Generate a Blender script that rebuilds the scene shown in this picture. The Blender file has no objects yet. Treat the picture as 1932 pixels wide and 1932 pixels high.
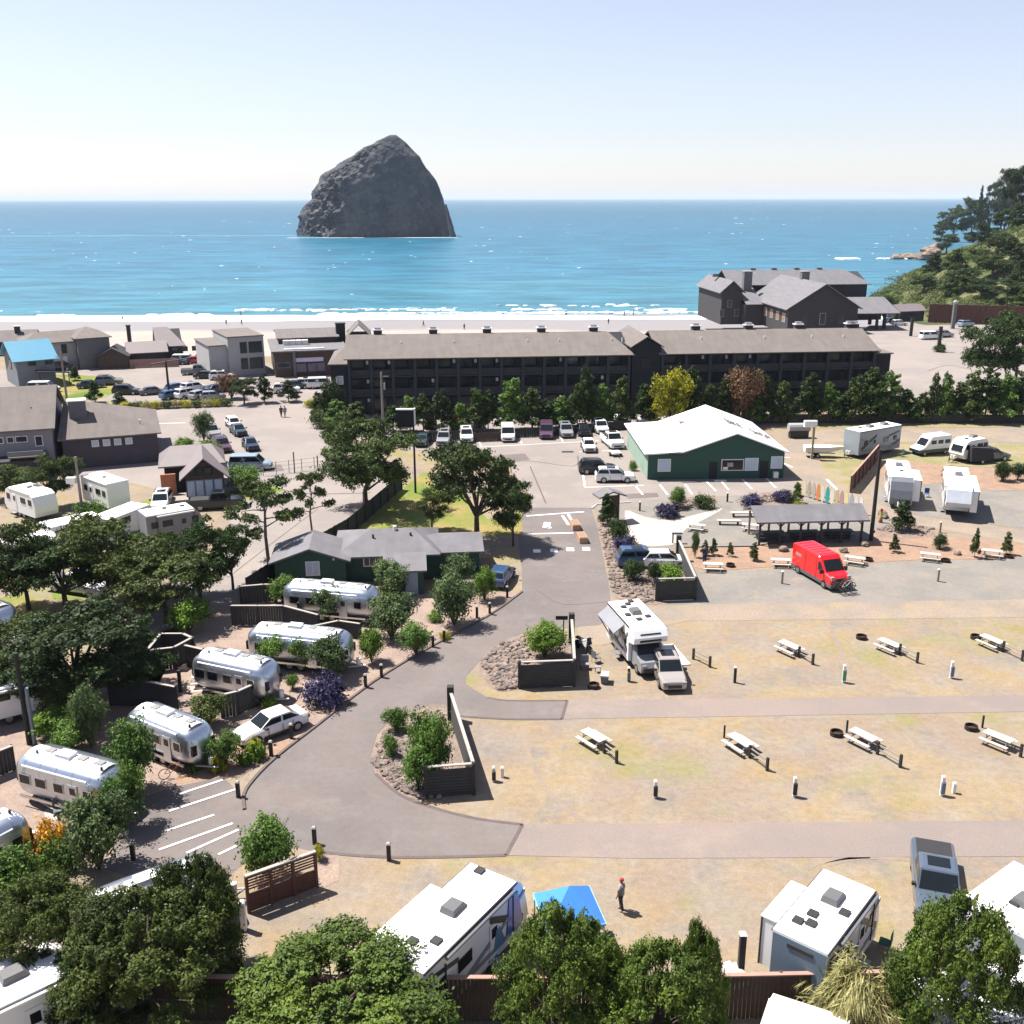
import bpy, bmesh, math, random
import numpy as np
from mathutils import Vector, Matrix

SC = bpy.context.scene
COL = SC.collection
rnd = random.Random(7)
R = math.radians

# ---------------- camera ----------------
CAM_H = 32.0
PITCH = math.atan((966 - 374) / 1932.0)
ROLL = -4.0 / 1932
cam_d = bpy.data.cameras.new("camera")
cam = bpy.data.objects.new("camera", cam_d); COL.objects.link(cam)
cam_d.sensor_width = 36; cam_d.sensor_fit = 'HORIZONTAL'; cam_d.lens = 36.0
cam_d.clip_start = 0.5; cam_d.clip_end = 90000
cam.location = (0, 0, CAM_H)
CM = Matrix.Rotation(R(90) - PITCH, 3, 'X') @ Matrix.Rotation(ROLL, 3, 'Z')
cam.rotation_euler = CM.to_euler()
SC.camera = cam
CR, CU, CF = CM.col[0].copy(), CM.col[1].copy(), -CM.col[2]
CO = Vector((0, 0, CAM_H))

# ---------------- world, sun, exposure ----------------
SUN_EL, SUN_AZ = 61.0, (-0.91, 0.42)      # direction towards the sun in the ground plane
sv = Vector((SUN_AZ[0], SUN_AZ[1], 0)).normalized() * math.cos(R(SUN_EL)); sv.z = math.sin(R(SUN_EL))
w = bpy.data.worlds.new("World"); SC.world = w; w.use_nodes = True
nt = w.node_tree; bg = nt.nodes['Background']
sky = nt.nodes.new('ShaderNodeTexSky'); sky.sky_type = 'NISHITA'; sky.sun_disc = False
sky.sun_elevation = R(SUN_EL); sky.sun_rotation = math.atan2(sv.x, sv.y)
sky.altitude = 0; sky.air_density = 1.0; sky.dust_density = 0.3; sky.ozone_density = 3.0
hs_ = nt.nodes.new('ShaderNodeHueSaturation'); hs_.inputs['Saturation'].default_value = 0.62      # a thin milky veil over the whole sky
tn_ = nt.nodes.new('ShaderNodeMix'); tn_.data_type = 'RGBA'; tn_.blend_type = 'MULTIPLY'; tn_.inputs[0].default_value = 1; tn_.inputs[7].default_value = (1.03, .985, 1.055, 1)
nt.links.new(sky.outputs[0], hs_.inputs['Color']); nt.links.new(hs_.outputs[0], tn_.inputs[6]); nt.links.new(tn_.outputs[2], bg.inputs[0])
bg.inputs[1].default_value = 0.066
sd = bpy.data.lights.new("sun", 'SUN'); sd.energy = 5.0; sd.angle = R(0.5); sd.color = (1.0, 0.945, 0.865)
sun = bpy.data.objects.new("sun", sd); COL.objects.link(sun)
sun.rotation_euler = (-sv).to_track_quat('-Z', 'Y').to_euler()
SC.view_settings.view_transform = 'Standard'; SC.view_settings.look = 'None'
SC.view_settings.exposure = 1.2; SC.view_settings.gamma = 1.0
SC.view_settings.use_curve_mapping = False
SC.cycles.max_bounces = 6; SC.cycles.diffuse_bounces = 1; SC.cycles.glossy_bounces = 3
SC.cycles.transmission_bounces = 3; SC.cycles.volume_bounces = 0; SC.cycles.transparent_max_bounces = 6
SC.cycles.use_denoising = True; SC.cycles.caustics_reflective = False; SC.cycles.caustics_refractive = False

# ---------------- placing helpers: photo-frame points back-projected onto the land ----------------
def P(px, py, z=0.0):
    d = CF + CR * ((px - 966) / 1932.0) + CU * ((966 - py) / 1932.0)
    t = (z - CAM_H) / d.z
    return CO + d * t
def depth(p): return (Vector(p) - CO).dot(CF)
def ppm(p): return 1932.0 / depth(p)
def hz(p, py):
    "height above the ground point p that shows at row py"
    a = (Vector((p[0], p[1], 0)) - CO).dot(CU); b = (Vector((p[0], p[1], 0)) - CO).dot(CF)
    v = (966 - py) / 1932.0
    return (v * b - a) / (CU.z - v * CF.z)
def hd(a, b):
    "heading angle of the ground line from photo point a to b"
    p, q = P(*a), P(*b); return math.atan2(q.y - p.y, q.x - p.x)

# ---------------- materials ----------------
MATS = {}
def M(name, col, rough=0.7, metal=0.0, var=0.12, scale=1.5, bump=0.0, bscale=20, col2=None, coat=0.0, spec=0.5, contrast=0.5):
    if name in MATS: return MATS[name]
    if max(col) < .6 and metal < .5: col = tuple(c * .75 for c in col); col2 = tuple(c * .75 for c in col2) if col2 else None
    m = bpy.data.materials.new(name); m.use_nodes = True; MATS[name] = m
    n, l = m.node_tree.nodes, m.node_tree.links
    b = n['Principled BSDF']; b.inputs['Roughness'].default_value = rough; b.inputs['Metallic'].default_value = metal
    b.inputs['Coat Weight'].default_value = coat; b.inputs['Specular IOR Level'].default_value = spec
    tc = n.new('ShaderNodeTexCoord'); no = n.new('ShaderNodeTexNoise'); no.inputs['Scale'].default_value = scale
    no.inputs['Detail'].default_value = 6; no.inputs['Roughness'].default_value = 0.65
    l.new(tc.outputs['Object'], no.inputs['Vector'])
    mr = n.new('ShaderNodeMapRange'); mr.inputs[1].default_value = .5 - contrast / 2; mr.inputs[2].default_value = .5 + contrast / 2
    l.new(no.outputs['Fac'], mr.inputs[0])
    mx = n.new('ShaderNodeMix'); mx.data_type = 'RGBA'
    c1 = [c * (1 - var) for c in col]; c2 = [min(1, c * (1 + var)) for c in col] if col2 is None else col2
    if col2 is not None: c1 = col
    mx.inputs[6].default_value = (*c1, 1); mx.inputs[7].default_value = (*c2, 1)
    l.new(mr.outputs[0], mx.inputs[0]); l.new(mx.outputs[2], b.inputs['Base Color'])
    if bump:
        n2 = n.new('ShaderNodeTexNoise'); n2.inputs['Scale'].default_value = bscale; n2.inputs['Detail'].default_value = 4
        l.new(tc.outputs['Object'], n2.inputs['Vector'])
        bp = n.new('ShaderNodeBump'); bp.inputs['Strength'].default_value = bump; bp.inputs['Distance'].default_value = 0.05
        l.new(n2.outputs['Fac'], bp.inputs['Height']); l.new(bp.outputs[0], b.inputs['Normal'])
    return m

def courses(m, pitch=.28, depth=.25):
    "fine shingle courses and rain streaks as relief on a roof material"
    n, l = m.node_tree.nodes, m.node_tree.links; b = n['Principled BSDF']; tc = [q for q in n if q.type == 'TEX_COORD'][0]
    w_ = n.new('ShaderNodeTexWave'); w_.wave_type = 'BANDS'; w_.bands_direction = 'Z'; w_.wave_profile = 'SAW'; w_.inputs['Scale'].default_value = .314/(pitch*.45); w_.inputs['Distortion'].default_value = .6
    l.new(tc.outputs['Object'], w_.inputs['Vector']); bp = n.new('ShaderNodeBump'); bp.inputs['Strength'].default_value = depth; bp.inputs['Distance'].default_value = .04
    l.new(w_.outputs['Fac'], bp.inputs['Height']); old = b.inputs['Normal'].links
    if old: l.new(old[0].from_socket, bp.inputs['Normal'])
    l.new(bp.outputs[0], b.inputs['Normal'])
    st = n.new('ShaderNodeTexNoise'); st.inputs['Scale'].default_value = .9; st.inputs['Detail'].default_value = 6; mp = n.new('ShaderNodeMapping'); mp.inputs['Scale'].default_value = (1.6,.25,.25)
    l.new(tc.outputs['Object'], mp.inputs[0]); l.new(mp.outputs[0], st.inputs['Vector']); r = n.new('ShaderNodeMapRange'); r.inputs[1].default_value = .35; r.inputs[2].default_value = .65; r.inputs[3].default_value = .93; r.inputs[4].default_value = 1.07
    hs = n.new('ShaderNodeHueSaturation'); l.new(st.outputs['Fac'], r.inputs[0]); l.new(r.outputs[0], hs.inputs['Value']); l.new(b.inputs['Base Color'].links[0].from_socket, hs.inputs['Color']); l.new(hs.outputs[0], b.inputs['Base Color'])

def leafmat(name, ca, cb, cc=None, trans=0.25):
    m = bpy.data.materials.new(name); m.use_nodes = True; MATS[name] = m
    n, l = m.node_tree.nodes, m.node_tree.links
    b = n['Principled BSDF']; b.inputs['Roughness'].default_value = .6; b.inputs['Specular IOR Level'].default_value = .25
    at = n.new('ShaderNodeAttribute'); at.attribute_name = 'tone'
    cr = n.new('ShaderNodeValToRGB'); cr.color_ramp.elements[0].color = (*ca, 1); cr.color_ramp.elements[1].color = (*cb, 1)
    if cc:
        e = cr.color_ramp.elements.new(0.93); e.color = (*cb, 1); cr.color_ramp.elements[-1].color = (*cc, 1)
    oi = n.new('ShaderNodeObjectInfo'); hs = n.new('ShaderNodeHueSaturation')
    mr = n.new('ShaderNodeMapRange'); mr.inputs[3].default_value = .8; mr.inputs[4].default_value = 1.2
    l.new(oi.outputs['Random'], mr.inputs[0]); l.new(mr.outputs[0], hs.inputs['Value'])
    l.new(at.outputs['Fac'], cr.inputs[0]); l.new(cr.outputs[0], hs.inputs['Color']); l.new(hs.outputs[0], b.inputs['Base Color'])
    tr = n.new('ShaderNodeBsdfTranslucent'); l.new(hs.outputs[0], tr.inputs['Color'])
    ms = n.new('ShaderNodeMixShader'); ms.inputs[0].default_value = trans
    l.new(b.outputs[0], ms.inputs[1]); l.new(tr.outputs[0], ms.inputs[2]); l.new(ms.outputs[0], n['Material Output'].inputs[0])
    return m

# ---------------- mesh builder ----------------
class MB:
    def __init__(s): s.v = []; s.f = []
    def quad(s, *p):
        i = len(s.v); s.v += [tuple(q) for q in p]; s.f.append(tuple(range(i, i + len(p)))); return s
    def box(s, c, d, rz=0.0, ry=0.0):
        i = len(s.v); ca, sa = math.cos(rz), math.sin(rz); cb, sb = math.cos(ry), math.sin(ry)
        for x, y, z in ((-1,-1,-1),(1,-1,-1),(1,1,-1),(-1,1,-1),(-1,-1,1),(1,-1,1),(1,1,1),(-1,1,1)):
            X, Y, Z = x*d[0]/2, y*d[1]/2, z*d[2]/2
            X, Z = X*cb + Z*sb, -X*sb + Z*cb
            s.v.append((c[0] + X*ca - Y*sa, c[1] + X*sa + Y*ca, c[2] + Z))
        for q in ((0,3,2,1),(4,5,6,7),(0,1,5,4),(1,2,6,5),(2,3,7,6),(3,0,4,7)): s.f.append(tuple(i + k for k in q))
        return s
    def hexa(s, bot, top):
        "solid from a bottom ring (counter-clockwise) and a top ring"
        i = len(s.v); n = len(bot); s.v += [tuple(q) for q in bot] + [tuple(q) for q in top]
        s.f.append(tuple(i + k for k in reversed(range(n)))); s.f.append(tuple(i + n + k for k in range(n)))
        for k in range(n): s.f.append((i + k, i + (k+1) % n, i + n + (k+1) % n, i + n + k))
        return s
    def loft(s, rings):
        i = len(s.v); n = len(rings[0])
        for r in rings: s.v += [tuple(q) for q in r]
        for a in range(len(rings) - 1):
            for k in range(n):
                s.f.append((i + a*n + k, i + a*n + (k+1) % n, i + (a+1)*n + (k+1) % n, i + (a+1)*n + k))
        s.f.append(tuple(i + k for k in reversed(range(n)))); s.f.append(tuple(i + (len(rings)-1)*n + k for k in range(n)))
        return s
    def prof(s, pts, y0, y1):
        "profile in x,z extruded along y"
        n = len(pts); i = len(s.v)
        s.v += [(x, y0, z) for x, z in pts] + [(x, y1, z) for x, z in pts]
        s.f.append(tuple(i + k for k in range(n))); s.f.append(tuple(i + n + k for k in reversed(range(n))))
        for k in range(n): s.f.append((i + (k+1) % n, i + k, i + n + k, i + n + (k+1) % n))
        return s
    def tube(s, a, b, r0, r1=None, n=7):
        r1 = r0 if r1 is None else r1
        a, b = Vector(a), Vector(b); d = (b - a).normalized()
        u = d.orthogonal().normalized(); v = d.cross(u)
        ra = [a + (u*math.cos(t) + v*math.sin(t))*r0 for t in (2*math.pi*k/n for k in range(n))]
        rb = [b + (u*math.cos(t) + v*math.sin(t))*r1 for t in (2*math.pi*k/n for k in range(n))]
        return s.loft([ra, rb])
    def path(s, pts, rs, n=6):
        for k in range(len(pts) - 1): s.tube(pts[k], pts[k+1], rs[k], rs[k+1], n)
        return s
    def ball(s, c, r, n=8, m=5, sz=1.0):
        rings = []
        for j in range(1, m):
            t = math.pi*j/m; rings.append([(c[0] + r*math.sin(t)*math.cos(2*math.pi*k/n), c[1] + r*math.sin(t)*math.sin(2*math.pi*k/n), c[2] - r*sz*math.cos(t)) for k in range(n)])
        return s.loft(rings)
    def panel(s, q, th=0.02, inset=0.0):
        "thin solid standing proud of a quad (counter-clockwise seen from outside)"
        q = [Vector(p) for p in q]; n = (q[1] - q[0]).cross(q[3] - q[0]).normalized(); c = sum(q, Vector()) / len(q)
        if inset: q = [p + (c - p).normalized() * inset for p in q]
        return s.hexa([p - n*0.02 for p in q], [p + n*th for p in q])
    def mesh(s, name, mat=None, smooth=False):
        me = bpy.data.meshes.new(name); me.from_pydata(s.v, [], s.f); me.update()
        if smooth: me.polygons.foreach_set('use_smooth', [True]*len(me.polygons))
        if mat: me.materials.append(mat)
        return me
    def build(s, name, mat=None, parent=None, smooth=False, loc=None, rz=0):
        return ob(name, s.mesh(name, mat, smooth), parent, loc, rz)

def ob(name, me, parent=None, loc=None, rz=0, sc=None, mat=None):
    o = bpy.data.objects.new(name, me); COL.objects.link(o)
    if loc is not None: o.location = loc
    if rz: o.rotation_euler = (0, 0, rz)
    if sc is not None: o.scale = sc if hasattr(sc, '__len__') else (sc,)*3
    if parent: o.parent = parent
    if mat:
        o.material_slots[0].link = 'OBJECT'; o.material_slots[0].material = mat
    return o
def tag(o, label=None, cat=None, group=None, kind=None):
    if label: o['label'] = label
    if cat: o['category'] = cat
    if group: o['group'] = group
    if kind: o['kind'] = kind
    return o
def thing(name, label, cat, loc=(0,0,0), rz=0, group=None):
    o = bpy.data.objects.new(name, None); COL.objects.link(o); o.location = loc; o.rotation_euler = (0, 0, rz)
    o.empty_display_size = .3
    return tag(o, label, cat, group)
def struct(name, mb, mat, smooth=False): return tag(mb.build(name, mat, smooth=smooth), kind='structure')
KIDS = {}
def remember(root):
    def kids(o): return [(c, kids(c)) for c in o.children]
    bpy.context.view_layer.update(); KIDS[root.name] = kids(root); return root
def dup(root, label, loc, rz, group=None, sc=None, remat=None):
    "a copy of a thing with copies of its parts and sub-parts, meshes shared"
    r = root.copy(); COL.objects.link(r); r.location = loc; r.rotation_euler = (0, 0, rz); r['label'] = label
    if sc is not None: r.scale = sc if hasattr(sc, '__len__') else (sc,)*3
    if group: r['group'] = group
    def go(lst, par):
        for c, ks in lst:
            d = c.copy(); COL.objects.link(d); d.parent = par
            if remat and d.type == 'MESH' and len(d.material_slots) and d.material_slots[0].material and d.material_slots[0].material.name in remat:
                nm = remat[d.material_slots[0].material.name]
                d.material_slots[0].link = 'OBJECT'; d.material_slots[0].material = nm
            go(ks, d)
    go(KIDS[root.name], r)
    return r

def poly(name, pts, mat, z, kind='structure', sub=None):
    "flat sheet from photo-frame points"
    mb = MB(); q = [P(x, y) for x, y in pts]
    bm = bmesh.new(); vs = [bm.verts.new((p.x, p.y, z)) for p in q]; f = bm.faces.new(vs)
    if f.normal.z < 0: bmesh.ops.reverse_faces(bm, faces=[f])
    bm.normal_update()
    if f.normal.z < 0: f.normal_flip()
    bmesh.ops.triangulate(bm, faces=[f]); me = bpy.data.meshes.new(name); bm.to_mesh(me); bm.free(); me.materials.append(mat)
    return tag(ob(name, me), kind=kind)
def smooth_pts(pts, n=4, closed=True):
    "Catmull-Rom through the points"
    out = []; m = len(pts); rng = range(m) if closed else range(m - 1)
    for i in rng:
        g = (lambda k: pts[k % m]) if closed else (lambda k: pts[max(0, min(m-1, k))])
        p0, p1, p2, p3 = g(i-1), g(i), g(i+1), g(i+2)
        for k in range(n):
            t = k/n
            out.append(tuple(.5*((2*b) + (c-a)*t + (2*a-5*b+4*c-d)*t*t + (3*b-a-3*c+d)*t**3) for a, b, c, d in zip(p0, p1, p2, p3)))
    if not closed: out.append(pts[-1])
    return out
HAZE = 0.00005
# ---------------- setting: sea, beach, land ----------------
def ground_material(name, cols, scale, fine=14.0, amt=.35, mid=0.0):
    "several earth colours mixed by noise at two scales, with a fine grain"
    cols = [tuple(v * .66 for v in c) for c in cols]
    m = bpy.data.materials.new(name); m.use_nodes = True; MATS[name] = m
    n, l = m.node_tree.nodes, m.node_tree.links; b = n['Principled BSDF']; b.inputs['Roughness'].default_value = .95
    b.inputs['Specular IOR Level'].default_value = .15
    tc = n.new('ShaderNodeTexCoord')
    def noise(sc, det=5, ro=.6):
        q = n.new('ShaderNodeTexNoise'); q.inputs['Scale'].default_value = sc; q.inputs['Detail'].default_value = det
        q.inputs['Roughness'].default_value = ro; l.new(tc.outputs['Object'], q.inputs['Vector']); return q.outputs['Fac']
    def mix(f, a, c):
        x = n.new('ShaderNodeMix'); x.data_type = 'RGBA'; l.new(f, x.inputs[0])
        for i, v in ((6, a), (7, c)):
            if isinstance(v, tuple): x.inputs[i].default_value = (*v, 1)
            else: l.new(v, x.inputs[i])
        return x.outputs[2]
    def rng(f, a, c):
        r = n.new('ShaderNodeMapRange'); r.inputs[1].default_value = a; r.inputs[2].default_value = c; l.new(f, r.inputs[0]); return r.outputs[0]
    c = mix(rng(noise(scale), .42, .58), cols[0], cols[1])
    if len(cols) > 2: c = mix(rng(noise(scale*1.9, 6, .7), .52, .68), c, cols[2])
    if len(cols) > 3: c = mix(rng(noise(scale*.7, 3), .55, .66), c, cols[3])
    f = noise(fine, 3, .8); hs = n.new('ShaderNodeHueSaturation'); l.new(c, hs.inputs['Color'])
    r = n.new('ShaderNodeMapRange'); r.inputs[1].default_value = .25; r.inputs[2].default_value = .75
    r.inputs[3].default_value = 1 - amt; r.inputs[4].default_value = 1 + amt; l.new(f, r.inputs[0]); l.new(r.outputs[0], hs.inputs['Value'])
    if mid:
        h2 = n.new('ShaderNodeHueSaturation'); r2 = n.new('ShaderNodeMapRange'); r2.inputs[1].default_value = .35; r2.inputs[2].default_value = .65
        r2.inputs[3].default_value = 1 - mid; r2.inputs[4].default_value = 1 + mid; l.new(noise(2.2, 8, .75), r2.inputs[0]); l.new(r2.outputs[0], h2.inputs['Value'])
        r3 = n.new('ShaderNodeMapRange'); r3.inputs[1].default_value = .35; r3.inputs[2].default_value = .65; r3.inputs[3].default_value = .7; r3.inputs[4].default_value = 1.15
        l.new(noise(.35, 7, .7), r3.inputs[0]); l.new(r3.outputs[0], h2.inputs['Saturation']); l.new(hs.outputs[0], h2.inputs['Color']); hs = h2
    l.new(hs.outputs[0], b.inputs['Base Color'])
    bp = n.new('ShaderNodeBump'); bp.inputs['Strength'].default_value = .4; bp.inputs['Distance'].default_value = .04
    l.new(f, bp.inputs['Height']); l.new(bp.outputs[0], b.inputs['Normal'])
    return m
G_SITE = ground_material('dry_grass_gravel', [(.325,.255,.195), (.365,.28,.175), (.265,.23,.20), (.30,.265,.13)], .15, 11.0, .2, .13)
G_GRAVEL = ground_material('grey_gravel', [(.30,.27,.24), (.255,.24,.22), (.34,.29,.23)], .22, 11.0, .16, .08)
G_TAN = ground_material('tan_dust', [(.37,.30,.24), (.31,.265,.22), (.40,.31,.2)], .2, 5.0, .22)
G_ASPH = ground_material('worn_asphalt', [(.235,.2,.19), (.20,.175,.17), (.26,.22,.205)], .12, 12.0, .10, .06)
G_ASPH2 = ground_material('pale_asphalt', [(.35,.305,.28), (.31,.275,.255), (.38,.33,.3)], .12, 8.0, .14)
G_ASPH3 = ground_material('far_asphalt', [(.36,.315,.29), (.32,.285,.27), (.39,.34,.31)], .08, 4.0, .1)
G_LANE = ground_material('lane_seal', [(.33,.265,.235), (.29,.245,.225), (.37,.295,.255)], .1, 9.0, .14)
G_MULCH = ground_material('bark_mulch', [(.40,.265,.185), (.34,.23,.17), (.42,.31,.24)], .6, 6.0, .3)
G_PINK = ground_material('pink_gravel', [(.40,.30,.245), (.33,.255,.22), (.42,.33,.25)], .5, 6.0, .28)
G_LAWN = ground_material('dry_lawn', [(.33,.27,.1), (.2,.25,.055), (.38,.28,.13), (.12,.2,.03)], .12, 4.0, .3)
G_DRY = ground_material('parched_strip', [(.36,.30,.17), (.29,.27,.12), (.40,.31,.21)], .2, 6.0, .25, .1)
G_GREEN = ground_material('green_lawn', [(.16,.26,.04), (.28,.29,.08)], .25, 4.0, .3)
G_CONC = ground_material('pale_concrete', [(.62,.54,.48), (.56,.5,.45)], .2, 6.0, .08)
G_ROCKBED = ground_material('rock_bed_soil', [(.33,.24,.2), (.25,.2,.17), (.4,.3,.24)], .9, 6.0, .45)
G_SAND = ground_material('dry_sand', [(.50,.43,.38), (.45,.39,.35), (.53,.45,.39)], .05, 1.5, .12)
G_DUNE = ground_material('dune_earth', [(.42,.35,.25), (.36,.32,.2), (.46,.38,.3)], .06, 1.0, .25)
WHITE_PAINT = M('white_road_paint', (.66,.62,.6), .8, var=.12, scale=4)
WHITE_PAINT2 = M('bright_road_paint', (.8,.79,.78), .8, var=.05, scale=4)

# sea
def sea_material():
    m = bpy.data.materials.new('sea_water'); m.use_nodes = True; n, l = m.node_tree.nodes, m.node_tree.links
    b = n['Principled BSDF']; b.inputs['Roughness'].default_value = .32; b.inputs['IOR'].default_value = 1.33
    b.inputs['Specular IOR Level'].default_value = .15
    tc = n.new('ShaderNodeTexCoord'); sp = n.new('ShaderNodeSeparateXYZ'); l.new(tc.outputs['Object'], sp.inputs[0])
    mr = n.new('ShaderNodeMapRange'); mr.inputs[1].default_value = 350; mr.inputs[2].default_value = 2600
    cr = n.new('ShaderNodeValToRGB'); e = cr.color_ramp.elements
    e[0].color = (.055,.21,.285,1); e[1].position = 1; e[1].color = (.022,.125,.205,1)
    k = e.new(.10); k.color = (.036,.18,.28,1); k = e.new(.25); k.color = (.028,.155,.25,1)
    # shallow patches: the shore line of colour wavers
    nw = n.new('ShaderNodeTexNoise'); nw.inputs['Scale'].default_value = .006; mp0 = n.new('ShaderNodeMapping'); mp0.inputs['Scale'].default_value = (.35,2,1)
    l.new(tc.outputs['Object'], mp0.inputs[0]); l.new(mp0.outputs[0], nw.inputs['Vector'])
    ma = n.new('ShaderNodeMath'); ma.operation = 'MULTIPLY_ADD'; ma.inputs[1].default_value = 300; l.new(nw.outputs['Fac'], ma.inputs[0]); l.new(sp.outputs[1], ma.inputs[2])
    ma2 = n.new('ShaderNodeMath'); ma2.operation = 'SUBTRACT'; ma2.inputs[1].default_value = 150; l.new(ma.outputs[0], ma2.inputs[0])
    l.new(ma2.outputs[0], mr.inputs[0]); l.new(mr.outputs[0], cr.inputs[0])
    # chop colour streaks and white caps
    mp = n.new('ShaderNodeMapping'); mp.inputs['Scale'].default_value = (.5, 1.6, 1); l.new(tc.outputs['Object'], mp.inputs[0])
    n1 = n.new('ShaderNodeTexNoise'); n1.inputs['Scale'].default_value = .05; n1.inputs['Detail'].default_value = 9; n1.inputs['Roughness'].default_value = .72
    l.new(mp.outputs[0], n1.inputs['Vector'])
    r1 = n.new('ShaderNodeMapRange'); r1.inputs[1].default_value = .35; r1.inputs[2].default_value = .65; r1.inputs[3].default_value = .42; r1.inputs[4].default_value = .95
    l.new(n1.outputs['Fac'], r1.inputs[0]); hs = n.new('ShaderNodeHueSaturation'); l.new(cr.outputs[0], hs.inputs['Color']); l.new(r1.outputs[0], hs.inputs['Value'])
    n3 = n.new('ShaderNodeTexNoise'); n3.inputs['Scale'].default_value = .035; n3.inputs['Detail'].default_value = 12; n3.inputs['Roughness'].default_value = .75
    mp3 = n.new('ShaderNodeMapping'); mp3.inputs['Scale'].default_value = (1, 2.2, 1); mp3.inputs['Location'].default_value = (91, 40, 0); l.new(tc.outputs['Object'], mp3.inputs[0]); l.new(mp3.outputs[0], n3.inputs['Vector'])
    r3 = n.new('ShaderNodeMapRange'); r3.inputs[1].default_value = .675; r3.inputs[2].default_value = .7; l.new(n3.outputs['Fac'], r3.inputs[0])
    mx = n.new('ShaderNodeMix'); mx.data_type = 'RGBA'; l.new(r3.outputs[0], mx.inputs[0]); l.new(hs.outputs[0], mx.inputs[6]); mx.inputs[7].default_value = (.6,.66,.68,1)
    l.new(mx.outputs[2], b.inputs['Base Color'])
    n2 = n.new('ShaderNodeTexNoise'); n2.inputs['Scale'].default_value = .22; n2.inputs['Detail'].default_value = 7; l.new(mp.outputs[0], n2.inputs['Vector'])
    bp = n.new('ShaderNodeBump'); bp.inputs['Strength'].default_value = .6; bp.inputs['Distance'].default_value = 1.0
    l.new(n2.outputs['Fac'], bp.inputs['Height']); l.new(bp.outputs[0], b.inputs['Normal'])
    return m
SEA_Z = -5.0
mb = MB(); ys = [300, 380, 500, 800, 1300, 2500, 6000, 15000, 44000]
for a, b_ in zip(ys[:-1], ys[1:]):
    for xa, xb in ((-44000, -3000), (-3000, 0), (0, 3000), (3000, 44000)):
        mb.quad((xa, a, SEA_Z), (xb, a, SEA_Z), (xb, b_, SEA_Z), (xa, b_, SEA_Z))
struct('sea', mb, sea_material())

# land and beach: flat to Y=215, then a gentle fall under the sea
mb = MB(); mb.quad((-3000,-400,0), (3000,-400,0), (3000,218,0), (-3000,218,0)); struct('ground', mb, G_SITE)
def beach_z(y): 
    pts = [(218,0),(228,-.5),(245,-2.2),(280,-3.3),(318,-4.4),(345,-5.0),(380,-6.2),(430,-9)]
    for (a,za),(b,zb) in zip(pts[:-1], pts[1:]):
        if y <= b: return za + (zb-za)*(y-a)/(b-a)
    return -9
def beach_mat():
    m = G_SAND; n, l = m.node_tree.nodes, m.node_tree.links; b = n['Principled BSDF']
    src = b.inputs['Base Color'].links[0].from_socket
    tc = [x for x in n if x.type == 'TEX_COORD'][0]; sp = n.new('ShaderNodeSeparateXYZ'); l.new(tc.outputs['Object'], sp.inputs[0])
    nw = n.new('ShaderNodeTexNoise'); nw.inputs['Scale'].default_value = .02; nw.inputs['Detail'].default_value = 3; l.new(tc.outputs['Object'], nw.inputs['Vector'])
    ma = n.new('ShaderNodeMath'); ma.operation = 'MULTIPLY_ADD'; ma.inputs[1].default_value = 24; l.new(nw.outputs['Fac'], ma.inputs[0]); l.new(sp.outputs[1], ma.inputs[2])
    mr = n.new('ShaderNodeMapRange'); mr.inputs[1].default_value = 298; mr.inputs[2].default_value = 306; l.new(ma.outputs[0], mr.inputs[0])
    mx = n.new('ShaderNodeMix'); mx.data_type = 'RGBA'; l.new(mr.outputs[0], mx.inputs[0]); l.new(src, mx.inputs[6]); mx.inputs[7].default_value = (.22,.205,.205,1)
    l.new(mx.outputs[2], b.inputs['Base Color'])
    r2 = n.new('ShaderNodeMapRange'); r2.inputs[1].default_value = 298; r2.inputs[2].default_value = 310; r2.inputs[3].default_value = .95; r2.inputs[4].default_value = .45
    l.new(ma.outputs[0], r2.inputs[0]); l.new(r2.outputs[0], b.inputs['Roughness'])
    return m
mb = MB(); yy = [218,228,245,262,280,300,318,332,345,362,380,405,430]
for a, b_ in zip(yy[:-1], yy[1:]):
    for xa in range(-3000, 3000, 500): mb.quad((xa,a,beach_z(a)), (xa+500,a,beach_z(a)), (xa+500,b_,beach_z(b_)), (xa,b_,beach_z(b_)))
struct('beach', mb, beach_mat(), smooth=True)

# foam: swash sheet and broken surf lines on the water
FOAM = M('sea_foam', (.82,.82,.82), .6, var=.06, scale=.3)
def foam_band(y0, y1, z0, z1, x0, x1, seed, wob=3.0, gap=0.0, step=6, hump=0.0):
    r = random.Random(seed); mb = MB(); x = x0; k = 0; prev = None
    ph = [r.uniform(0, 6) for _ in range(4)]
    def edge(x, s): return wob*(math.sin(x*.021 + ph[s]) + .6*math.sin(x*.057 + ph[s+1]) + .3*math.sin(x*.19 + ph[s]))
    while x < x1:
        L = step
        if gap and math.sin(x*.013 + ph[3]) + .7*math.sin(x*.041 + ph[2]) + .4*math.sin(x*.11 + ph[1]) < gap: x += L; continue
        a0, a1 = y0 + edge(x, 0), y0 + edge(x+L, 0); b0, b1 = y1 + edge(x, 1)*.7, y1 + edge(x+L, 1)*.7
        if hump:
            m0, m1 = (a0+b0)/2, (a1+b1)/2; h = z0 + hump
            mb.quad((x,a0,z0),(x+L,a1,z0),(x+L,m1,h),(x,m0,h)); mb.quad((x,m0,h),(x+L,m1,h),(x+L,b1,z1),(x,b0,z1))
        else: mb.quad((x,a0,z0),(x+L,a1,z0),(x+L,b1,z1),(x,b0,z1))
        x += L
    return mb
tag(foam_band(324, 343, beach_z(324)+.05, -4.93, -700, 900, 3, 2.0).build('sea_foam', FOAM), kind='stuff')
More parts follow.
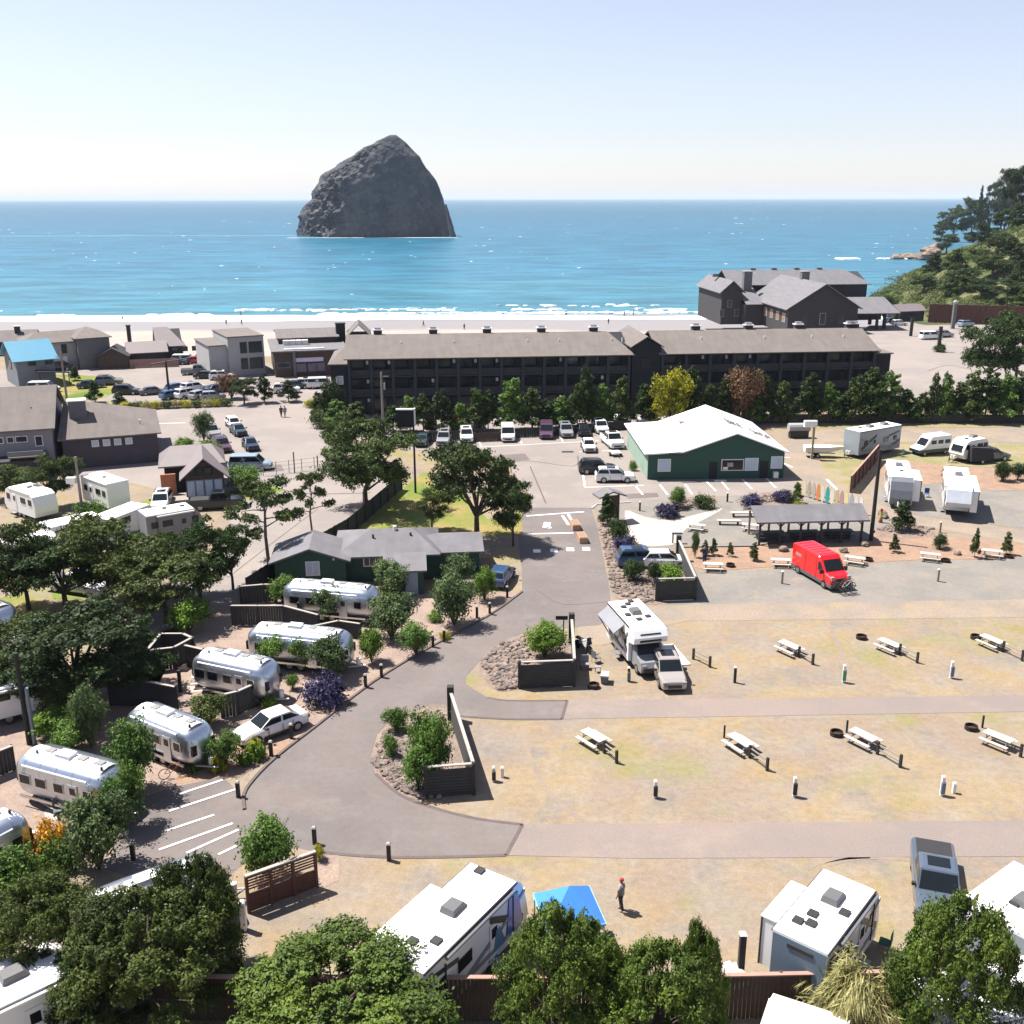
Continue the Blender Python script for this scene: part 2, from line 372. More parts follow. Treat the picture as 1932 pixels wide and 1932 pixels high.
def foam_flecks(spots):
    mb = MB(); r = random.Random(len(spots))
    for x, y, z, sx, sy in spots:
        n = 6; q = [(x + sx*math.cos(2*math.pi*k/n)*r.uniform(.6,1.2), y + sy*math.sin(2*math.pi*k/n)*r.uniform(.6,1.2)) for k in range(n)]
        mb.hexa([(u, v, SEA_Z-.05) for u, v in q], [(x+(u-x)*.7, y+(v-y)*.7, z) for u, v in q])
    return tag(mb.build('sea_foam', FOAM), kind='stuff')
r_ = random.Random(4)
def surf(y0, x0, x1, n, thick, ph, cut):
    out = []
    while len(out) < n:
        x = r_.uniform(x0, x1); e = math.sin(x*.017+ph) + .7*math.sin(x*.051+ph*2) + .5*math.sin(x*.13+ph*3)
        if e > cut: out.append((x, y0 + 3*math.sin(x*.012+ph) + r_.gauss(0, thick), SEA_Z + r_.uniform(.05,.4), r_.uniform(.8,3.2), r_.uniform(.3,.9)))
    return out
foam_flecks(surf(347, -420, 300, 900, 1.1, 1.0, -.3) + surf(358, -420, 60, 240, 1.6, 2.2, .3) + surf(372, -420, 200, 50, 3.0, .5, .8))
foam_flecks([(r_.uniform(205,219), r_.gauss(666,2.5), SEA_Z+r_.uniform(.1,.7), r_.uniform(1,3), r_.uniform(.8,1.6)) for _ in range(40)] + [(r_.uniform(232,252), r_.gauss(666,2), SEA_Z+r_.uniform(.1,.6), r_.uniform(1,3), r_.uniform(.6,1.4)) for _ in range(45)])
foam_flecks([(lambda y: (r_.uniform(-.55,.55)*y, y, SEA_Z+.12, .0011*y*r_.uniform(.5,2.2), .0009*y*r_.uniform(.5,1.5)))(420*(7.5**r_.random())) for _ in range(170)])
tag(foam_band(1108, 1118, -4.95, -4.95, -640, -222, 12, 1.5, 0).build('sea_foam', M('thin_foam', (.16,.33,.42), .5, var=.2, scale=.05)), kind='stuff')

# ---------------- haystack rock ----------------
ROCKM = ground_material('basalt', [(.13,.125,.13), (.08,.09,.11), (.20,.175,.165), (.065,.08,.10)], .05, .35, .35)
def build_rock():
    D = 1090.0; k = 1932/ (D*math.cos(PITCH) + 37*math.sin(PITCH))
    def X(px): return (px - 966)/k
    zt = lambda py: hz((0, D, 0), py)
    left = [(447,557),(430,559),(408,560),(395,567),(382,574),(375,588),(359,592),(343,604),(328,611),(316,632),(304,652),(292,673),(277,693),(267,720),(259,736),(253,744)]
    right = [(447,849),(430,846),(402,843),(388,839),(370,835),(355,830),(340,824),(331,818),(316,807),(305,801),(294,796),(282,785),(269,773),(260,762),(253,753)]
    rib = [(447,650),(425,652),(402,657),(367,654),(351,662),(324,681),(310,700),(290,706),(267,722),(253,748)]
    def lerp(tab, y):
        for (a, xa), (b, xb) in zip(tab[:-1], tab[1:]):
            if b <= y <= a: return xa + (xb-xa)*(y-a)/(b-a)
        return tab[-1][1]
    rows = 110; seg = 200; rings = []
    from mathutils import noise
    for i in range(rows):
        t = i/(rows-1); py = 447 - (447-254)*t; z = zt(py)
        xl, xr, xb = X(lerp(left, py)), X(lerp(right, py)), X(lerp(rib, py))
        f = 1-t; dp = 34*min(1, f*1.9)**.55 + 1.0     # plan: kite with its near corner on the rib, rounded behind
        plan = [(xl, D+dp*.5), (xl+(xb-xl)*.5, D-dp*.35), (xb, D-dp), (xb+(xr-xb)*.6, D-dp*.8), (xr, D+dp*.0), (xr-(xr-xl)*.12, D+dp*.8), ((xl+xr)/2, D+dp*1.1), (xl+(xr-xl)*.15, D+dp*.95)]
        pl = smooth_pts(plan, 25)
        ring = []; cx, cy = (xl+xr)/2, D
        for s, (x, y) in enumerate(pl):
            d = Vector((x-cx, y-cy, 0)); d = d.normalized() if d.length > .01 else d
            q = Vector((x, y, z)); east = max(0, min(1, (xb - x)/14 + .4))     # the sunlit side is craggier
            n1 = noise.fractal(q*.03, .9, 2.1, 5); n2 = noise.ridged_multi_fractal(q*.055, .8, 2.1, 5, 1.0, 2.0) - 1.1; n3 = noise.fractal(q*.16, .8, 2, 3)
            dis = (n1*(.9+1.9*east) + n2*(.3+3.4*east) + n3*(.35+1.8*east))*min(1, f*6+.1)
            ring.append(Vector((x + d.x*dis*.7, y + d.y*dis*1.5 - (dis*.8 if d.y < 0 else 0), z + noise.noise(q*.07)*1.2*min(1, f*5)*(.02 < t < .98))))
        rings.append(ring)
    for p in rings[0]: p.z = SEA_Z - 3
    mb = MB(); mb.loft(rings)
    r = thing('sea_stack', 'tall dark basalt haystack rock standing alone in the sea', 'rock', (0, 0, 0))
    mb.build('rock_mass', ROCKM, r, smooth=False)
    mb = MB(); rr = []
    for i in range(10):
        t = i/9; px = 846.5 + 13*t**.95; py = 385 + 62*t; w_ = 2.2 + 5.0*t
        rr.append([(X(px) + (w_*.5)*math.cos(a)*.9 + rnd.uniform(-.3,.3), D - 30 + 5*math.sin(a), zt(py) if i < 9 else SEA_Z-2) for a in (k_*math.pi/4 for k_ in range(8))])
    mb.loft(rr); mb.build('rock_buttress', ROCKM, r)
    tag(foam_band(D-47, D-42, -4.9, -4.9, X(560), X(862), 21, 1.2, .1).build('sea_foam', FOAM), kind='stuff')
build_rock()

# ---------------- hill, headland ----------------
from mathutils import noise as MN
def ss(t): t = max(0, min(1, t)); return t*t*(3-2*t)
def hill_z(x, y):
    x0 = 121 + max(0, y-400)*.42
    h = 42*ss((x - x0)/118.0) * ss((y - 268)/95.0) * (1 - .55*ss((y-470)/160))
    h += 14*ss((x-x0-90)/90)*ss((y-330)/90)
    if h > .4: h += 1.3*MN.fractal(Vector((x, y, 0))*.045, 1, 2, 4)*min(1, h/6)
    base = beach_z(y) if y > 218 else 0
    return max(base + h, base - .3)
HILLM = ground_material('hill_scrub', [(.10,.12,.05), (.07,.09,.035), (.3,.26,.15), (.13,.13,.06)], .05, .5, .4)
mb = MB(); NX, NY = 70, 70; gx = [112 + 6*i for i in range(NX)]; gy = [262 + 7*j for j in range(NY)]
for j in range(NY):
    for i in range(NX):
        e = 0 if 0 < i < NX-1 and 0 < j < NY-1 else -3
        mb.v.append((gx[i], gy[j], hill_z(gx[i], gy[j]) + e - .02))
for j in range(NY-1):
    for i in range(NX-1): a = j*NX+i; mb.f.append((a, a+1, a+NX+1, a+NX))
struct('hill', mb, HILLM, smooth=True)
def rocks(name, label, spots, mat, cat='rock', stuff=True, sz=(1,2)):
    mb = MB(); 
    for p, s in spots:
        n, m = 7, 5; rings = []; ph = rnd.uniform(0, 6); sx, sy = rnd.uniform(.7,1.3), rnd.uniform(.7,1.3)
        for j in range(1, m):
            t = math.pi*j/m
            rings.append([(p[0] + s*sx*math.sin(t)*math.cos(2*math.pi*k/n+ph)*rnd.uniform(.8,1.2), p[1] + s*sy*math.sin(t)*math.sin(2*math.pi*k/n+ph)*rnd.uniform(.8,1.2), p[2] + s*.1 - s*.62*math.cos(t)) for k in range(n)])
        mb.loft(rings)
    o = mb.build(name, mat); return tag(o, label, cat if not stuff else None, kind='stuff' if stuff else None)
TANROCK = ground_material('tan_shore_rock', [(.34,.26,.2), (.24,.19,.16), (.4,.31,.24)], .1, 1.0, .4)
sp = []
for i in range(60):
    q = P(rnd.uniform(1688,1765), rnd.uniform(483,489), SEA_Z); sp.append(((q.x, q.y, SEA_Z+.1), rnd.uniform(1.5,4.0)))
rocks('shore_rocks', None, sp, TANROCK)
sp = []
for i in range(26):
    t = rnd.random()*.6; q = P(1738+50*t+rnd.uniform(-3,6), 487-30*t+rnd.uniform(-4,6), SEA_Z+t*9)
    sp.append(((q.x, q.y, SEA_Z + t*9), rnd.uniform(2.5,5)))
rocks('cliff_rocks', None, sp, TANROCK)

# ---------------- roads, lots, beds (each sheet 4 mm above the last) ----------------
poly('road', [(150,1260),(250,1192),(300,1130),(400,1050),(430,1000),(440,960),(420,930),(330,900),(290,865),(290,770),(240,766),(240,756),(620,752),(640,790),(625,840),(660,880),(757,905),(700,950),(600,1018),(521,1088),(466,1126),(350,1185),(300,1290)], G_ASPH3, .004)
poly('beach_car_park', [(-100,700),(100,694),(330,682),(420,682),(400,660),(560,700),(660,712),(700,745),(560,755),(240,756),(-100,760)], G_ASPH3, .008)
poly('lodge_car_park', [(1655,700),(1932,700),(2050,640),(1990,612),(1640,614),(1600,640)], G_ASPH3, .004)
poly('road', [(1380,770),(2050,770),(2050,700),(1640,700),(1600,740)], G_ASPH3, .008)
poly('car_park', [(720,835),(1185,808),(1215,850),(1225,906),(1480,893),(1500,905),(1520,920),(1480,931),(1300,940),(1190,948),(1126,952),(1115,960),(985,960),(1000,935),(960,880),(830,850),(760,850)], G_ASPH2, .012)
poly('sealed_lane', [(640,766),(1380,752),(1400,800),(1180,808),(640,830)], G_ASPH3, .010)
poly('sealed_lane', [(1440,870),(1480,848),(1500,815),(1932,806),(2060,806),(2060,838),(1932,835),(1560,835),(1520,852),(1629,944),(1720,972),(1932,1002),(2060,1016),(2060,1042),(1932,1026),(1720,990),(1600,965),(1510,922),(1480,893)], G_TAN, .016)
poly('gravel_lot', [(1640,925),(1700,905),(1800,915),(1932,918),(2060,930),(2060,1012),(1932,998),(1720,970),(1650,948)], G_GRAVEL, .014)
poly('grass_strip', [(1540,838),(1932,838),(2060,842),(2060,885),(1780,880),(1660,868),(1600,920),(1560,900)], G_DRY, .020)
poly('grass_strip', [(1440,795),(2060,797),(2060,806),(1500,808)], G_DRY, .024)
poly('bark_bed', [(1660,875),(1700,868),(1790,880),(1932,888),(2060,892),(2060,925),(1860,925),(1790,910),(1740,915),(1668,925)], G_MULCH, .026)
poly('gravel_lot', [(1150,1092),(1340,1078),(1480,1072),(1620,1064),(1932,1048),(2100,1044),(2100,1130),(1932,1132),(1330,1142),(1200,1140),(1150,1125)], G_GRAVEL, .006)
poly('gravel_lot', [(1090,1185),(1150,1150),(1330,1140),(1932,1131),(2100,1130),(2100,1163),(1932,1165),(1300,1172),(1255,1180),(1150,1215),(1095,1220)], G_TAN, .012)
poly('bark_bed', [(1290,1032),(1420,1030),(1470,1022),(1640,1022),(1650,1000),(1760,1010),(1932,1028),(2060,1040),(2060,1048),(1932,1050),(1860,1056),(1740,1056),(1600,1064),(1480,1068),(1340,1078),(1310,1070)], G_MULCH, .018)
poly('gravel_path', [(1120,950),(1500,930),(1640,975),(1760,1000),(1650,1005),(1640,1022),(1470,1024),(1420,1032),(1290,1034),(1160,1045),(1130,1000)], G_GRAVEL, .018)
poly('plaza', smooth_pts([(1179,964),(1215,975),(1261,981),(1310,972),(1364,959),(1325,982),(1291,1001),(1279,1024),(1245,1030),(1209,1028),(1190,1010)], 3), G_CONC, .022)
# main drive
drive = [(975,958),(1115,958),(1128,1000),(1140,1060),(1148,1100),(1152,1135),(1170,1160),(1130,1180),(1060,1185),(985,1195),(950,1213),(903,1250),(880,1275),(878,1290),(919,1316),(960,1322),(1070,1322),(1060,1357),(960,1357),(860,1350),(800,1345),(745,1350),(712,1385),(700,1425),(708,1460),(755,1500),(820,1525),(900,1545),(986,1556),(955,1614),(800,1618),(700,1616),(600,1608),(520,1590),(475,1558),(461,1525),(460,1500),(478,1472),(520,1430),(600,1368),(700,1290),(800,1228),(920,1163),(985,1118),(985,1080),(980,1040),(976,990)]
poly('road', drive, G_ASPH, .014)
poly('sealed_lane', [(1070,1322),(1932,1312),(2200,1309),(2200,1340),(1932,1343),(1060,1357)], G_LANE, .014)
poly('sealed_lane', [(986,1556),(1932,1548),(2200,1546),(2200,1618),(1932,1616),(1200,1620),(955,1614)], G_LANE, .014)
poly('parking_strip', [(455,1500),(420,1465),(330,1485),(280,1500),(230,1560),(200,1640),(380,1700),(470,1620),(490,1580),(461,1530)], G_ASPH, .008)
poly('campsite_gravel', [(985,1118),(920,1160),(800,1225),(700,1287),(600,1365),(520,1427),(450,1468),(330,1490),(280,1500),(240,1560),(150,1600),(-150,1650),(-200,1400),(0,1300),(250,1210),(480,1130),(640,1120),(900,1120)], G_PINK, .004)
poly('bark_bed', [(520,1427),(560,1396),(470,1395),(340,1440),(330,1480),(450,1462)], G_MULCH, .010)
poly('lawn', [(757,925),(800,890),(850,905),(920,980),(985,960),(985,1010),(920,1012),(820,1010),(657,1010)], G_LAWN, .018)
poly('lawn', [(640,925),(757,925),(657,1010),(580,1012)], G_ASPH3, .006)
poly('lawn', [(-60,1140),(40,1120),(100,1140),(80,1190),(-60,1215)], G_LAWN, .010)
poly('lawn', [(90,1085),(240,1060),(300,1080),(200,1130),(100,1130)], G_GREEN, .010)
poly('lawn', [(100,975),(230,960),(300,935),(330,950),(300,975),(180,1000),(100,1005)], G_GREEN, .010)
poly('gravel_lot', [(150,878),(330,866),(350,905),(300,925),(250,912),(150,908)], G_ASPH3, .012)
poly('lawn', [(420,930),(520,918),(540,925),(460,945),(420,945)], G_GREEN, .010)
poly('lawn', [(100,705),(230,712),(240,730),(200,750),(110,765)], G_LAWN, .014)
poly('rock_bed', smooth_pts([(906,1248),(945,1215),(985,1200),(1078,1215),(1078,1290),(985,1300),(940,1304),(912,1280)], 3), G_ROCKBED, .020)
poly('rock_bed', smooth_pts([(702,1440),(722,1385),(760,1350),(840,1330),(862,1400),(870,1470),(800,1508),(745,1492)], 3), G_ROCKBED, .020)
poly('rock_bed', smooth_pts([(1125,985),(1150,960),(1180,1010),(1185,1060),(1240,1090),(1250,1138),(1190,1135),(1155,1120),(1148,1060)], 3), G_ROCKBED, .024)
poly('rock_bed', [(1262,975),(1320,955),(1360,945),(1350,935),(1270,940),(1240,965)], G_ROCKBED, .020)
poly('rock_bed', [(1400,955),(1520,948),(1500,925),(1440,930),(1390,945)], G_ROCKBED, .022)
poly('rock_bed', [(1650,1000),(1690,985),(1760,995),(1765,1012),(1700,1018),(1655,1012)], G_ROCKBED, .024)
poly('bark_bed', [(590,1600),(640,1612),(640,1660),(600,1680),(590,1640)], G_PINK, .010)

# kerb along the outer edge of the drive
def strip(name, pts, wd, h, mat, z=0.0):
    q = [P(*p) for p in pts]; mb = MB()
    for i in range(len(q)-1):
        d = (q[i+1]-q[i]); d.z = 0; n_ = Vector((-d.y, d.x, 0)).normalized()*wd/2
        a, b_, c, e = q[i]+n_, q[i+1]+n_, q[i+1]-n_, q[i]-n_
        mb.hexa([Vector((p.x,p.y,z)) for p in (e,c,b_,a)], [Vector((p.x,p.y,z+h)) for p in (e,c,b_,a)])
    return struct(name, mb, mat)
KERB = M('kerb_concrete', (.13,.10,.095), .9, var=.2, scale=2)
strip('kerb', smooth_pts([(985,1117),(920,1163),(800,1228),(700,1290),(600,1368),(520,1430),(478,1472),(460,1500),(461,1528)], 3, False), .18, .10, KERB)
PALEK = M('pale_kerb', (.5,.44,.4), .9, var=.1, scale=2)
strip('kerb', [(1190,948),(1126,952),(1116,960)], .2, .1, PALEK)
# painted markings
def mark(a, b_, wd, mat=WHITE_PAINT, z=.034):
    p, q = P(*a), P(*b_); d = (q-p); d.z = 0; n_ = Vector((-d.y, d.x, 0)).normalized()*wd/2; mb = MB()
    mb.quad(*[Vector((v.x, v.y, z)) for v in (p-n_, q-n_, q+n_, p+n_)]); struct('painted_line', mb, mat)
for a, b_ in (((338,1499),(420,1472)),((319,1531),(444,1490)),((311,1569),(404,1538)),((300,1604),(439,1554)),((352,1610),(450,1566)),((412,1613),(447,1596))): mark(a, b_, .16)
for a, b_ in (((1198,916),(1213,934)),((1245,915),(1260,934)),((1293,914),(1306,933)),((1333,909),(1351,927)),((1359,906),(1375,925)),((1401,905),(1419,923)),((1444,901),(1464,921)),((1104,920),(1214,916)),((1104,920),(1100,897))): mark(a, b_, .22)
for a, b_ in (((993,974),(1102,966)),((991,1008),(1082,1006)),((1061,973),(1073,991)),((1072,971),(1080,985))): mark(a, b_, .3)
for x, y in ((1013,1040),(1045,1039),(1076,1037),(1106,1036)):
    mark((x-7,y), (x+7,y), .95, WHITE_PAINT2)
mark((1030,996),(1033,986), .7, WHITE_PAINT2); mark((1034,994),(1038,997), .4, WHITE_PAINT2)
for a, b_ in (((830,848),(1130,832)),((908,842),(903,832)),((985,838),(980,828)),((1062,834),(1057,824)),((1092,853),(1165,850))): mark(a, b_, .18)
# dark edge of the newer asphalt, tar seams, patches and drain covers
EDGE = M('asphalt_edge', (.13,.10,.10), .95, var=.2, scale=2); TAR = M('tar_seam', (.12,.10,.095), .9, var=.2)
def ribbon(name, pts, wd, mat, z, h=.006):
    return strip(name, smooth_pts(pts, 4, False), wd, h, mat, z)
ribbon('road_edge', [(986,1556),(900,1545),(820,1525),(755,1500),(708,1460)], .22, EDGE, .018)
ribbon('road_edge', [(955,1614),(800,1618),(700,1616),(600,1608)], .22, EDGE, .018)
strip('road_edge', [(986,1556),(955,1614)], .2, .006, EDGE, .018); strip('road_edge', [(1070,1322),(1060,1357)], .2, .006, EDGE, .018)
ribbon('road_edge', [(919,1316),(960,1322),(1070,1322)], .18, EDGE, .018); ribbon('road_edge', [(800,1346),(860,1351),(960,1357),(1060,1357)], .2, EDGE, .018)
for pts in ([(1010,1110),(1060,1140),(1150,1135)], [(900,900),(980,870),(1080,880),(1090,860)], [(400,870),(480,900),(560,930),(700,930)], [(600,960),(520,1020),(430,1090)], [(1000,880),(1030,950)], [(1750,700),(1800,690),(1900,720)]):
    ribbon('tar_seam', pts, .05 if pts[0][1] > 950 else .16, TAR, .019)
PATCH = ground_material('asphalt_patch', [(.22,.19,.18), (.2,.17,.165)], .3, 12.0, .1)
for q in ([(640,1500),(690,1492),(700,1512),(648,1522)], [(1040,1100),(1100,1096),(1104,1110),(1042,1115)], [(930,860),(990,856),(1000,868),(935,874)], [(480,880),(530,876),(536,888),(484,893)], [(1180,932),(1240,930),(1244,938),(1184,941)]): poly('asphalt_patch', q, PATCH, .0185)
for x, y in ((760,1378),(665,1330)):
    c = P(x, y); MBc = MB(); MBc.tube((c.x,c.y,.015),(c.x,c.y,.024),.35,n=14); struct('drain_cover', MBc, M('iron_cover', (.06,.055,.05), .7, .3))
# wheel ruts worn into the pitches
RUT = ground_material('worn_rut', [(.31,.252,.212), (.355,.28,.215)], .8, 11.0, .16)
for pts in ([(1560,1632),(1600,1622),(1650,1618),(1720,1622)], [(1520,1640),(1545,1628),(1590,1619),(1640,1616)],  [(1400,1312),(1380,1260),(1360,1200),(1350,1176)], [(1640,1310),(1600,1260),(1575,1200),(1560,1172)], [(1100,1550),(1040,1500),(1000,1430),(985,1370)]):
    ribbon('wheel_rut', pts, .32, RUT, .004, .004)
for a, b_ in (((1560,905),(1580,925)),((1466,862),(1490,864)),((1480,875),(1495,882)),((280,800),(350,798))): mark(a, b_, .3)
# ---------------- shared materials ----------------
GLASS = M('dark_glass', (.012,.016,.02), .1, var=.1, spec=.35)
PANE = M('window_pane', (.03,.04,.05), .15, var=.25, scale=.6, spec=.4)
TYRE = M('tyre_rubber', (.02,.02,.02), .9)
RIM = M('wheel_rim', (.35,.35,.36), .35, .8)
BLACKP = M('black_plastic', (.03,.03,.032), .6)
CHROME = M('chrome', (.6,.6,.6), .2, 1.0)
LAMPG = M('lamp_glass', (.35,.36,.37), .1, coat=.5)
REDL = M('red_lamp', (.4,.02,.02), .2)
AMBER = M('amber_lamp', (.8,.22,.03), .3)
RUBBERW = M('white_rubber_roof', (.82,.81,.80), .55, var=.05, scale=1.2)
WHITEV = M('white_panel', (.74,.74,.75), .35, var=.04, coat=.3)
SILV = M('polished_aluminium', (.50,.55,.62), .3, .92, var=.06, scale=1.2, bump=.05, bscale=3)
SILVR = M('white_roof_shine', (.86,.86,.87), .5, .0, var=.04, scale=1)
DKPLANK = M('charcoal_board', (.045,.045,.048), .85, var=.25, scale=3, bump=.3)
GREYCAP = M('weathered_cap', (.42,.38,.35), .85, var=.15, scale=3)
WOOD = M('weathered_wood', (.33,.29,.26), .85, var=.2, scale=4, bump=.3)
TABLEW = M('bleached_table_wood', (.55,.51,.47), .85, var=.15, scale=5, bump=.3)
REDWOOD = M('redwood_board', (.12,.05,.036), .8, var=.3, scale=2.5, bump=.3)
BROWNW = M('brown_board', (.065,.042,.03), .85, var=.3, scale=2.5, bump=.3)
DARKPOST = M('dark_post', (.025,.025,.025), .7, var=.2)
STEEL = M('galvanised_steel', (.38,.38,.4), .4, .7, var=.1)
RUST = M('rusty_steel', (.05,.022,.015), .85, .2, var=.4, scale=4)
POLEW = M('pole_timber', (.26,.23,.21), .9, var=.2, scale=2)
POLED = M('dark_pole_timber', (.035,.03,.028), .9, var=.2, scale=2)
CARP = {}
def paint(n, c, metal=.3, rough=.3): 
    m = M('car_paint_' + n, c, rough, metal, var=.02, coat=.6); CARP[n] = m; return m
for n_, c_ in dict(white=(.72,.72,.72), silver=(.42,.43,.45), grey=(.16,.165,.17), black=(.015,.016,.02), navy=(.02,.04,.09), blue=(.05,.12,.26), teal=(.03,.07,.09), red=(.5,.02,.03), purple=(.14,.07,.13), tan=(.5,.45,.42), slate=(.12,.16,.22), paleblue=(.35,.45,.55)).items(): paint(n_, c_, 0.0 if n_ == 'white' else .3)
BASEP = CARP['white']

# ---------------- cars ----------------
CSPEC = {
 'sedan': dict(L=4.7, W=1.82, H=1.45, st=[(-2.35,.80,.70),(-2.25,.94,.84),(-1.6,1.0,.9),(-.3,.95,.91),(1.0,.93,.9),(1.9,.80,.86),(2.25,.64,.78),(2.35,.5,.7)], cab=(-1.85,-1.05,.25,1.15,.93,.80,.60), wb=1.38, wr=.33),
 'suv': dict(L=4.7, W=1.9, H=1.72, st=[(-2.35,.95,.80),(-2.28,1.08,.9),(-1.5,1.1,.94),(0,1.07,.95),(1.05,1.05,.94),(1.9,.96,.9),(2.25,.82,.82),(2.35,.6,.74)], cab=(-2.25,-1.9,.35,1.2,1.06,.86,.68), wb=1.38, wr=.37),
 'hatch': dict(L=4.2, W=1.78, H=1.52, st=[(-2.1,.85,.74),(-2.02,.98,.86),(-1.3,1.0,.89),(0,.97,.9),(1.0,.95,.89),(1.7,.83,.85),(2.0,.68,.78),(2.1,.5,.7)], cab=(-1.98,-1.5,.3,1.2,.96,.8,.6), wb=1.28, wr=.32),
 'minivan': dict(L=5.1, W=1.98, H=1.95, st=[(-2.55,1.0,.84),(-2.5,1.15,.94),(-1.5,1.15,.98),(0,1.13,.98),(1.3,1.08,.96),(2.1,.98,.92),(2.48,.82,.84),(2.55,.6,.76)], cab=(-2.5,-2.3,.85,1.65,1.1,.92,.74), wb=1.5, wr=.36),
 'pickup': dict(L=5.8, W=2.0, H=1.92, st=[(-2.9,1.0,.9),(-2.85,1.16,.97),(-1.0,1.16,.98),(0,1.15,.99),(1.25,1.15,.98),(2.3,1.1,.95),(2.8,.95,.88),(2.9,.65,.8)], cab=(-.75,-.55,.75,1.45,1.14,.9,.72), wb=1.8, wr=.41),
}
def car_proto(kind):
    s = CSPEC[kind]; L, W, H = s['L'], s['W'], s['H']
    t = thing('parked_' + {'hatch':'hatchback'}.get(kind, kind), 'prototype', {'sedan':'car','hatch':'car','suv':'SUV','minivan':'van','pickup':'pickup truck'}[kind])
    rings = []; hw = W/2
    for x, z, w_ in s['st']:
        w_ = w_*hw/.95; lo = .28 if abs(x) < s['st'][-1][0]-.05 else .36
        rings.append([(x,-w_*.94,lo),(x,w_*.94,lo),(x,w_,lo+.25),(x,w_*.98,z-.14),(x,w_*.86,z),(x,-w_*.86,z),(x,-w_*.98,z-.14),(x,-w_,lo+.25)])
    mb = MB(); mb.loft(rings)
    xa, xb, xc, xd, zb, w0, w1 = s['cab']; w0 *= hw/.95*1.05; w1 *= hw/.95*1.1; xm = (xb+xc)/2
    bot = [(xa,-w0,zb-.05),(xd,-w0*.94,zb-.08),(xd,w0*.94,zb-.08),(xa,w0,zb-.05)]
    top = [(xb,-w1,H-.05),(xc,-w1,H-.04),(xc,w1,H-.04),(xb,w1,H-.05)]
    mb.hexa(bot, top)
    mb.hexa(top, [(xb+.15,-w1+.14,H),(xc-.15,-w1+.14,H),(xc-.15,w1-.14,H),(xb+.15,w1-.14,H)])
    body = mb.build('body', BASEP, t); bv = body.modifiers.new('bevel', 'BEVEL'); bv.width = .05; bv.segments = 2; bv.limit_method = 'ANGLE'
    V = lambda a, b_, k: tuple(p + (q-p)*k for p, q in zip(a, b_))
    def face(name, b0, b1, t0, t1, k0=.14, k1=.93):
        q = [V(b0,t0,k0), V(b1,t1,k0), V(b1,t1,k1), V(b0,t0,k1)]; MB().panel(q, .012, .07).build(name, GLASS, t)
    face('windshield', bot[1], bot[2], top[1], top[2], .1, .95); face('rear_window', bot[3], bot[0], top[3], top[0], .18, .9)
    mbx = (xa+xd)/2*.6 + xm*.4
    for a, b_, c, d, f in ((0,1,0,1,0),(3,2,3,2,1)):
        mB = V(bot[a], bot[b_], .48); mT = V(top[c], top[d], .45)
        seg = [(bot[a], mB, top[c], mT), (mB, bot[b_], mT, top[d])] if kind != 'pickup' else [(bot[a], mB, top[c], mT), (mB, bot[b_], mT, top[d])]
        for p0, p1, q0, q1 in seg:
            if f: p0, p1, q0, q1 = p1, p0, q1, q0
            face('side_window', p0, p1, q0, q1, .2, .9)
    wr = s['wr']
    for x in (-s['wb'], s['wb']):
        for sy in (-1, 1):
            y = sy*(hw-.12); m = MB(); m.tube((x,y-.12,wr),(x,y+.12,wr), wr, n=14); wh = m.build('wheel', TYRE, t)
            m = MB(); m.tube((x,y+sy*.1,wr),(x,y+sy*.135,wr), wr*.62, n=10); m.build('rim', RIM, wh)
    xf = s['st'][-2][0]; zf = s['st'][-2][1]
    for sy in (-1, 1):
        MB().box((xf+.0, sy*hw*.7, zf-.05), (.16,.28,.1)).build('headlight', LAMPG, t)
        MB().box((-xf-.02, sy*hw*.72, s['st'][1][1]-.2), (.14,.3,.2)).build('taillight', REDL, t)
        MB().box((xd-.35, sy*(hw+.08), zb+.06), (.16,.2,.14)).build('wing_mirror', BLACKP, t)
    for sy in (-1, 1):
        for x in ((xd-.55, mbx, xa+.75) if kind != 'pickup' else (xd-.35, mbx, xa+.05)): MB().box((x, sy*(hw-.005), .68), (.025,.03,.5)).build('door_seam', BLACKP, t)
        MB().box((0, sy*(hw-.03), .34), (s['wb']*1.3,.06,.12)).build('sill', BLACKP, t)
    MB().box((s['st'][-1][0]-.02, 0, .52), (.1, W*.5, .22)).build('grille', BLACKP, t)
    if kind == 'pickup':
        MB().box((-1.85, 0, 1.165), (1.9, 1.62, .05)).build('bed_cover', BLACKP, t)
        MB().box((.12, 0, H+.012), (.75,1.0,.03)).build('sunroof', GLASS, t)
    if kind == 'suv':
        MB().box((-.5, 0, H+.012), (1.0,.9,.03)).build('sunroof', GLASS, t)
        for sy in (-1,1): MB().box((-.8, sy*w1*.93, H+.05), (1.9,.05,.05)).build('roof_rail', BLACKP, t)
    return t
CARS = {}
def car(kind, px, py, ang, colr, label, group=None):
    "ang: heading in degrees, 0 to the right of the picture, -90 towards the camera"
    p = P(px, py)
    if kind not in CARS:
        t = car_proto(kind); remember(t); CARS[kind] = t
    t = CARS[kind]
    r = dup(t, label, p, R(ang), group, remat={BASEP.name: CARP[colr]})
    return r

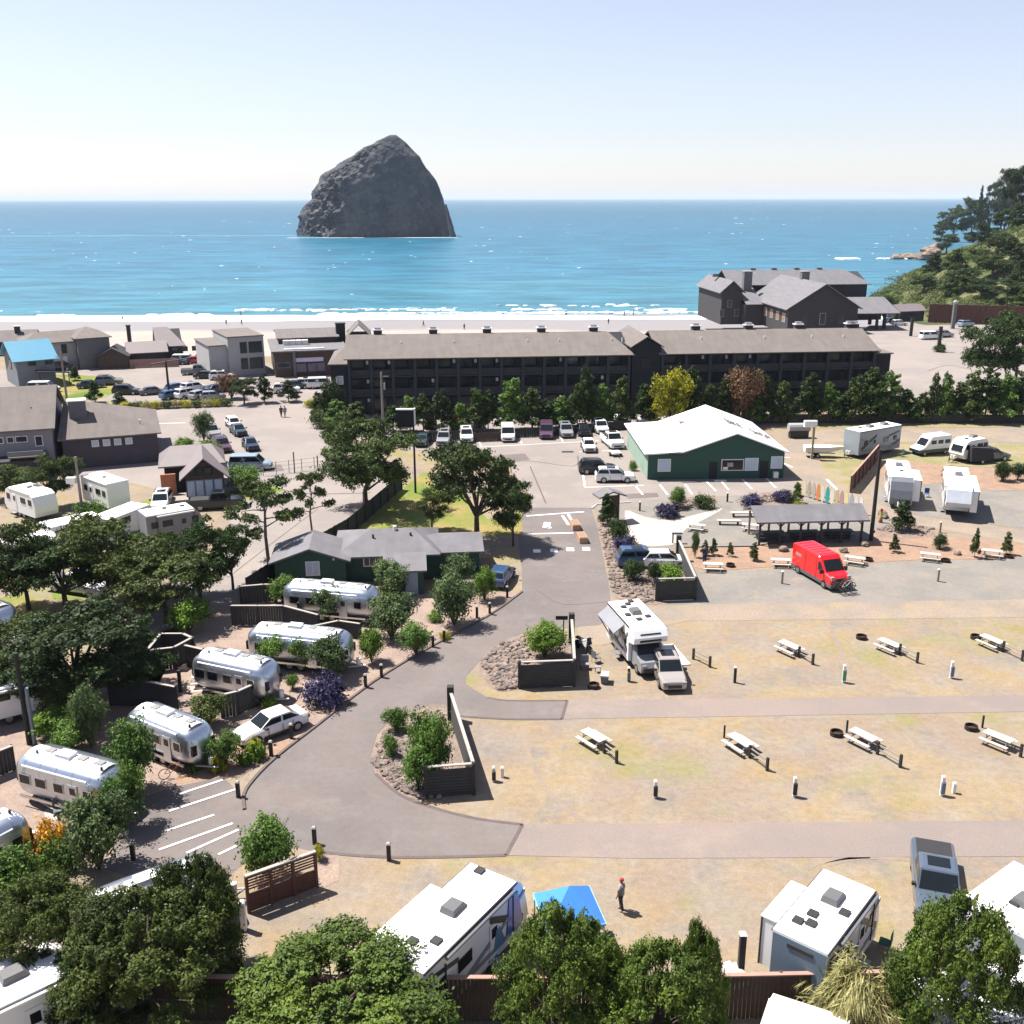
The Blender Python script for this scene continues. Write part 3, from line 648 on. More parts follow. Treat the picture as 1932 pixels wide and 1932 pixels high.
# ---------------- recreational vehicles ----------------
def wheels(t, xs, y, r, w_=.24):
    for x in xs:
        for sy in (-1, 1):
            yy_ = sy*y; wh = MB().tube((x,yy_-w_/2,r),(x,yy_+w_/2,r), r, n=12).build('wheel', TYRE, t)
            MB().tube((x,yy_+sy*w_*.42,r),(x,yy_+sy*w_*.56,r), r*.6, n=8).build('rim', RIM, wh)
def airstream(label, c, toward, L=6.6, W=2.45, H=2.9, group='rounded aluminium trailers on the left campsites', flip=1):
    t = thing('aluminium_trailer', label, 'travel trailer', P(*c), hd(c, toward) if isinstance(toward, tuple) else R(toward), group)
    z0 = .45; n = 26; m = 20; rings = []
    for i in range(n+1):
        u = -1 + 2*i/n; uu = max(-.9995, min(.9995, u)); s = (1 - abs(uu)**6.5)**(1/2.6); x = uu*L/2
        ring = []
        for k in range(m):
            a = 2*math.pi*k/m; ca, sa = math.cos(a), math.sin(a)
            yy_ = math.copysign(abs(ca)**.5, ca); zz = math.copysign(abs(sa)**.62, sa)
            zc = (H+z0)/2; hh = (H-z0)/2
            ring.append((x, yy_*W/2*(.25+.75*s), zc + zz*hh*(s if sa > 0 else (.75+.25*s)) - (0 if sa < 0 else 0)))
        rings.append(ring)
    body = MB().loft(rings).build('body', SILV, t, smooth=True)
    # riveted seams running over the shell
    for x in [-.34, -.17, 0, .17, .34]:
        mb = MB(); X_ = x*L
        pts = []
        for k in range(11):
            a = math.pi*k/10; ca, sa = math.cos(a), math.sin(a)
            pts.append((X_, math.copysign(abs(ca)**.5, ca)*(W/2+.004), (H+z0)/2 + abs(sa)**.62*((H-z0)/2+.004)))
        for p, q in zip(pts[:-1], pts[1:]): mb.tube(p, q, .012, n=4)
        mb.build('seam', SILV, t)
    # added white sheet on the crown, painting the bright sky and sun reflection
    mb = MB(); rr = []
    for i in range(9):
        x = (-.40 + .80*i/8)*L; e = .2 if i in (0, 8) else 0
        rr.append([(x, y*(W/2)*(1-e*.8), (H+z0)/2 + ((1-min(.999,abs(y)*.5*2)**2)**.31)*((H-z0)/2) + .012 - e*.03) for y in (-.95,-.7,-.35,0,.35,.7,.95)])
    i0 = 0; mb.v = [p for r_ in rr for p in r_]
    for a in range(8):
        for k in range(6): mb.f.append((a*7+k, (a+1)*7+k, (a+1)*7+k+1, a*7+k+1))
    o = mb.build('roof_shine', SILVR, t, smooth=True); so = o.modifiers.new('thick', 'SOLIDIFY'); so.thickness = .02; so.offset = 1
    s_ = -1*flip
    for x, w_ in ((-.33,.7),(-.16,.7),(.03,.6),(.33,.5)):
        y = s_*(W/2+.005); f = MB().box((x*L, y, 1.72), (w_+.1,.05,.62)).build('window_frame', CHROME, t)
        MB().box((x*L, y+s_*.02, 1.72), (w_,.04,.5)).build('pane', GLASS, f)
        MB().box((x*L, -y, 1.72), (w_,.06,.5)).build('window', GLASS, t)
    d = MB().box((.18*L, s_*(W/2+.008), 1.3), (.66,.05,1.65)).build('door', SILV, t)
    MB().box((.18*L, s_*(W/2+.035), 1.75), (.36,.03,.4)).build('door_window', GLASS, d)
    for ex in (-1, 1):
        MB().box((ex*(L/2-.14), 0, 1.5), (.16, 1.7,.62)).build('end_window', GLASS, t)
    MB().box((0, s_*(W/2+.02), .62), (L*.82,.07,.14)).build('rub_rail', CHROME, t)
    MB().box((0, -s_*(W/2+.02), .62), (L*.82,.07,.14)).build('rub_rail', CHROME, t)
    for x in (-.22, .12, .3):
        MB().box((x*L, .12, H+.03), (.5,.42,.12)).build('roof_vent', M('grey_vent', (.3,.29,.28), .5), t)
    a = MB().box((-.04*L, 0, H+.1), (.95,.68,.24)); a.build('air_conditioner', WHITEV, t)
    for x in (-.3, .38): MB().tube((x*L,-.35,H-.02),(x*L,-.35,H+.16), .07).build('roof_pipe', BLACKP, t)
    wheels(t, (-.42, .42), W/2-.22, .36)
    MB().tube((-.36*L, s_*(W/2-.12), 2.45), (.32*L, s_*(W/2-.12), 2.45), .07).build('awning_roll', WHITEV, t)
    mb = MB(); mb.tube((L/2-.2,-.6,.5),(L/2+1.0,0,.48),.05); mb.tube((L/2-.2,.6,.5),(L/2+1.0,0,.48),.05); mb.build('hitch', STEEL, t)
    MB().tube((L/2+.45,0,.5),(L/2+.45,0,1.0),.16, n=10).build('gas_bottle', WHITEV, t)
    return t

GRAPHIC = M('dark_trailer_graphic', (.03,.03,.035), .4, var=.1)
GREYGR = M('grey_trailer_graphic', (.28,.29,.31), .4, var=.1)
def trailer(label, c, toward, L=7.0, W=2.5, H=3.2, group=None, body=WHITEV, front='slant', frontmat=None, slide=None, graphics=True, acs=((0,0),), vents=((-.3,.3),(.28,-.3)), name='travel_trailer', cat='travel trailer', awning=True, sides=(-1,1), rear_badge=False, nose_window=False, rearmat=None, fifth=False):
    t = thing(name, label, cat, P(*c), hd(c, toward) if isinstance(toward, tuple) else R(toward), group)
    z0 = .55; hl = L/2
    if fifth: pr = [(-hl,z0),(hl*.5,z0),(hl*.5,1.35),(hl*.92,1.5),(hl,2.0),(hl*.9,H-.25),(hl*.8,H),(-hl,H)]
    elif front == 'slant': pr = [(-hl,z0),(hl-.25,z0),(hl,1.25),(hl-.18,2.1),(hl-.5,2.8*H/3.2),(hl-.95,H),(-hl,H)]
    elif front == 'round': pr = [(-hl+.15,z0),(hl-.4,z0),(hl,1.1),(hl-.1,1.8),(hl-.6,H-.25),(hl-1.2,H),(-hl+.9,H),(-hl+.3,H-.3),(-hl,1.7),(-hl+.02,1)]
    else: pr = [(-hl,z0),(hl,z0),(hl,H),(-hl,H)]
    MB().prof(pr, -W/2, W/2).build('body', body, t)
    tops = [x for x, z in pr if abs(z-H) < .02]; x0, x1 = min(tops), max(tops)
    rf = MB().hexa([(x0,-W/2-.02,H-.03),(x1,-W/2-.02,H-.03),(x1,W/2+.02,H-.03),(x0,W/2+.02,H-.03)], [(x0+.05,-W/2+.12,H+.05),(x1-.05,-W/2+.12,H+.05),(x1-.05,W/2-.12,H+.05),(x0+.05,W/2-.12,H+.05)]).build('roof', RUBBERW, t)
    for sy in (-1, 1): MB().box(((x0+x1)/2, sy*(W/2+.025), H-.06), (x1-x0,.05,.09)).build('roof_trim', BLACKP if graphics else WHITEV, t)
    for x, y in acs:
        a = MB().hexa([(x*L-.5,y-.38,H+.04),(x*L+.55,y-.38,H+.04),(x*L+.55,y+.38,H+.04),(x*L-.5,y+.38,H+.04)], [(x*L-.42,y-.32,H+.33),(x*L+.32,y-.3,H+.33),(x*L+.32,y+.3,H+.33),(x*L-.42,y+.32,H+.33)])
        a.build('air_conditioner', M('grey_air_unit', (.13,.13,.14), .6), t)
    for x, y in vents: MB().box((x*L, y, H+.09), (.4,.4,.12)).build('roof_vent', BLACKP, t)
    if frontmat is not None:
        for (xa, za), (xb, zb) in zip(pr[1:-1], pr[2:]):
            if xa > hl*.45 and xb > hl*.6 and za < H-.01 and abs(zb-za) > .1:
                q = [(xa,-W/2+.03,za),(xa,W/2-.03,za),(xb,W/2-.03,zb),(xb,-W/2+.03,zb)]
                MB().panel(q, .015).build('front_cap', frontmat, t)
    if rearmat is not None: MB().panel([(-hl,W/2-.03,z0+.03),(-hl,-W/2+.03,z0+.03),(-hl,-W/2+.03,H-.12),(-hl,W/2-.03,H-.12)], .015).build('rear_wall', rearmat, t)
    if rear_badge: MB().box((-hl-.03, -.05, H-.42), (.04, 1.1, .17)).build('name_badge', BLACKP, t)
    if nose_window: MB().panel([(hl-.02,-.8,1.45),(hl-.02,.8,1.45),(hl-.3,.8,2.2),(hl-.3,-.8,2.2)], .05).build('nose_window', GLASS, t)
    for sy in sides:
        y = sy*(W/2+.01)
        for x, w_ in ((-.36,.6),(-.14,.9),(.34,.6)):
            f = MB().box((x*L, y, 2.05), (w_+.08,.04,.62)).build('window_frame', BLACKP, t)
            MB().box((x*L, y+sy*.02, 2.05), (w_,.03,.54)).build('pane', GLASS, f)
        d = MB().box((.14*L, y, 1.55), (.68,.04,1.85)).build('door', body, t); MB().box((.14*L, y+sy*.025, 2.0), (.4,.02,.5)).build('door_window', GLASS, d)
        MB().box((.14*L, y+sy*.22, .5), (.7,.4,.05)).build('door_step', STEEL, t)
        if graphics:
            for k, (xa, za, xb, zb, h) in enumerate(((-.48,1.5,-.22,.75,.35),(-.25,.75,.1,1.5,.25),(.1,2.6,.44,1.1,.35),(-.48,.95,.42,.95,.22),(-.45,2.75,-.2,2.35,.2),(.22,1.7,.46,2.5,.2))):
                q = [(xa*L,y,za),(xb*L,y,zb),(xb*L,y,zb+h),(xa*L,y,za+h)]
                if sy > 0: q = q[::-1]
                MB().panel(q, .018+.003*k).build('graphic_stripe', GRAPHIC if k % 2 == 0 else GREYGR, t)
    wheels(t, (-.5,.4), W/2-.2, .36)
    if awning:
        sy = sides[0]; MB().tube((-.32*L, sy*(W/2+.1), H-.22), (.33*L, sy*(W/2+.1), H-.22), .1).build('awning_roll', WHITEV if not graphics else GREYGR, t)
        for x in (-.32,.33): MB().box((x*L, sy*(W/2+.05), 1.9), (.06,.05,2.0)).build('awning_arm', BLACKP, t)
    if slide:
        xa, xb, sy, dep, za, zb = slide
        cx, w_ = (xa+xb)/2*L, (xb-xa)*L; cy = sy*(W/2+dep/2)
        s_ = MB().box((cx, cy, (za+zb)/2), (w_, dep, zb-za)).build('slide_out', body, t)
        MB().box((cx, cy+sy*.02, zb+.03), (w_+.06, dep+.08, .06)).build('slide_roof', RUBBERW, s_)
        MB().box((cx, cy+sy*(dep/2+.01), za+(zb-za)*.62), (w_*.45,.04,.55)).build('slide_window', GLASS, s_)
        for e in (-1, 1): MB().box((cx+e*w_/2, cy+sy*dep/2, (za+zb)/2), (.07,.07,zb-za)).build('slide_trim', BLACKP, s_)
    if not fifth and name != 'motorhome':
        mb = MB(); mb.tube((hl-.2,-.7,.55),(hl+1.2,0,.5),.05); mb.tube((hl-.2,.7,.55),(hl+1.2,0,.5),.05); mb.tube((hl+1.1,0,.1),(hl+1.1,0,.9),.05); mb.build('hitch', BLACKP, t)
        for sy in (-.2,.2): MB().tube((hl+.45,sy,.5),(hl+.45,sy,1.0),.15,n=8).build('gas_bottle', WHITEV, t)
    return t

# ---------------- vegetation ----------------
def leaf_mesh(name, clumps, n, leaf, seed, up=.35, spike=0.0, elong=1.6, shell=(.5,1.1), droop=0):
    rs = np.random.RandomState(seed)
    C_ = np.array([c[:3] for c in clumps], float); Rr = np.array([c[3:6] for c in clumps], float)
    wts = (Rr[:,0]*Rr[:,1] + Rr[:,0]*Rr[:,2]); wts /= wts.sum()
    idx = rs.choice(len(clumps), n, p=wts); d = rs.normal(size=(n,3)); d /= np.linalg.norm(d, axis=1)[:,None]
    flip = (d[:,2] < -.25) & (rs.rand(n) < .65); d[flip,2] *= -1
    lump = 1 + .14*np.sin(d[:,0]*7+idx) + .13*np.sin(d[:,1]*8+idx*2.1) + .11*np.sin(d[:,2]*9+idx*.7)
    lump[rs.rand(n) < .05] *= 1.22
    rad = (shell[0] + (shell[1]-shell[0])*rs.rand(n)**.7) * lump
    pos = C_[idx] + d*Rr[idx]*rad[:,None]
    ms = float(np.mean(Rr)); q = pos/ms; pos = pos + ms*.16*np.stack([np.sin(q[:,1]*3.1+1)+np.sin(q[:,2]*5.3), np.sin(q[:,0]*3.7+2)+np.sin(q[:,2]*4.1), np.sin(q[:,0]*4.3)+np.sin(q[:,1]*3.3+.5)], 1)
    nrm = d*1.0 + rs.normal(size=(n,3))*.75; nrm[:,2] += up; nrm /= np.linalg.norm(nrm, axis=1)[:,None]
    t = np.cross(nrm, rs.normal(size=(n,3)))
    if spike:
        dirv = d*.6 + np.array([0,0,1.0])*spike + rs.normal(size=(n,3))*.35
        t = dirv - nrm*np.sum(dirv*nrm, axis=1)[:,None]
    if droop:
        dirv = d*np.array([1,1,.1]) + np.array([0,0,-droop]) + rs.normal(size=(n,3))*.2
        t = dirv - nrm*np.sum(dirv*nrm, axis=1)[:,None]
    t /= np.linalg.norm(t, axis=1)[:,None]+1e-9; b = np.cross(nrm, t)
    s = leaf*(.6 + .8*rs.rand(n))[:,None]
    v = np.empty((n,4,3)); v[:,0] = pos - t*s*elong*.5; v[:,1] = pos + b*s*.45 ; v[:,2] = pos + t*s*elong*.5; v[:,3] = pos - b*s*.45
    me = bpy.data.meshes.new(name); me.vertices.add(4*n); me.vertices.foreach_set('co', v.ravel())
    me.loops.add(4*n); me.loops.foreach_set('vertex_index', np.arange(4*n, dtype=np.int32))
    me.polygons.add(n); me.polygons.foreach_set('loop_start', np.arange(0, 4*n, 4, dtype=np.int32))
    me.update(calc_edges=True)
    ctone = rs.rand(len(clumps))
    at = me.attributes.new('tone', 'FLOAT', 'POINT')
    tone = np.clip(.55*rs.rand(n) + .45*ctone[idx], 0, 1); at.data.foreach_set('value', np.repeat(tone, 4).astype(np.float32))
    return me
def wood_mesh(name, paths, n=6):
    mb = MB()
    for pts, rs in paths: mb.path(pts, rs, n)
    return mb.mesh(name)
BARK = M('bark', (.10,.075,.06), .95, var=.3, scale=3, bump=.5); BARKG = M('grey_bark', (.17,.15,.135), .95, var=.3, scale=3, bump=.5)
L_PINE = leafmat('pine_needles', (0.022,0.042,0.013), (0.076,0.112,0.021), (0.154,0.150,0.042))
L_PINE2 = leafmat('olive_pine_needles', (0.030,0.048,0.012), (0.093,0.126,0.023), (0.162,0.162,0.056))
L_DARK = leafmat('dark_conifer_needles', (0.013,0.030,0.008), (0.043,0.077,0.014), (0.081,0.110,0.017))
L_MID = leafmat('mid_green_leaves', (0.031,0.077,0.015), (0.135,0.231,0.037), (0.266,0.369,0.086))
L_SAGE = leafmat('sage_willow_leaves', (0.039,0.074,0.025), (0.129,0.190,0.064), (0.284,0.337,0.150))
L_BRIGHT = leafmat('bright_leaves', (0.055,0.116,0.014), (0.178,0.301,0.028), (0.301,0.411,0.056))
L_YELLOW = leafmat('yellow_green_leaves', (0.138,0.158,0.010), (0.414,0.389,0.017), (0.552,0.518,0.036))
L_BROWN = leafmat('rusty_brown_leaves', (.08,.045,.022), (.20,.11,.06), (.3,.18,.1))
L_PURPLE = leafmat('blue_violet_blossom', (0.017,0.017,0.039), (0.044,0.038,0.110), (0.092,0.080,0.194))
L_ORANGE = leafmat('orange_blossom', (.3,.13,.01), (.55,.28,.015), (.7,.4,.03))
L_TAN = leafmat('dry_plume_leaves', (0.173,0.162,0.048), (0.403,0.378,0.163), (0.576,0.540,0.288))
L_FORE = leafmat('fresh_pine_needles', (0.028,0.054,0.011), (0.119,0.176,0.023), (0.240,0.296,0.049))
LEAFS = {'pine':L_PINE,'olive':L_PINE2,'dark':L_DARK,'mid':L_MID,'sage':L_SAGE,'bright':L_BRIGHT,'yellow':L_YELLOW,'brown':L_BROWN,'purple':L_PURPLE,'orange':L_ORANGE,'tan':L_TAN,'fore':L_FORE}

VEG = {}
def veg(kind):
    if kind in VEG: return VEG[kind]
    r = random.Random(sum(map(ord, kind))*7+3); k = kind[:-1]; sd_ = sum(map(ord, kind))
    cl, paths = [], []
    if k == 'pine':          # wind-shaped shore pine, unit 1 high 1 wide (built at 8 m)
        H, W = 8.0, 8.0; lean = r.uniform(-1,1); base = Vector((0,0,0)); fork = Vector((lean*.3, r.uniform(-.3,.3), H*.3))
        paths.append(([base, Vector((lean*.15,0,H*.2)), fork], [.26,.21,.17]))
        for i in range(12):
            a = i*2.4 + r.uniform(-.4,.4); rr_ = W*.5*r.uniform(.5,1.0)*(.5 if i > 9 else 1); z = H*(r.uniform(.36,.84) if i < 10 else r.uniform(.84,.96))
            tip = Vector((rr_*math.cos(a)*.85, rr_*math.sin(a)*.85, z)); mid = fork.lerp(tip, .5) + Vector((0,0,-.25))
            paths.append(([fork + Vector((0,0,r.uniform(-.7,.4))), mid, tip], [.11,.075,.03]))
            for j in range(3):
                q = tip + Vector((r.uniform(-1,.9), r.uniform(-1,1), r.uniform(-.5,.5))); s = r.uniform(.55,1.25)
                cl.append((q.x, q.y, q.z, s*1.12, s*1.12, s*.42))
        for i in range(6):
            q = Vector((r.uniform(-.3,.3)*W, r.uniform(-.3,.3)*W, H*r.uniform(.45,.9))); s = r.uniform(.6,1.15); cl.append((q.x,q.y,q.z,s*1.1,s*1.1,s*.5))
        crown = leaf_mesh('crown', cl, 24000, .145, sd_, .4); dims = (H, W)
    elif k == 'sparse':
        H, W = 8.0, 7.0; top = Vector((r.uniform(-.6,.6), 0, H*.9)); paths.append(([Vector((0,0,0)), Vector((.3,0,H*.35)), Vector((-.2,.1,H*.65)), top], [.2,.16,.11,.04]))
        for i in range(12):
            z = H*(.38+.045*i); a = i*2.4; L_ = W*.5*(1.05-.045*i)*r.uniform(.6,1); p0 = Vector((0,0,z)); tip = Vector((L_*math.cos(a), L_*math.sin(a), z+.5))
            paths.append(([p0, p0.lerp(tip,.5)+Vector((0,0,.1)), tip], [.07,.045,.02]))
            for j in range(2): s = r.uniform(.5,.85); cl.append((tip.x+r.uniform(-.6,.4), tip.y+r.uniform(-.5,.5), tip.z+r.uniform(-.1,.4), s*1.1, s*1.1, s*.45))
        cl.append((top.x,top.y,top.z,.9,.9,.5)); crown = leaf_mesh('crown', cl, 9000, .15, sd_, .4); dims = (H, W)
    elif k == 'shrub':
        H, W = 3.0, 3.2; 
        for i in range(12):
            a = i*2.4; rr_ = W*.5*r.uniform(.1,.62); z = H*r.uniform(.3,.78); s = r.uniform(.5,.85); cl.append((rr_*math.cos(a), rr_*math.sin(a), z, s, s, s*.9))
            paths.append(([Vector((0,0,0)), Vector((rr_*math.cos(a)*.4, rr_*math.sin(a)*.4, z*.5)), Vector((rr_*math.cos(a), rr_*math.sin(a), z))], [.05,.035,.015]))
        cl.append((0,0,H*.5,W*.3,W*.3,H*.36)); crown = leaf_mesh('crown', cl, 8000, .10, sd_, .3, elong=1.5); dims = (H, W)
    elif k == 'mound':
        H, W = 1.6, 3.0; cl.append((0,0,H*.3,W*.46,W*.46,H*.6))
        for i in range(9):
            a = i*2.4; rr_ = W*.5*r.uniform(.2,.75); s = r.uniform(.35,.6); cl.append((rr_*math.cos(a), rr_*math.sin(a), H*r.uniform(.3,.7), s, s, s*.8))
        paths.append(([Vector((0,0,0)), Vector((0,0,H*.5))], [.06,.03])); crown = leaf_mesh('crown', cl, 3600, .12, sd_, .3); dims = (H, W)
    elif k == 'fore':        # big bushy young pine close to the camera, shoots pointing up
        H, W = 7.0, 9.0
        paths.append(([Vector((0,0,0)), Vector((.2,0,H*.5)), Vector((0,0,H*.85))], [.24,.16,.05]))
        for i in range(34):
            a = i*2.4; f = (i+.5)/34; z = H*(.16+.72*f**1.0); rr_ = W*.5*math.sqrt(max(.02, 1-((z/H-.25)/.72)**2))*r.uniform(.62,.9)
            s = r.uniform(.55,1.2); q = Vector((rr_*math.cos(a), rr_*math.sin(a), z)); cl.append((q.x,q.y,q.z,s,s,s*.72))
            paths.append(([Vector((0,0,z*.6)), q], [.06,.02]))
        for i in range(70):
            a = r.uniform(0,6.28); rr_ = W*.5*r.uniform(.2,.75); z = H*(.93 - .45*(rr_/(W*.5))**2)*r.uniform(.92,1.04); cl.append((rr_*math.cos(a), rr_*math.sin(a), z, .2, .2, r.uniform(.35,.65)))
        crown = leaf_mesh('crown', cl, 62000, .10, sd_, .45, spike=.35, elong=1.7); dims = (H, W)
    elif k == 'cone':        # small dark conifers of the hedge rows
        H, W = 7.0, 5.4; paths.append(([Vector((0,0,0)), Vector((0,0,H*.9))], [.14,.03]))
        for i in range(20):
            f = i/19; z = H*(.2+.76*f); rr_ = W*.40*(1-f*.72)*r.uniform(.35,1.1); a = i*2.4; s = (1-f*.5)*r.uniform(.7,1.15); cl.append((rr_*math.cos(a), rr_*math.sin(a), z, s, s, s*.75))
        crown = leaf_mesh('crown', cl, 6500, .19, sd_, .3); dims = (H, W)
    elif k == 'tuft':
        H, W = .8, 1.0; cl.append((0,0,.2,.42,.42,.5)); paths.append(([Vector((0,0,0)), Vector((0,0,.3))], [.05,.03])); crown = leaf_mesh('crown', cl, 500, .09, sd_, .2, spike=2.0, elong=3.5, shell=(.3,1.05)); dims = (H, W)
    elif k == 'plume':
        H, W = 3.6, 5.0; cl = [(0,0,1.9,1.9,1.9,1.5),(0,0,2.4,1.3,1.3,1.0),(.8,0,1.5,1.4,1.4,1.2),(-.9,.3,1.4,1.4,1.4,1.1),(.2,-.9,1.3,1.5,1.3,1.1)]
        paths.append(([Vector((0,0,0)), Vector((0,0,2.2))], [.3,.1])); crown = leaf_mesh('crown', cl, 16000, .055, sd_, .2, elong=11, droop=.8, shell=(.3,1.1)); dims = (H, W)
    wm = wood_mesh('trunk', paths)
    VEG[kind] = (crown, wm, dims); return VEG[kind]
VN = [0]
def tree(kind, cx, by, ty, wpx, leaf, label, name=None, cat=None, group=None, bark=None, flat=1.0, z=0.0, pt=None):
    crown, wood, (H, W) = veg(kind); p = pt if pt is not None else P(cx, by, z)
    dd_ = math.hypot(p.x, p.y); ty = ty + .24*wpx*(CAM_H-p.z)/math.hypot(dd_, CAM_H-p.z)
    h = max(.4, hz(p, ty) - p.z); wd = wpx/ppm((p.x, p.y, h*.6 + p.z)); VN[0] += 1
    k = kind[:-1]
    nm = name or {'pine':'shore_pine','sparse':'shore_pine','shrub':'shrub','mound':'shrub','fore':'bushy_pine','cone':'conifer','tuft':'grass_tuft','plume':'plume_grass'}[k]
    ct = cat or {'pine':'tree','sparse':'tree','shrub':'shrub','mound':'shrub','fore':'tree','cone':'tree','tuft':'plant','plume':'plant'}[k]
    t = thing(nm, label, ct, p, (VN[0]*1.7) % 6.28, group); t.scale = (wd/W, wd/W*flat, h/H)
    for me, nm2, mt in ((crown, 'crown', LEAFS[leaf]), (wood, 'trunk' if k not in ('tuft','mound') else 'stem', bark or BARK)):
        if not len(me.materials): me.materials.append(mt)
        ob(nm2, me, t, mat=mt)
    return t
# ---------------- buildings ----------------
SHINGLE = M('grey_shingle_roof', (.17,.15,.145), .9, var=.16, scale=.9, bump=.4, bscale=6)
SHINGLE2 = M('brown_grey_shingle', (.175,.15,.138), .9, var=.14, scale=.5, bump=.4, bscale=5)
SLATE = M('slate_grey_roof', (.17,.165,.18), .85, var=.15, scale=.8, bump=.3, bscale=6)
for m_ in (SHINGLE, SHINGLE2, SLATE): courses(m_)
LILACR = M('faded_metal_roof', (.215,.18,.185), .6, var=.1, scale=.8)
BLUER = M('blue_metal_roof', (.06,.27,.42), .5, var=.06, scale=.6)
WHITER = M('white_metal_roof', (.84,.83,.83), .55, var=.04, scale=.4)
GREENW = M('green_siding', (.026,.09,.064), .8, var=.12, scale=1.2)
GREENL = M('sunlit_green_siding', (.30,.42,.34), .8, var=.15, scale=.8)  # sunlight on the shop's side wall painted in as a paler green
DGREEN = M('dark_green_siding', (.03,.085,.06), .85, var=.15, scale=1.5)
DARKW = M('charcoal_shingle_wall', (.04,.04,.047), .9, var=.2, scale=1.2, bump=.3)
DARKW2 = M('near_black_wall', (.016,.019,.025), .9, var=.2, scale=1.2)
GREYW = M('grey_wall', (.17,.17,.18), .85, var=.1, scale=.8)
LGREYW = M('pale_grey_wall', (.42,.42,.43), .85, var=.08, scale=.6)
BLUEGW = M('blue_grey_wall', (.20,.22,.25), .85, var=.08, scale=.6)
LILACW = M('lilac_grey_wall', (.30,.28,.32), .85, var=.08, scale=.6)
BROWNWALL = M('brown_shingle_wall', (.09,.06,.05), .9, var=.2, scale=1.2)
VIOLETW = M('dark_violet_wall', (.085,.07,.09), .9, var=.15, scale=1)
TRIMW = M('white_trim', (.70,.69,.68), .6, var=.05)
PILA = M('slate_blue_trim', (.034,.042,.056), .8, var=.1)
def bframe(name, label, cat, fl, fr, group=None):
    p, q = P(*fl), P(*fr); t = thing(name, label, cat, p, math.atan2(q.y-p.y, q.x-p.x), group); return t, (q-p).length
def walls(t, x0, x1, y0, y1, ze, zr, ridge, mat, z0=0.0, name='wall', hip=False):
    mb = MB(); d = .06
    if hip or zr <= ze: mb.box(((x0+x1)/2, (y0+y1)/2, (z0+ze)/2), (x1-x0, y1-y0, ze-z0))
    elif ridge == 'y': mb.prof([(x0,z0),(x1,z0),(x1,ze),((x0+x1)/2,zr-d),(x0,ze)], y0, y1)
    else:
        pr = [(y0,z0),(y1,z0),(y1,ze),((y0+y1)/2,zr-d),(y0,ze)]; n = len(pr)
        mb.hexa([(x0,a,b) for a, b in pr][::-1], [(x1,a,b) for a, b in pr][::-1])
    return mb.build(name, mat, t)
def roof(t, x0, x1, y0, y1, ze, zr, ridge, mat, ov=.5, h0=0, h1=0, th=.16, name='roof'):
    mb = MB()
    sw = (lambda p: p) if ridge == 'x' else (lambda p: (p[1], p[0], p[2]))
    a0, a1, b0, b1 = (x0, x1, y0, y1) if ridge == 'x' else (y0, y1, x0, x1)
    bm_, run = (b0+b1)/2, (b1-b0)/2; sl = (zr-ze)/run; zl = ze - sl*ov
    A0, A1 = a0-ov, a1+ov; R0 = A0 + (h0+ov*.0 if h0 else 0); R1 = A1 - (h1 if h1 else 0)
    def slab(q):
        q = [sw(p) for p in q]
        n = (Vector(q[1])-Vector(q[0])).cross(Vector(q[-1])-Vector(q[0]))
        if n.z < 0: q = q[::-1]
        mb.hexa(q, [(p[0], p[1], p[2]+th) for p in q])
    slab([(A0,b0-ov,zl),(A1,b0-ov,zl),(R1,bm_,zr),(R0,bm_,zr)])
    slab([(A0,b1+ov,zl),(A1,b1+ov,zl),(R1,bm_,zr+.004),(R0,bm_,zr+.004)])
    if h0: slab([(A0,b0-ov,zl+.003),(A0,b1+ov,zl+.003),(R0,bm_,zr+.003)])
    if h1: slab([(A1,b0-ov,zl+.003),(A1,b1+ov,zl+.003),(R1,bm_,zr+.003)])
    return mb.build(name, mat, t)
def win(t, x, y, z, w_, h, face='f', fmat=TRIMW, pmat=PANE, name='window', bars=0):
    "a framed window on a wall: face f looks to -y, l to -x, r to +x"
    o = {'f': (0,-1), 'l': (-1,0), 'r': (1,0), 'b': (0,1)}[face]
    def bx(wd, ht, th, off, cx=0, cz=0):
        c = (x + o[0]*off + (cx if o[0] == 0 else 0), y + o[1]*off + (cx if o[1] == 0 else 0), z + cz)
        return MB().box(c, (wd, th, ht) if o[0] == 0 else (th, wd, ht))
    f = bx(w_+.2, h+.2, .08, .03).build(name, fmat, t)
    bx(w_, h, .04, .075).build('pane', pmat, f)
    if bars: bx(.06, h, .03, .10).build('bar', fmat, f)
    return f
def chimney(t, x, y, z0, h, w_=1.0, mat=DARKW, cap=TRIMW, name='chimney'):
    c = MB().box((x, y, z0+h/2), (w_, w_*.8, h)).build(name, mat, t)
    MB().box((x, y, z0+h+.09), (w_+.25, w_*.8+.25, .14)).build('chimney_cap', cap, c)
    return c

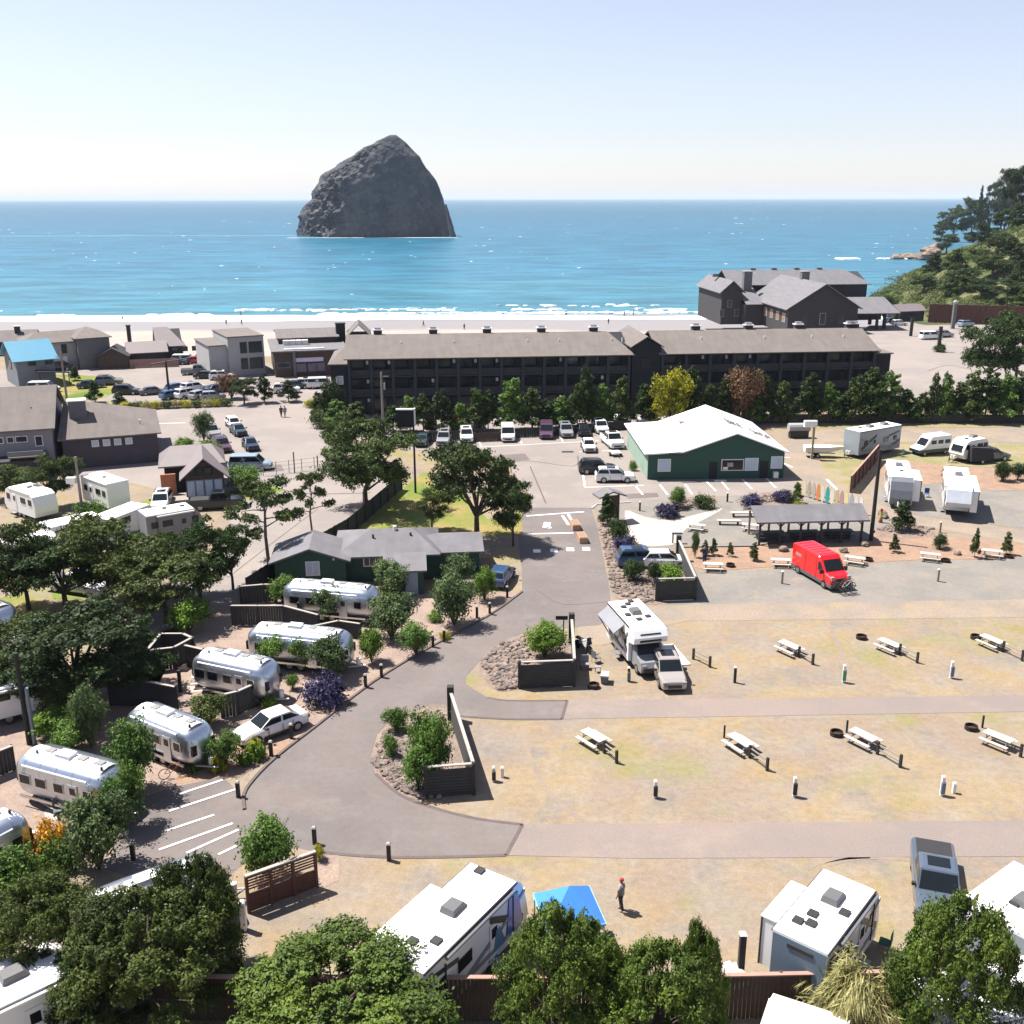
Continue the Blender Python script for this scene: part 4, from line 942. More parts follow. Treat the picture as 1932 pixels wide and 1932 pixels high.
# long three-storey hotel
HW_ = DARKW2
t, W_ = bframe('hotel', 'long three storey dark hotel with grey shingle roof between parking and beach', 'building', (628,787), (1674,765))
D_ = 15.0; ZE, ZR = 8.9, 11.4
fx = lambda px: (P(px, 787 - 22*(px-628)/1046).x - P(628,787).x) / math.cos(t.rotation_euler.z)
xs_l, xs_r, xt0, xt1, xe = fx(654), fx(1188), fx(1192), fx(1243), fx(1644)
W1 = walls(t, 2.6, xs_r, 1.6, D_, ZE, ZR, 'x', HW_); roof(t, 2.6, xs_r, 0, D_, ZE, ZR, 'x', SHINGLE2, ov=.5, h1=3.0)
W2 = walls(t, xt1, xe, 1.6, D_, ZE, ZR, 'x', HW_); roof(t, xt1, xe, 0, D_, ZE, ZR, 'x', SHINGLE2, ov=.45)
walls(t, 0, 2.55, .4, D_-1, 8.0, 8.0, 'x', HW_, name='end_wall'); roof(t, 0, 2.5, .4, D_-1, 8.0, 9.5, 'x', SHINGLE2, ov=.35, h0=2.2, name='end_roof')
walls(t, xe+.1, W_, .6, D_-2, 8.2, 8.2, 'x', HW_, name='end_wall'); MB().box(((xe+W_)/2+.2, D_/2-.6, 8.3), (W_-xe+.3, D_-2, .2)).build('end_roof', SHINGLE2, t)
walls(t, xs_r+.2, xt1-.05, .1, D_-1, 10.1, 11.3, 'y', HW_, name='tower_wall'); roof(t, xs_r+.3, xt1-.15, .1, D_-1, 10.2, 11.5, 'y', SHINGLE2, ov=.5, name='tower_roof')
n1, n2 = 13, 9
def bays(xa, xb, n, seed):
    r = random.Random(seed); bw = (xb-xa)/n
    for k in range(n+1):
        MB().box((xa+bw*k, .25, ZE/2-.1), (.42,.5,ZE-.25)).build('pilaster', PILA, t)
    for f in range(3):
        z = .25 + f*2.9
        if f: MB().box(((xa+xb)/2, .85, z), (xb-xa,1.45,.22)).build('balcony_floor', PILA, t)
        for k in range(n):
            x = xa+bw*(k+.5)
            if f: MB().box((x, .2, z+.62), (bw-.5,.06,.9)).build('railing', DARKW, t)
            win(t, x-.55, 1.55, z+1.4, 1.9, 1.7, 'f', PILA, PANE)
            d = MB().box((x+1.15, 1.52, z+1.2), (.85,.08,2.0)).build('balcony_door', PILA, t)
            if r.random() < .28: MB().box((x+1.15-.1, 1.44, z+2.0), (.38,.1,.55)).build('wall_lamp', TRIMW, t)
bays(2.8, xs_r-.3, n1, 1); bays(xt1+.3, xe-.2, n2, 2)
win(t, 1.3, .35, 5.6, .9, 1.1, 'f', TRIMW, M('pale_blind', (.5,.5,.55), .7)); 
for f in range(3): win(t, (xs_r+xt1)/2, .05, 1.7+2.9*f, 1.2, 1.1, 'f', PILA)
for px in (712,815,915,1016,1113,1303,1401,1494,1589,1638):
    x = fx(px)*(1+7/165) - 1.5*(px > 1600)
    if px == 1638: x = xe-.6
    c = chimney(t, x, D_/2+.6, ZR-.45, 1.15, 1.3, DARKW, TRIMW)
    MB().box((x, D_/2+.6, ZR+1.02), (1.0,.8,.3)).build('chimney_cowl', STEEL, c)
for px in (1000,1060,1160,1180,1330,1450,1540,1600,860,760): MB().tube((fx(px), 4.3, ZE+1.3), (fx(px), 4.3, ZE+1.95), .12).build('vent_pipe', TRIMW, t)

# green store with white roof
t, W_ = bframe('store_building', 'green shop building with bright white metal roof and lettering on it', 'building', (1222,905), (1477,902))
D_ = 16.5; xr = W_*.635; xf = W_*.24
zl, zr_, zm, ze = 3.5, 5.5, 3.1, 3.2
pr = [(0,0),(W_,0),(W_,ze-.06),(xr,zr_-.03),(xf,zl-.27),(0,zl-.45)]
MB().prof(pr, 0, D_).build('wall', GREENW, t)
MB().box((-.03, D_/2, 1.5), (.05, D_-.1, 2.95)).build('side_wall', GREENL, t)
mb = MB()
def slab(mb, q, th=.16): mb.hexa(q, [(p[0],p[1],p[2]+th) for p in q])
slab(mb, [(xf,-.5,zl-.22),(xr,-.5,zr_),(xr,D_+.3,zr_),(xf,D_+.3,zl-.22)]); slab(mb, [(xr+.002,-.5,zr_+.004),(W_+.45,-.5,ze-.1),(W_+.45,D_+.3,ze-.1),(xr+.002,D_+.3,zr_+.004)])
slab(mb, [(-.5,-.3,zl-.42),(xf-.003,-.3,zl-.22),(xf-.003,D_+.3,zl-.22),(-.5,D_+.3,zl-.42)]); mb.build('roof', WHITER, t)
for k in range(11):
    y = -.3 + k*1.55
    MB().prof([(xf,zl-.04),(xr,zr_+.17),(xr,zr_+.20),(xf,zl-.01)], y, y+.05).build('roof_seam', WHITER, t)
PALEPANE = M('pale_window_film', (.42,.5,.6), .3, var=.1, scale=2)
win(t, 1.9, 0, 1.75, 1.35, 1.35, 'f', TRIMW, PALEPANE); 
sw = win(t, W_*.62, 0, 1.7, 2.5, 1.2, 'f', TRIMW, GLASS, name='display_window')
MB().box((W_*.62-.3, -.13, 1.75), (.7,.03,.5)).build('window_poster', M('poster_pink', (.5,.38,.38), .7, var=.3, scale=4), sw)
MB().box((W_*.62-.85, -.13, 1.32), (.6,.03,.32)).build('window_poster', TRIMW, sw)
win(t, W_*.76, 0, 1.75, 1.4, 1.35, 'f', TRIMW, PALEPANE); win(t, W_*.945, 0, 1.95, 1.2, 1.3, 'f', TRIMW, PALEPANE)
MB().box((W_*.48, -.03, 1.05), (.95,.08,2.1)).build('door', DARKW2, t); MB().box((W_*.855, -.03, 1.05), (.95,.08,2.1)).build('door', DARKW2, t)
MB().box((W_*.935, -.5, .55), (.55,.5,.7)).build('ice_box', TRIMW, t); MB().box((W_*.52, -1.1, .06), (1.4,.5,.1)).build('door_mat', TRIMW, t)
MB().box((3.4, -.62, 3.2), (2.3,.25,.3)).build('gutter_box', BLACKP, t)
for k, (wd, y) in enumerate((('BIKE', 5.2), ('SHOP', 5.2))):
    cu = bpy.data.curves.new('lettering', 'FONT'); cu.body = wd; cu.size = 2.0; cu.extrude = .01; cu.space_character = 1.15
    o = bpy.data.objects.new('lettering', cu); COL.objects.link(o); o.parent = t
    sl = math.atan2(zr_-ze+.1, W_+.45-xr); x = xr + .3 + k*3.0
    cu.size = 1.0; cu.offset = .025; o.location = (x, 5.6 - k*1.0, zr_+.24 - (x-xr)*math.tan(sl)+.03)
    o.rotation_euler = (Matrix.Rotation(sl, 3, 'Y')).to_euler(); o.scale = (1.0, 4.2, 1)
    cu.materials.append(M('grey_lettering', (.16,.135,.145), .8)); dg = bpy.context.evaluated_depsgraph_get(); dg.update()
    me = bpy.data.meshes.new_from_object(o.evaluated_get(dg)); q_ = ob('lettering', me, t, tuple(o.location)); q_.rotation_euler = o.rotation_euler; q_.scale = o.scale; bpy.data.objects.remove(o)
MB().box((6.2, 12, 4.4), (.7,.5,.14)).build('roof_hatch', M('faded_rust', (.5,.25,.2), .8), t)

# green bathhouse
t, W_ = bframe('bathhouse', 'low dark green bathhouse with several slate grey hipped roofs', 'building', (522,1108), (902,1094))
SD = 9.0; 
walls(t, 0, 6.0, -.4, 4.2, 2.45, 3.5, 'y', DGREEN, name='gable_wall'); roof(t, 0, 6.0, -.4, 4.0, 2.45, 3.5, 'y', SLATE, ov=.45, name='gable_roof')
walls(t, 5.4, 13.6, .6, 7.2, 2.5, 2.5, 'x', DGREEN); roof(t, 5.4, 13.6, .6, 7.2, 2.5, 3.6, 'x', SLATE, ov=.55, h0=3.2, h1=2.4)
walls(t, 13.0, 17.6, 1.2, 6.0, 2.3, 2.3, 'x', DGREEN, name='wing_wall'); roof(t, 12.6, 17.6, 1.2, 6.0, 2.3, 2.95, 'x', SLATE, ov=.4, name='wing_roof')
walls(t, 9.6, 12.6, -2.9, .6, 2.05, 2.05, 'x', DGREEN, name='porch_wall')
mb = MB(); slab(mb, [(9.2,-3.3,2.1),(12.9,-3.3,2.1),(12.9,.0,2.62),(9.2,.0,2.62)]); mb.build('porch_roof', SLATE, t)
MB().box((11.6, -2.93, 1.05), (1.05,.08,2.05)).build('door', M('pale_blue_door', (.32,.42,.52), .6, var=.05), t)
win(t, 3.2, -.4, 1.75, 1.0, 1.1, 'f', TRIMW, PALEPANE, bars=1); win(t, 8.0, .6, 1.9, .9, .8, 'f', TRIMW, bars=1)
MB().ball((5.0,-.5,2.55), .12).build('lamp_shade', TRIMW, t)
for x, y, z in ((8.3,2.6,3.3),(11.6,2.8,3.3)): MB().tube((x,y,z-.3),(x,y,z+.35), .1).build('vent_pipe', BLACKP, t)
MB().tube((10.2,3.7,3.4),(10.2,3.7,4.05), .18).build('roof_fan', TRIMW, t)

# picnic pavilion
t, W_ = bframe('picnic_pavilion', 'open picnic pavilion with slate roof on dark posts behind the red van', 'pavilion', (1430,1030), (1628,1025))
for i in range(6):
    for y in (.2, 3.6): MB().box((W_*i/5*.97+.15, y, 1.2), (.18,.18,2.4)).build('post', DARKPOST if y < 1 else WOOD, t)
for i in range(5):
    for e, s_ in ((.35,1),(-.35,-1)):
        x = W_*(i+(0 if s_ > 0 else 1))/5*.97+.15; MB().box((x+e, .2, 2.15), (.9,.1,.1), ry=-s_*.75 if s_ > 0 else .75).build('brace', DARKPOST, t)
roof(t, 0, W_, 0, 4.0, 2.45, 3.3, 'x', SLATE, ov=.35)
for i in range(3):
    x = W_*(.16+.33*i); f = MB().box((x, 1.9, .74), (3.0,.9,.07)).build('table', BLACKP, t)
    for sy in (-1,1): MB().box((x, 1.9+sy*.75, .42), (3.0,.3,.06)).build('bench', BLACKP, t)
    MB().box((x, 1.9, .36), (2.2,1.3,.7)).build('table_frame', BLACKP, t)

# information kiosk
t, W_ = bframe('information_kiosk', 'small roofed notice board kiosk with dark panel beside the crossing', 'notice board', (1126,985), (1164,981))
MB().box((W_*.68, 0, 1.6), (1.5,.12,2.2)).build('board', BROWNWALL, t)
for x in (W_*.3, W_*1.05): MB().box((x, 0, 1.4), (.18,.18,2.8)).build('post', BROWNWALL, t)
roof(t, .1, W_*1.15, -.7, .7, 2.8, 3.25, 'y', SLATE, ov=.25)

# beach-side lodge at the right
t = thing('beach_lodge', 'large slate roofed beach lodge with several gables near the hill', 'building', (67.5, 253, 0), R(5))
LW = DARKW
walls(t, 0, 17.5, 0, 31, 6.4, 11.8, 'y', LW, name='hall_wall'); roof(t, 0, 17.5, 0, 31, 6.4, 11.9, 'y', SLATE, ov=.9, name='hall_roof')
walls(t, -5, 33, 31.2, 46, 9.6, 12.3, 'x', LW, name='rear_wing_wall'); roof(t, -5, 33, 31.2, 46, 9.6, 12.7, 'x', SLATE, ov=.9, h1=5, name='rear_wing_roof')
walls(t, -10.6, -5.2, 21, 44, 8.8, 11.0, 'y', LW, name='beach_wing_wall'); roof(t, -10.6, -5.2, 21, 44, 8.8, 11.2, 'y', SLATE, ov=.8, name='beach_wing_roof')
walls(t, -5.1, -.1, 18, 31, 5.4, 5.4, 'x', LW, name='link_wall'); mb = MB(); slab(mb, [(-5.1,17,5.4),(-.1,17,5.4),(-.1,31,9.4),(-5.1,31,9.4)]); mb.build('link_roof', SLATE, t)
roof(t, 18.6, 30, 5, 25, 4.3, 7.2, 'x', SLATE, ov=.6, name='porch_roof')
for x, y in ((19.6,8.4),(28.4,8.4),(19.6,17),(28.4,17),(19.6,26),(28.4,26)): MB().box((x, y, 2.1), (.7,.7,4.2)).build('porch_post', LW, t)
walls(t, 17.6, 36, 27, 31.1, 5.6, 5.6, 'x', LW, name='side_wall')
for i in range(6): win(t, 0, 3+4.6*i, 3.7, 1.9, 1.9, 'l', TRIMW, M('lit_timber_pane', (.35,.22,.15), .3, var=.4, scale=2))
for i in range(3): win(t, -10.4+2.0*i, 21, 3+2.4*(i % 2), 1.0, 1.7, 'f', LILACW)
win(t, 8.7, 0, 3.6, 1.3, 2.6, 'f', LGREYW); win(t, 4.2, 0, 3.2, 1.4, 1.8, 'f', PILA); win(t, 13.5, 0, 3.2, 1.4, 1.8, 'f', PILA)
chimney(t, 9.4, 16, 9.6, 4.2, 2.0, GREYW, LGREYW); chimney(t, -2.2, 27, 8.0, 5.2, 2.2, GREYW, LGREYW); MB().box((8.0, 13.4, 10.2), (1.2,.5,1.0)).build('roof_vent', TRIMW, t)
for x in (-9, 3, 9, 15.5, 22): MB().box((x, 39 if x > 0 else 34, 12.9 if x > 0 else 11.8), (1.4,1.1,.8)).build('ridge_vent', GREYW, t)
t, W_ = bframe('small_shed', 'small grey roofed shed with open front below the hill', 'shed', (1696,608), (1742,606))
walls(t, 0, W_, 0, 5, 3.0, 3.0, 'x', LW); roof(t, 0, W_, 0, 5, 3.0, 4.3, 'x', LILACR, ov=.5)
MB().box((W_*.4, -.04, 1.2), (3.2,.08,2.2)).build('doorway', DARKW2, t)
# retaining wall of upright boards under the hill
t = thing('retaining_wall', 'long dark red board retaining wall at the foot of the hill', 'wall', P(1750,608), hd((1750,608),(1900,612)))
for i in range(52): MB().box((.4+.8*i, 0, 2.4-.003*i), (.76,.3+.04*(i % 2),4.8+.1*(i % 3))).build('board', REDWOOD, t)

# houses at the left by the beach
t, W_ = bframe('beach_house', 'beach house with bright blue metal roof and grey walls', 'house', (37,733), (108,726))
walls(t, 0, W_, 0, 10, 5.0, 7.3, 'x', BLUEGW); roof(t, 0, W_, 0, 10, 5.0, 7.6, 'x', BLUER, ov=.7)
for x in (2.6, 5.4): win(t, x, 0, 4.2, 1.1, .6, 'f', PILA)
win(t, 0, 5, 3.7, 1.6, 1.3, 'l', PILA); MB().box((5.6, -1.1, 2.6), (5.4,2.2,.14), ry=.12).build('porch_roof', DARKW, t)
for x in (3.2, 8.0): MB().box((x, -2.0, 1.3), (.12,.12,2.5)).build('porch_post', DARKW, t)
t, W_ = bframe('beach_house', 'tall grey house with low hipped roof behind the blue roofed house', 'house', (152,697), (212,692))
walls(t, 0, W_, 0, 12, 6.0, 6.0, 'x', GREYW); roof(t, 0, W_, 0, 12, 6.0, 7.4, 'x', SHINGLE2, ov=.5, h0=3.4, h1=3.4)
walls(t, -9, 0, 2, 11, 5.4, 5.4, 'x', LGREYW, name='side_wall'); roof(t, -9, .4, 2, 11, 5.4, 6.9, 'x', SHINGLE2, ov=.5, h0=3, name='side_roof')
win(t, -2.2, 2, 4.0, .8, 1.6, 'f', PILA); MB().box((-3.5, 1.96, 1.2), (3.4,.08,2.3)).build('garage_door', TRIMW, t)
t, W_ = bframe('beach_shed', 'low dark brown shed beside the tall grey house', 'shed', (187,697), (243,695))
walls(t, 0, W_, 0, 7, 2.4, 3.9, 'y', BROWNWALL); roof(t, 0, W_, 0, 7, 2.4, 3.9, 'y', DARKW, ov=.3)
t, W_ = bframe('beach_cottage', 'cottage with faded lilac roofs and a tall black chimney', 'house', (246,690), (350,684))
walls(t, 6, W_, 3, 12, 3.4, 6.2, 'x', DARKW); roof(t, 6, W_, 3, 12, 3.4, 6.4, 'x', LILACR, ov=.6, h1=3)
walls(t, 0, 7, 0, 6, 2.6, 3.0, 'x', DARKW, name='porch_wall'); roof(t, 0, 7, 0, 6, 2.6, 4.2, 'x', LILACR, ov=.5, name='porch_roof'); chimney(t, .6, 6.6, 2.0, 5.2, .8, BLACKP, BLACKP)
for x in (9, 11, 13): win(t, x, 3, 2.4, 1.0, .8, 'f', PILA)
t, W_ = bframe('beach_house', 'low dark roofed house at the far left edge of the beach', 'house', (-30,672), (68,668))
walls(t, 0, W_, 0, 8, 3.0, 4.4, 'x', DARKW); roof(t, 0, W_, 0, 8, 3.0, 4.7, 'x', SHINGLE, ov=.5); chimney(t, W_*.66, 3, 3.8, 1.9, 1.1, DARKW, TRIMW)
t = thing('board_fence', 'pale red board fence between the dark shed and the parked cars', 'fence', P(246,695), hd((246,695),(300,693)))
for i in range(22): MB().box((.2+.42*i, 0, .85), (.38,.06,1.7)).build('board', M('faded_red_board', (.35,.2,.16), .85, var=.2, scale=2), t)

# pale two-storey block and the brown pub
t, W_ = bframe('apartment_block', 'plain pale grey block with a taller stepped right half near the beach', 'building', (398,712), (500,704))
walls(t, 0, W_*.34, 0, 12, 5.7, 5.7, 'x', LGREYW, name='low_wall'); walls(t, W_*.34, W_, -.6, 12, 7.2, 7.2, 'x', LGREYW)
MB().box((W_*.17-.2, 6, 5.8), (W_*.34,12.4,.2)).build('low_roof', SHINGLE2, t); MB().box((W_*.67, 5.7, 7.3), (W_*.66+.2,13,.2)).build('roof', SHINGLE2, t)
for z in (2.2, 5.2):
    for x in (.62, .78, .9): win(t, W_*x, -.6, z, 1.1, 1.9, 'f', PILA)
t, W_ = bframe('pub_building', 'low brown pub with pale sign board over its porch', 'building', (520,712), (656,706))
walls(t, 0, W_, 0, 18, 4.6, 4.6, 'x', BROWNWALL); MB().box((W_/2, 9, 4.75), (W_+1,19,.25)).build('roof', SLATE, t)
MB().box((W_*.42, 1.2, 4.98), (W_*.55,.9,.2)).build('parapet', TRIMW, t)
walls(t, W_*.1, W_*.95, 10, 22, 5.9, 5.9, 'x', BROWNWALL, name='upper_wall'); roof(t, W_*.1, W_*.95, 10, 22, 5.9, 6.9, 'x', SHINGLE, ov=.4, name='upper_roof')
for k in range(4): MB().box((W_*(.2+.09*k), 8.2, 5.3), (1.1,1.1,.9)).build('roof_unit', TRIMW, t)
MB().box((W_*.48, -.15, 3.1), (W_*.38,.1,.75)).build('sign_board', M('lavender_sign', (.5,.47,.62), .6, var=.1), t)
MB().box((W_*.27, -.2, 2.4), (.5,.5,4.6)).build('pillar', GREYW, t)
for x in (.36, .52, .62): MB().box((W_*x, -.1, 1.6), (1.8,.1,1.5)).build('window', M('violet_pane', (.16,.13,.2), .3, var=.3), t)
for x in (.08,.16): win(t, W_*x, 0, 2.2, 1.2, .8, 'f', LILACW)
chimney(t, W_+.2, 12, 4.0, 4.2, 1.8, DARKW2, DARKW2)
t, W_ = bframe('gabled_roof_house', 'small grey gabled roof rising behind the left end of the hotel', 'house', (660,700), (700,699))
walls(t, 0, W_, 0, 9, 6.5, 6.5, 'y', SHINGLE2); roof(t, 0, W_, 0, 9, 6.8, 8.8, 'y', SHINGLE2, ov=.4)

# large grey lodge and dark hipped building at the left
t, W_ = bframe('lodge_building', 'lilac grey two storey lodge with broad shingle roof at the left edge', 'building', (-90,905), (107,890))
walls(t, 0, W_, 0, 16, 5.5, 8.6, 'x', LILACW); roof(t, 0, W_, 0, 16, 5.6, 9.3, 'x', SHINGLE2, ov=.5)
for x in (.50,.60,.68,.73): win(t, W_*x, 0, 4.35, .6, .6, 'f', TRIMW)
win(t, W_*.87, 0, 4.0, .7, 1.1, 'f', TRIMW)
walls(t, W_*.35, W_*.95, -3.2, 0, 2.4, 2.4, 'x', DARKW, name='porch_wall'); MB().box((W_*.76, -1.5, 2.75), (W_*.34,3.2,.16)).build('porch_roof', SHINGLE2, t)
MB().box((W_*.76, -3.1, 3.2), (W_*.34,.1,.6)).build('porch_railing', BLUEGW, t)
for x, y in ((.8,3.6),(.86,3.8),(.1,4),(.42,2.5)): MB().tube((W_*x,y,7.0),(W_*x,y,7.5),.1).build('vent_pipe', BLACKP, t)
t, W_ = bframe('hipped_building', 'dark violet single storey building with hipped roof and four square windows', 'building', (124,886), (302,871))
walls(t, 0, W_, 0, 15, 3.9, 3.9, 'x', VIOLETW); roof(t, 0, W_, 0, 15, 3.9, 7.0, 'x', SHINGLE2, ov=.5, h0=.8, h1=9.5)
for px in (184,205,226,247): win(t, W_*(px-124)/178, 0, 3.0, .66, .66, 'f', TRIMW, PALEPANE)
chimney(t, 2.0, 4.5, 5.0, 2.7, 2.0, GREYW, TRIMW, name='dormer'); MB().tube((W_*.83,2,4.6),(W_*.83,2,5.2),.12).build('vent_pipe', TRIMW, t)
MB().box((W_*.16, -.1, .7), (.8,.3,.8)).build('meter_box', GREYW, t)

# timber cabin
t, W_ = bframe('timber_cabin', 'dark timber cabin with two faded metal roofs and tall gable windows', 'cabin', (353,946), (426,940))
walls(t, 0, W_, 0, 6, 2.9, 4.5, 'y', BROWNWALL); roof(t, 0, W_, 0, 6, 2.9, 4.7, 'y', LILACR, ov=.6)
walls(t, -2.2, W_-.2, 4, 9.5, 3.3, 3.3, 'x', DARKW2, name='rear_wall'); roof(t, -2.2, W_-.2, 4, 9.5, 3.4, 4.7, 'x', LILACR, ov=.6, h0=1.4, h1=1.4, name='rear_roof')
for x in (.14,.36,.6,.84): win(t, W_*x, 0, 1.4, .75, 1.7, 'f', LILACW, PALEPANE)
for x in (.36,.6): win(t, W_*x, 0, 3.3, .7, .7, 'f', DARKW2)
MB().box((-1.8, 1.8, 1.6), (1.6,.3,2.4)).build('deck_screen', M('orange_wood', (.45,.16,.07), .8, var=.2), t); MB().box((-1.2, .4, .25), (3.2,3.0,.5)).build('deck', WOOD, t)

# ---------------- fences and screen walls ----------------
def board_run(t, a, b_, H, bw, mat, gap=.02, th=.05, cap=None, rails=True, posts=0, pmat=None, z0=.03, name='board', horiz=False):
    L_ = (Vector(b_)-Vector(a)).length; d = (Vector(b_)-Vector(a)).normalized(); rz = math.atan2(d.y, d.x); n_ = Vector((-d.y, d.x, 0))
    if horiz:
        k = int((H-.05)/bw); me = None
        for i in range(k):
            c = (Vector(a)+Vector(b_))/2; MB().box((c.x, c.y, z0+bw*(i+.5)), (L_, th, bw-gap), rz).build(name, mat, t)
    else:
        k = max(1, int(L_/bw)); w_ = L_/k; me = MB().box((0,0,0), (w_-gap, th, H)).mesh(name, mat)
        for i in range(k):
            p = Vector(a) + d*(w_*(i+.5)); o = ob(name, me, t, (p.x, p.y, z0+H/2+.012*((i*7) % 3-1)), rz)
    if cap:
        c = (Vector(a)+Vector(b_))/2; MB().box((c.x, c.y, H+z0+.045), (L_+.06, th+.14, .06), rz).build('cap_rail', cap, t)
    if posts:
        for i in range(posts+1):
            p = Vector(a) + d*(L_*i/posts) + n_*(th/2+.06); MB().box((p.x, p.y, (H+.12)/2), (.12,.12,H+.12), rz).build('post', pmat or mat, t)
def lwall(label, fl, corner, back, H=1.9):
    t = thing('screen_wall', label, 'screen wall', P(*corner), 0, 'L shaped charcoal screen walls between the sites'); o = P(*corner)
    a = P(*fl)-o; b_ = P(*back)-o; c = Vector((0,0,0))
    board_run(t, a, c, H, .19, DKPLANK, horiz=True, cap=GREYCAP, th=.06); board_run(t, c, b_, H, .19, DKPLANK, horiz=True, cap=GREYCAP, th=.06)
    for q in (a, c, b_): MB().box((q.x, q.y, H/2+.08), (.2,.2,H+.15)).build('post', DARKPOST, t)
    MB().box((b_.x, b_.y, H*.62), (.42,.42,H*1.24)).build('end_post', DARKPOST, t)
lwall('charcoal screen wall around the planted bed nearest the motorhome', (980,1299), (1083,1295), (1078,1212))
lwall('charcoal screen wall around the large bush on the lower bed', (805,1506), (894,1499), (851,1357))
lwall('charcoal screen wall beside the blue car in the shrubs', (1238,1134), (1311,1132), (1279,1056))

def polyfence(name, label, pts, H, bw, mat, cap=None, posts=0, cat='fence', th=.06, group=None, gap=.02):
    o = P(*pts[0]); t = thing(name, label, cat, o, 0, group); q = [P(*p)-o for p in pts]
    for a, b_ in zip(q[:-1], q[1:]): board_run(t, a, b_, H, bw, mat, cap=cap, posts=max(1, round((b_-a).length/2.4)) if posts else 0, th=th, pmat=mat, gap=gap)
    return t
polyfence('board_fence', 'tall dark board fence running diagonally between street and dry lawn', [(757,924),(657,1012),(521,1092),(466,1130)], 1.8, .3, M('dark_fence_board', (.03,.032,.03), .9, var=.3, scale=2), posts=1)
polyfence('board_fence', 'low black board fence along the hedge row behind the parked cars', [(745,838),(900,828),(1020,824),(1190,810)], 1.3, .32, DARKPOST, posts=1)
polyfence('board_fence', 'long black fence behind the trailer park at the right', [(1400,798),(1600,798),(1932,799),(2000,800)], 1.3, .32, DARKPOST, posts=1)
polyfence('board_fence', 'brown lattice fence panel between the parked white cars', [(897,834),(945,832)], 1.2, .3, BROWNW, posts=1)
polyfence('board_fence', 'brown board fence with pale top rail along the bottom of the campsite', [(300,1925),(600,1926),(945,1927),(1350,1923),(1700,1915)], 2.1, .17, BROWNW, cap=M('pink_top_rail', (.42,.25,.2), .8, var=.15), posts=1)
polyfence('board_fence', 'red brown plank wall seen edge on between the lane and trailers', [(1655,868),(1640,886),(1603,930)], 1.9, .3, REDWOOD, cap=M('pink_top_rail', (.42,.25,.2)), posts=1)  # sunlight along the wall's top is painted in as a pale cap
# slatted red fence, open slats above
o0 = P(470,1722); t = thing('slatted_fence', 'red brown fence with pale capped slats beside the trailer parking', 'fence', o0, 0); b_ = P(598,1674)-o0
board_run(t, Vector((0,0,0)), b_, 1.15, .145, REDWOOD, horiz=True, th=.05); d_ = b_.normalized(); rz = math.atan2(d_.y, d_.x)
for i in range(5):
    c = b_/2; MB().box((c.x, c.y, 1.27+.15*i), (b_.length,.04,.075), rz).build('slat', REDWOOD, t)
c = b_/2; MB().box((c.x, c.y, 2.02), (b_.length+.1,.2,.07), rz).build('cap_rail', GREYCAP, t)
for i in range(4): q = b_*(i/3); MB().box((q.x, q.y, 1.0), (.14,.14,2.0), rz).build('post', REDWOOD, t)
# campsite privacy fences at the left
FG = 'charcoal privacy fences between the aluminium trailers'
for label, pts, H in (('charcoal fence with pale cap above the second trailer from the bottom', [(208,1332),(286,1332),(334,1342)], 1.7),
    ('five sided charcoal fence pen with pale cap', [(307,1235),(349,1235),(366,1243),(332,1262),(282,1268),(307,1235)], 1.6),
    ('short charcoal fence running toward the middle aluminium trailer', [(353,1258),(386,1266)], 1.6),
    ('charcoal fence in front of the bathhouse gable', [(439,1180),(537,1180),(602,1198)], 1.6),
    ('charcoal fence behind the white sedan', [(420,1356),(452,1348),(491,1330)], 1.6),
    ('charcoal fence stretching left from the bathhouse', [(455,1140),(500,1136),(522,1136)], 1.5),
    ('charcoal fence behind the trailer at the left end', [(-40,1480),(30,1452)], 1.5),
    ('charcoal fence along the upper trailers and the road bend', [(585,1212),(640,1200),(680,1206)], 1.2),
    ('charcoal fence below the third trailer with a lamp post', [(410,1318),(470,1316),(520,1300)], 1.0)):
    polyfence('privacy_fence', label, pts, H, .2, DKPLANK, cap=GREYCAP, posts=1, group=FG)
# ---------------- site furniture ----------------
def post(name, label, px, py, h, w_, mat, cat, group=None, cap=None, rnd_=False, lean=0):
    t = thing(name, label, cat, P(px, py), 0, group)
    if rnd_: MB().tube((0,0,0),(0,0,h), w_/2, n=8).build('post', mat, t)
    else: MB().box((0,0,h/2), (w_,w_,h)).build('post', mat, t)
    if cap: MB().hexa([(-w_*.6,-w_*.6,h),(w_*.6,-w_*.6,h),(w_*.6,w_*.6,h),(-w_*.6,w_*.6,h)], [(-w_*.35,-w_*.35,h+.08),(w_*.35,-w_*.35,h+.08),(w_*.35,w_*.35,h+.08),(-w_*.35,w_*.35,h+.08)]).build('cap', cap, t)
    return t
for (x, y), lb in zip([(957,1127),(924,1159),(900,1166),(838,1211),(817,1221),(720,1278),(690,1297),(550,1393),(512,1426),(450,1504),(594,1592),(734,1623),(252,1622)], (
    'dark bollard at the top of the kerb beside the bathhouse shrubs','dark bollard on the kerb, second down from the bathhouse end','dark bollard by the small round bright shrub','dark bollard closest to the road in the middle pair of the kerb','dark bollard behind the leafy shrub in the middle of the kerb','dark bollard right of the violet shrub nearer the road','dark bollard in the shadow of the violet flowering shrub','dark bollard between the white sedan and the road','dark bollard on the kerb just below the white sedan','dark bollard at the corner where the painted parking stalls meet the road','dark bollard with pale top beside the end of the red slatted fence','dark bollard alone at the bottom edge of the road','dark bollard in the tree shade on the parking stalls')):
    post('bollard', lb, x, y, .95, .2, DARKPOST, 'bollard', 'dark bollards along the drive', cap=GREYCAP)
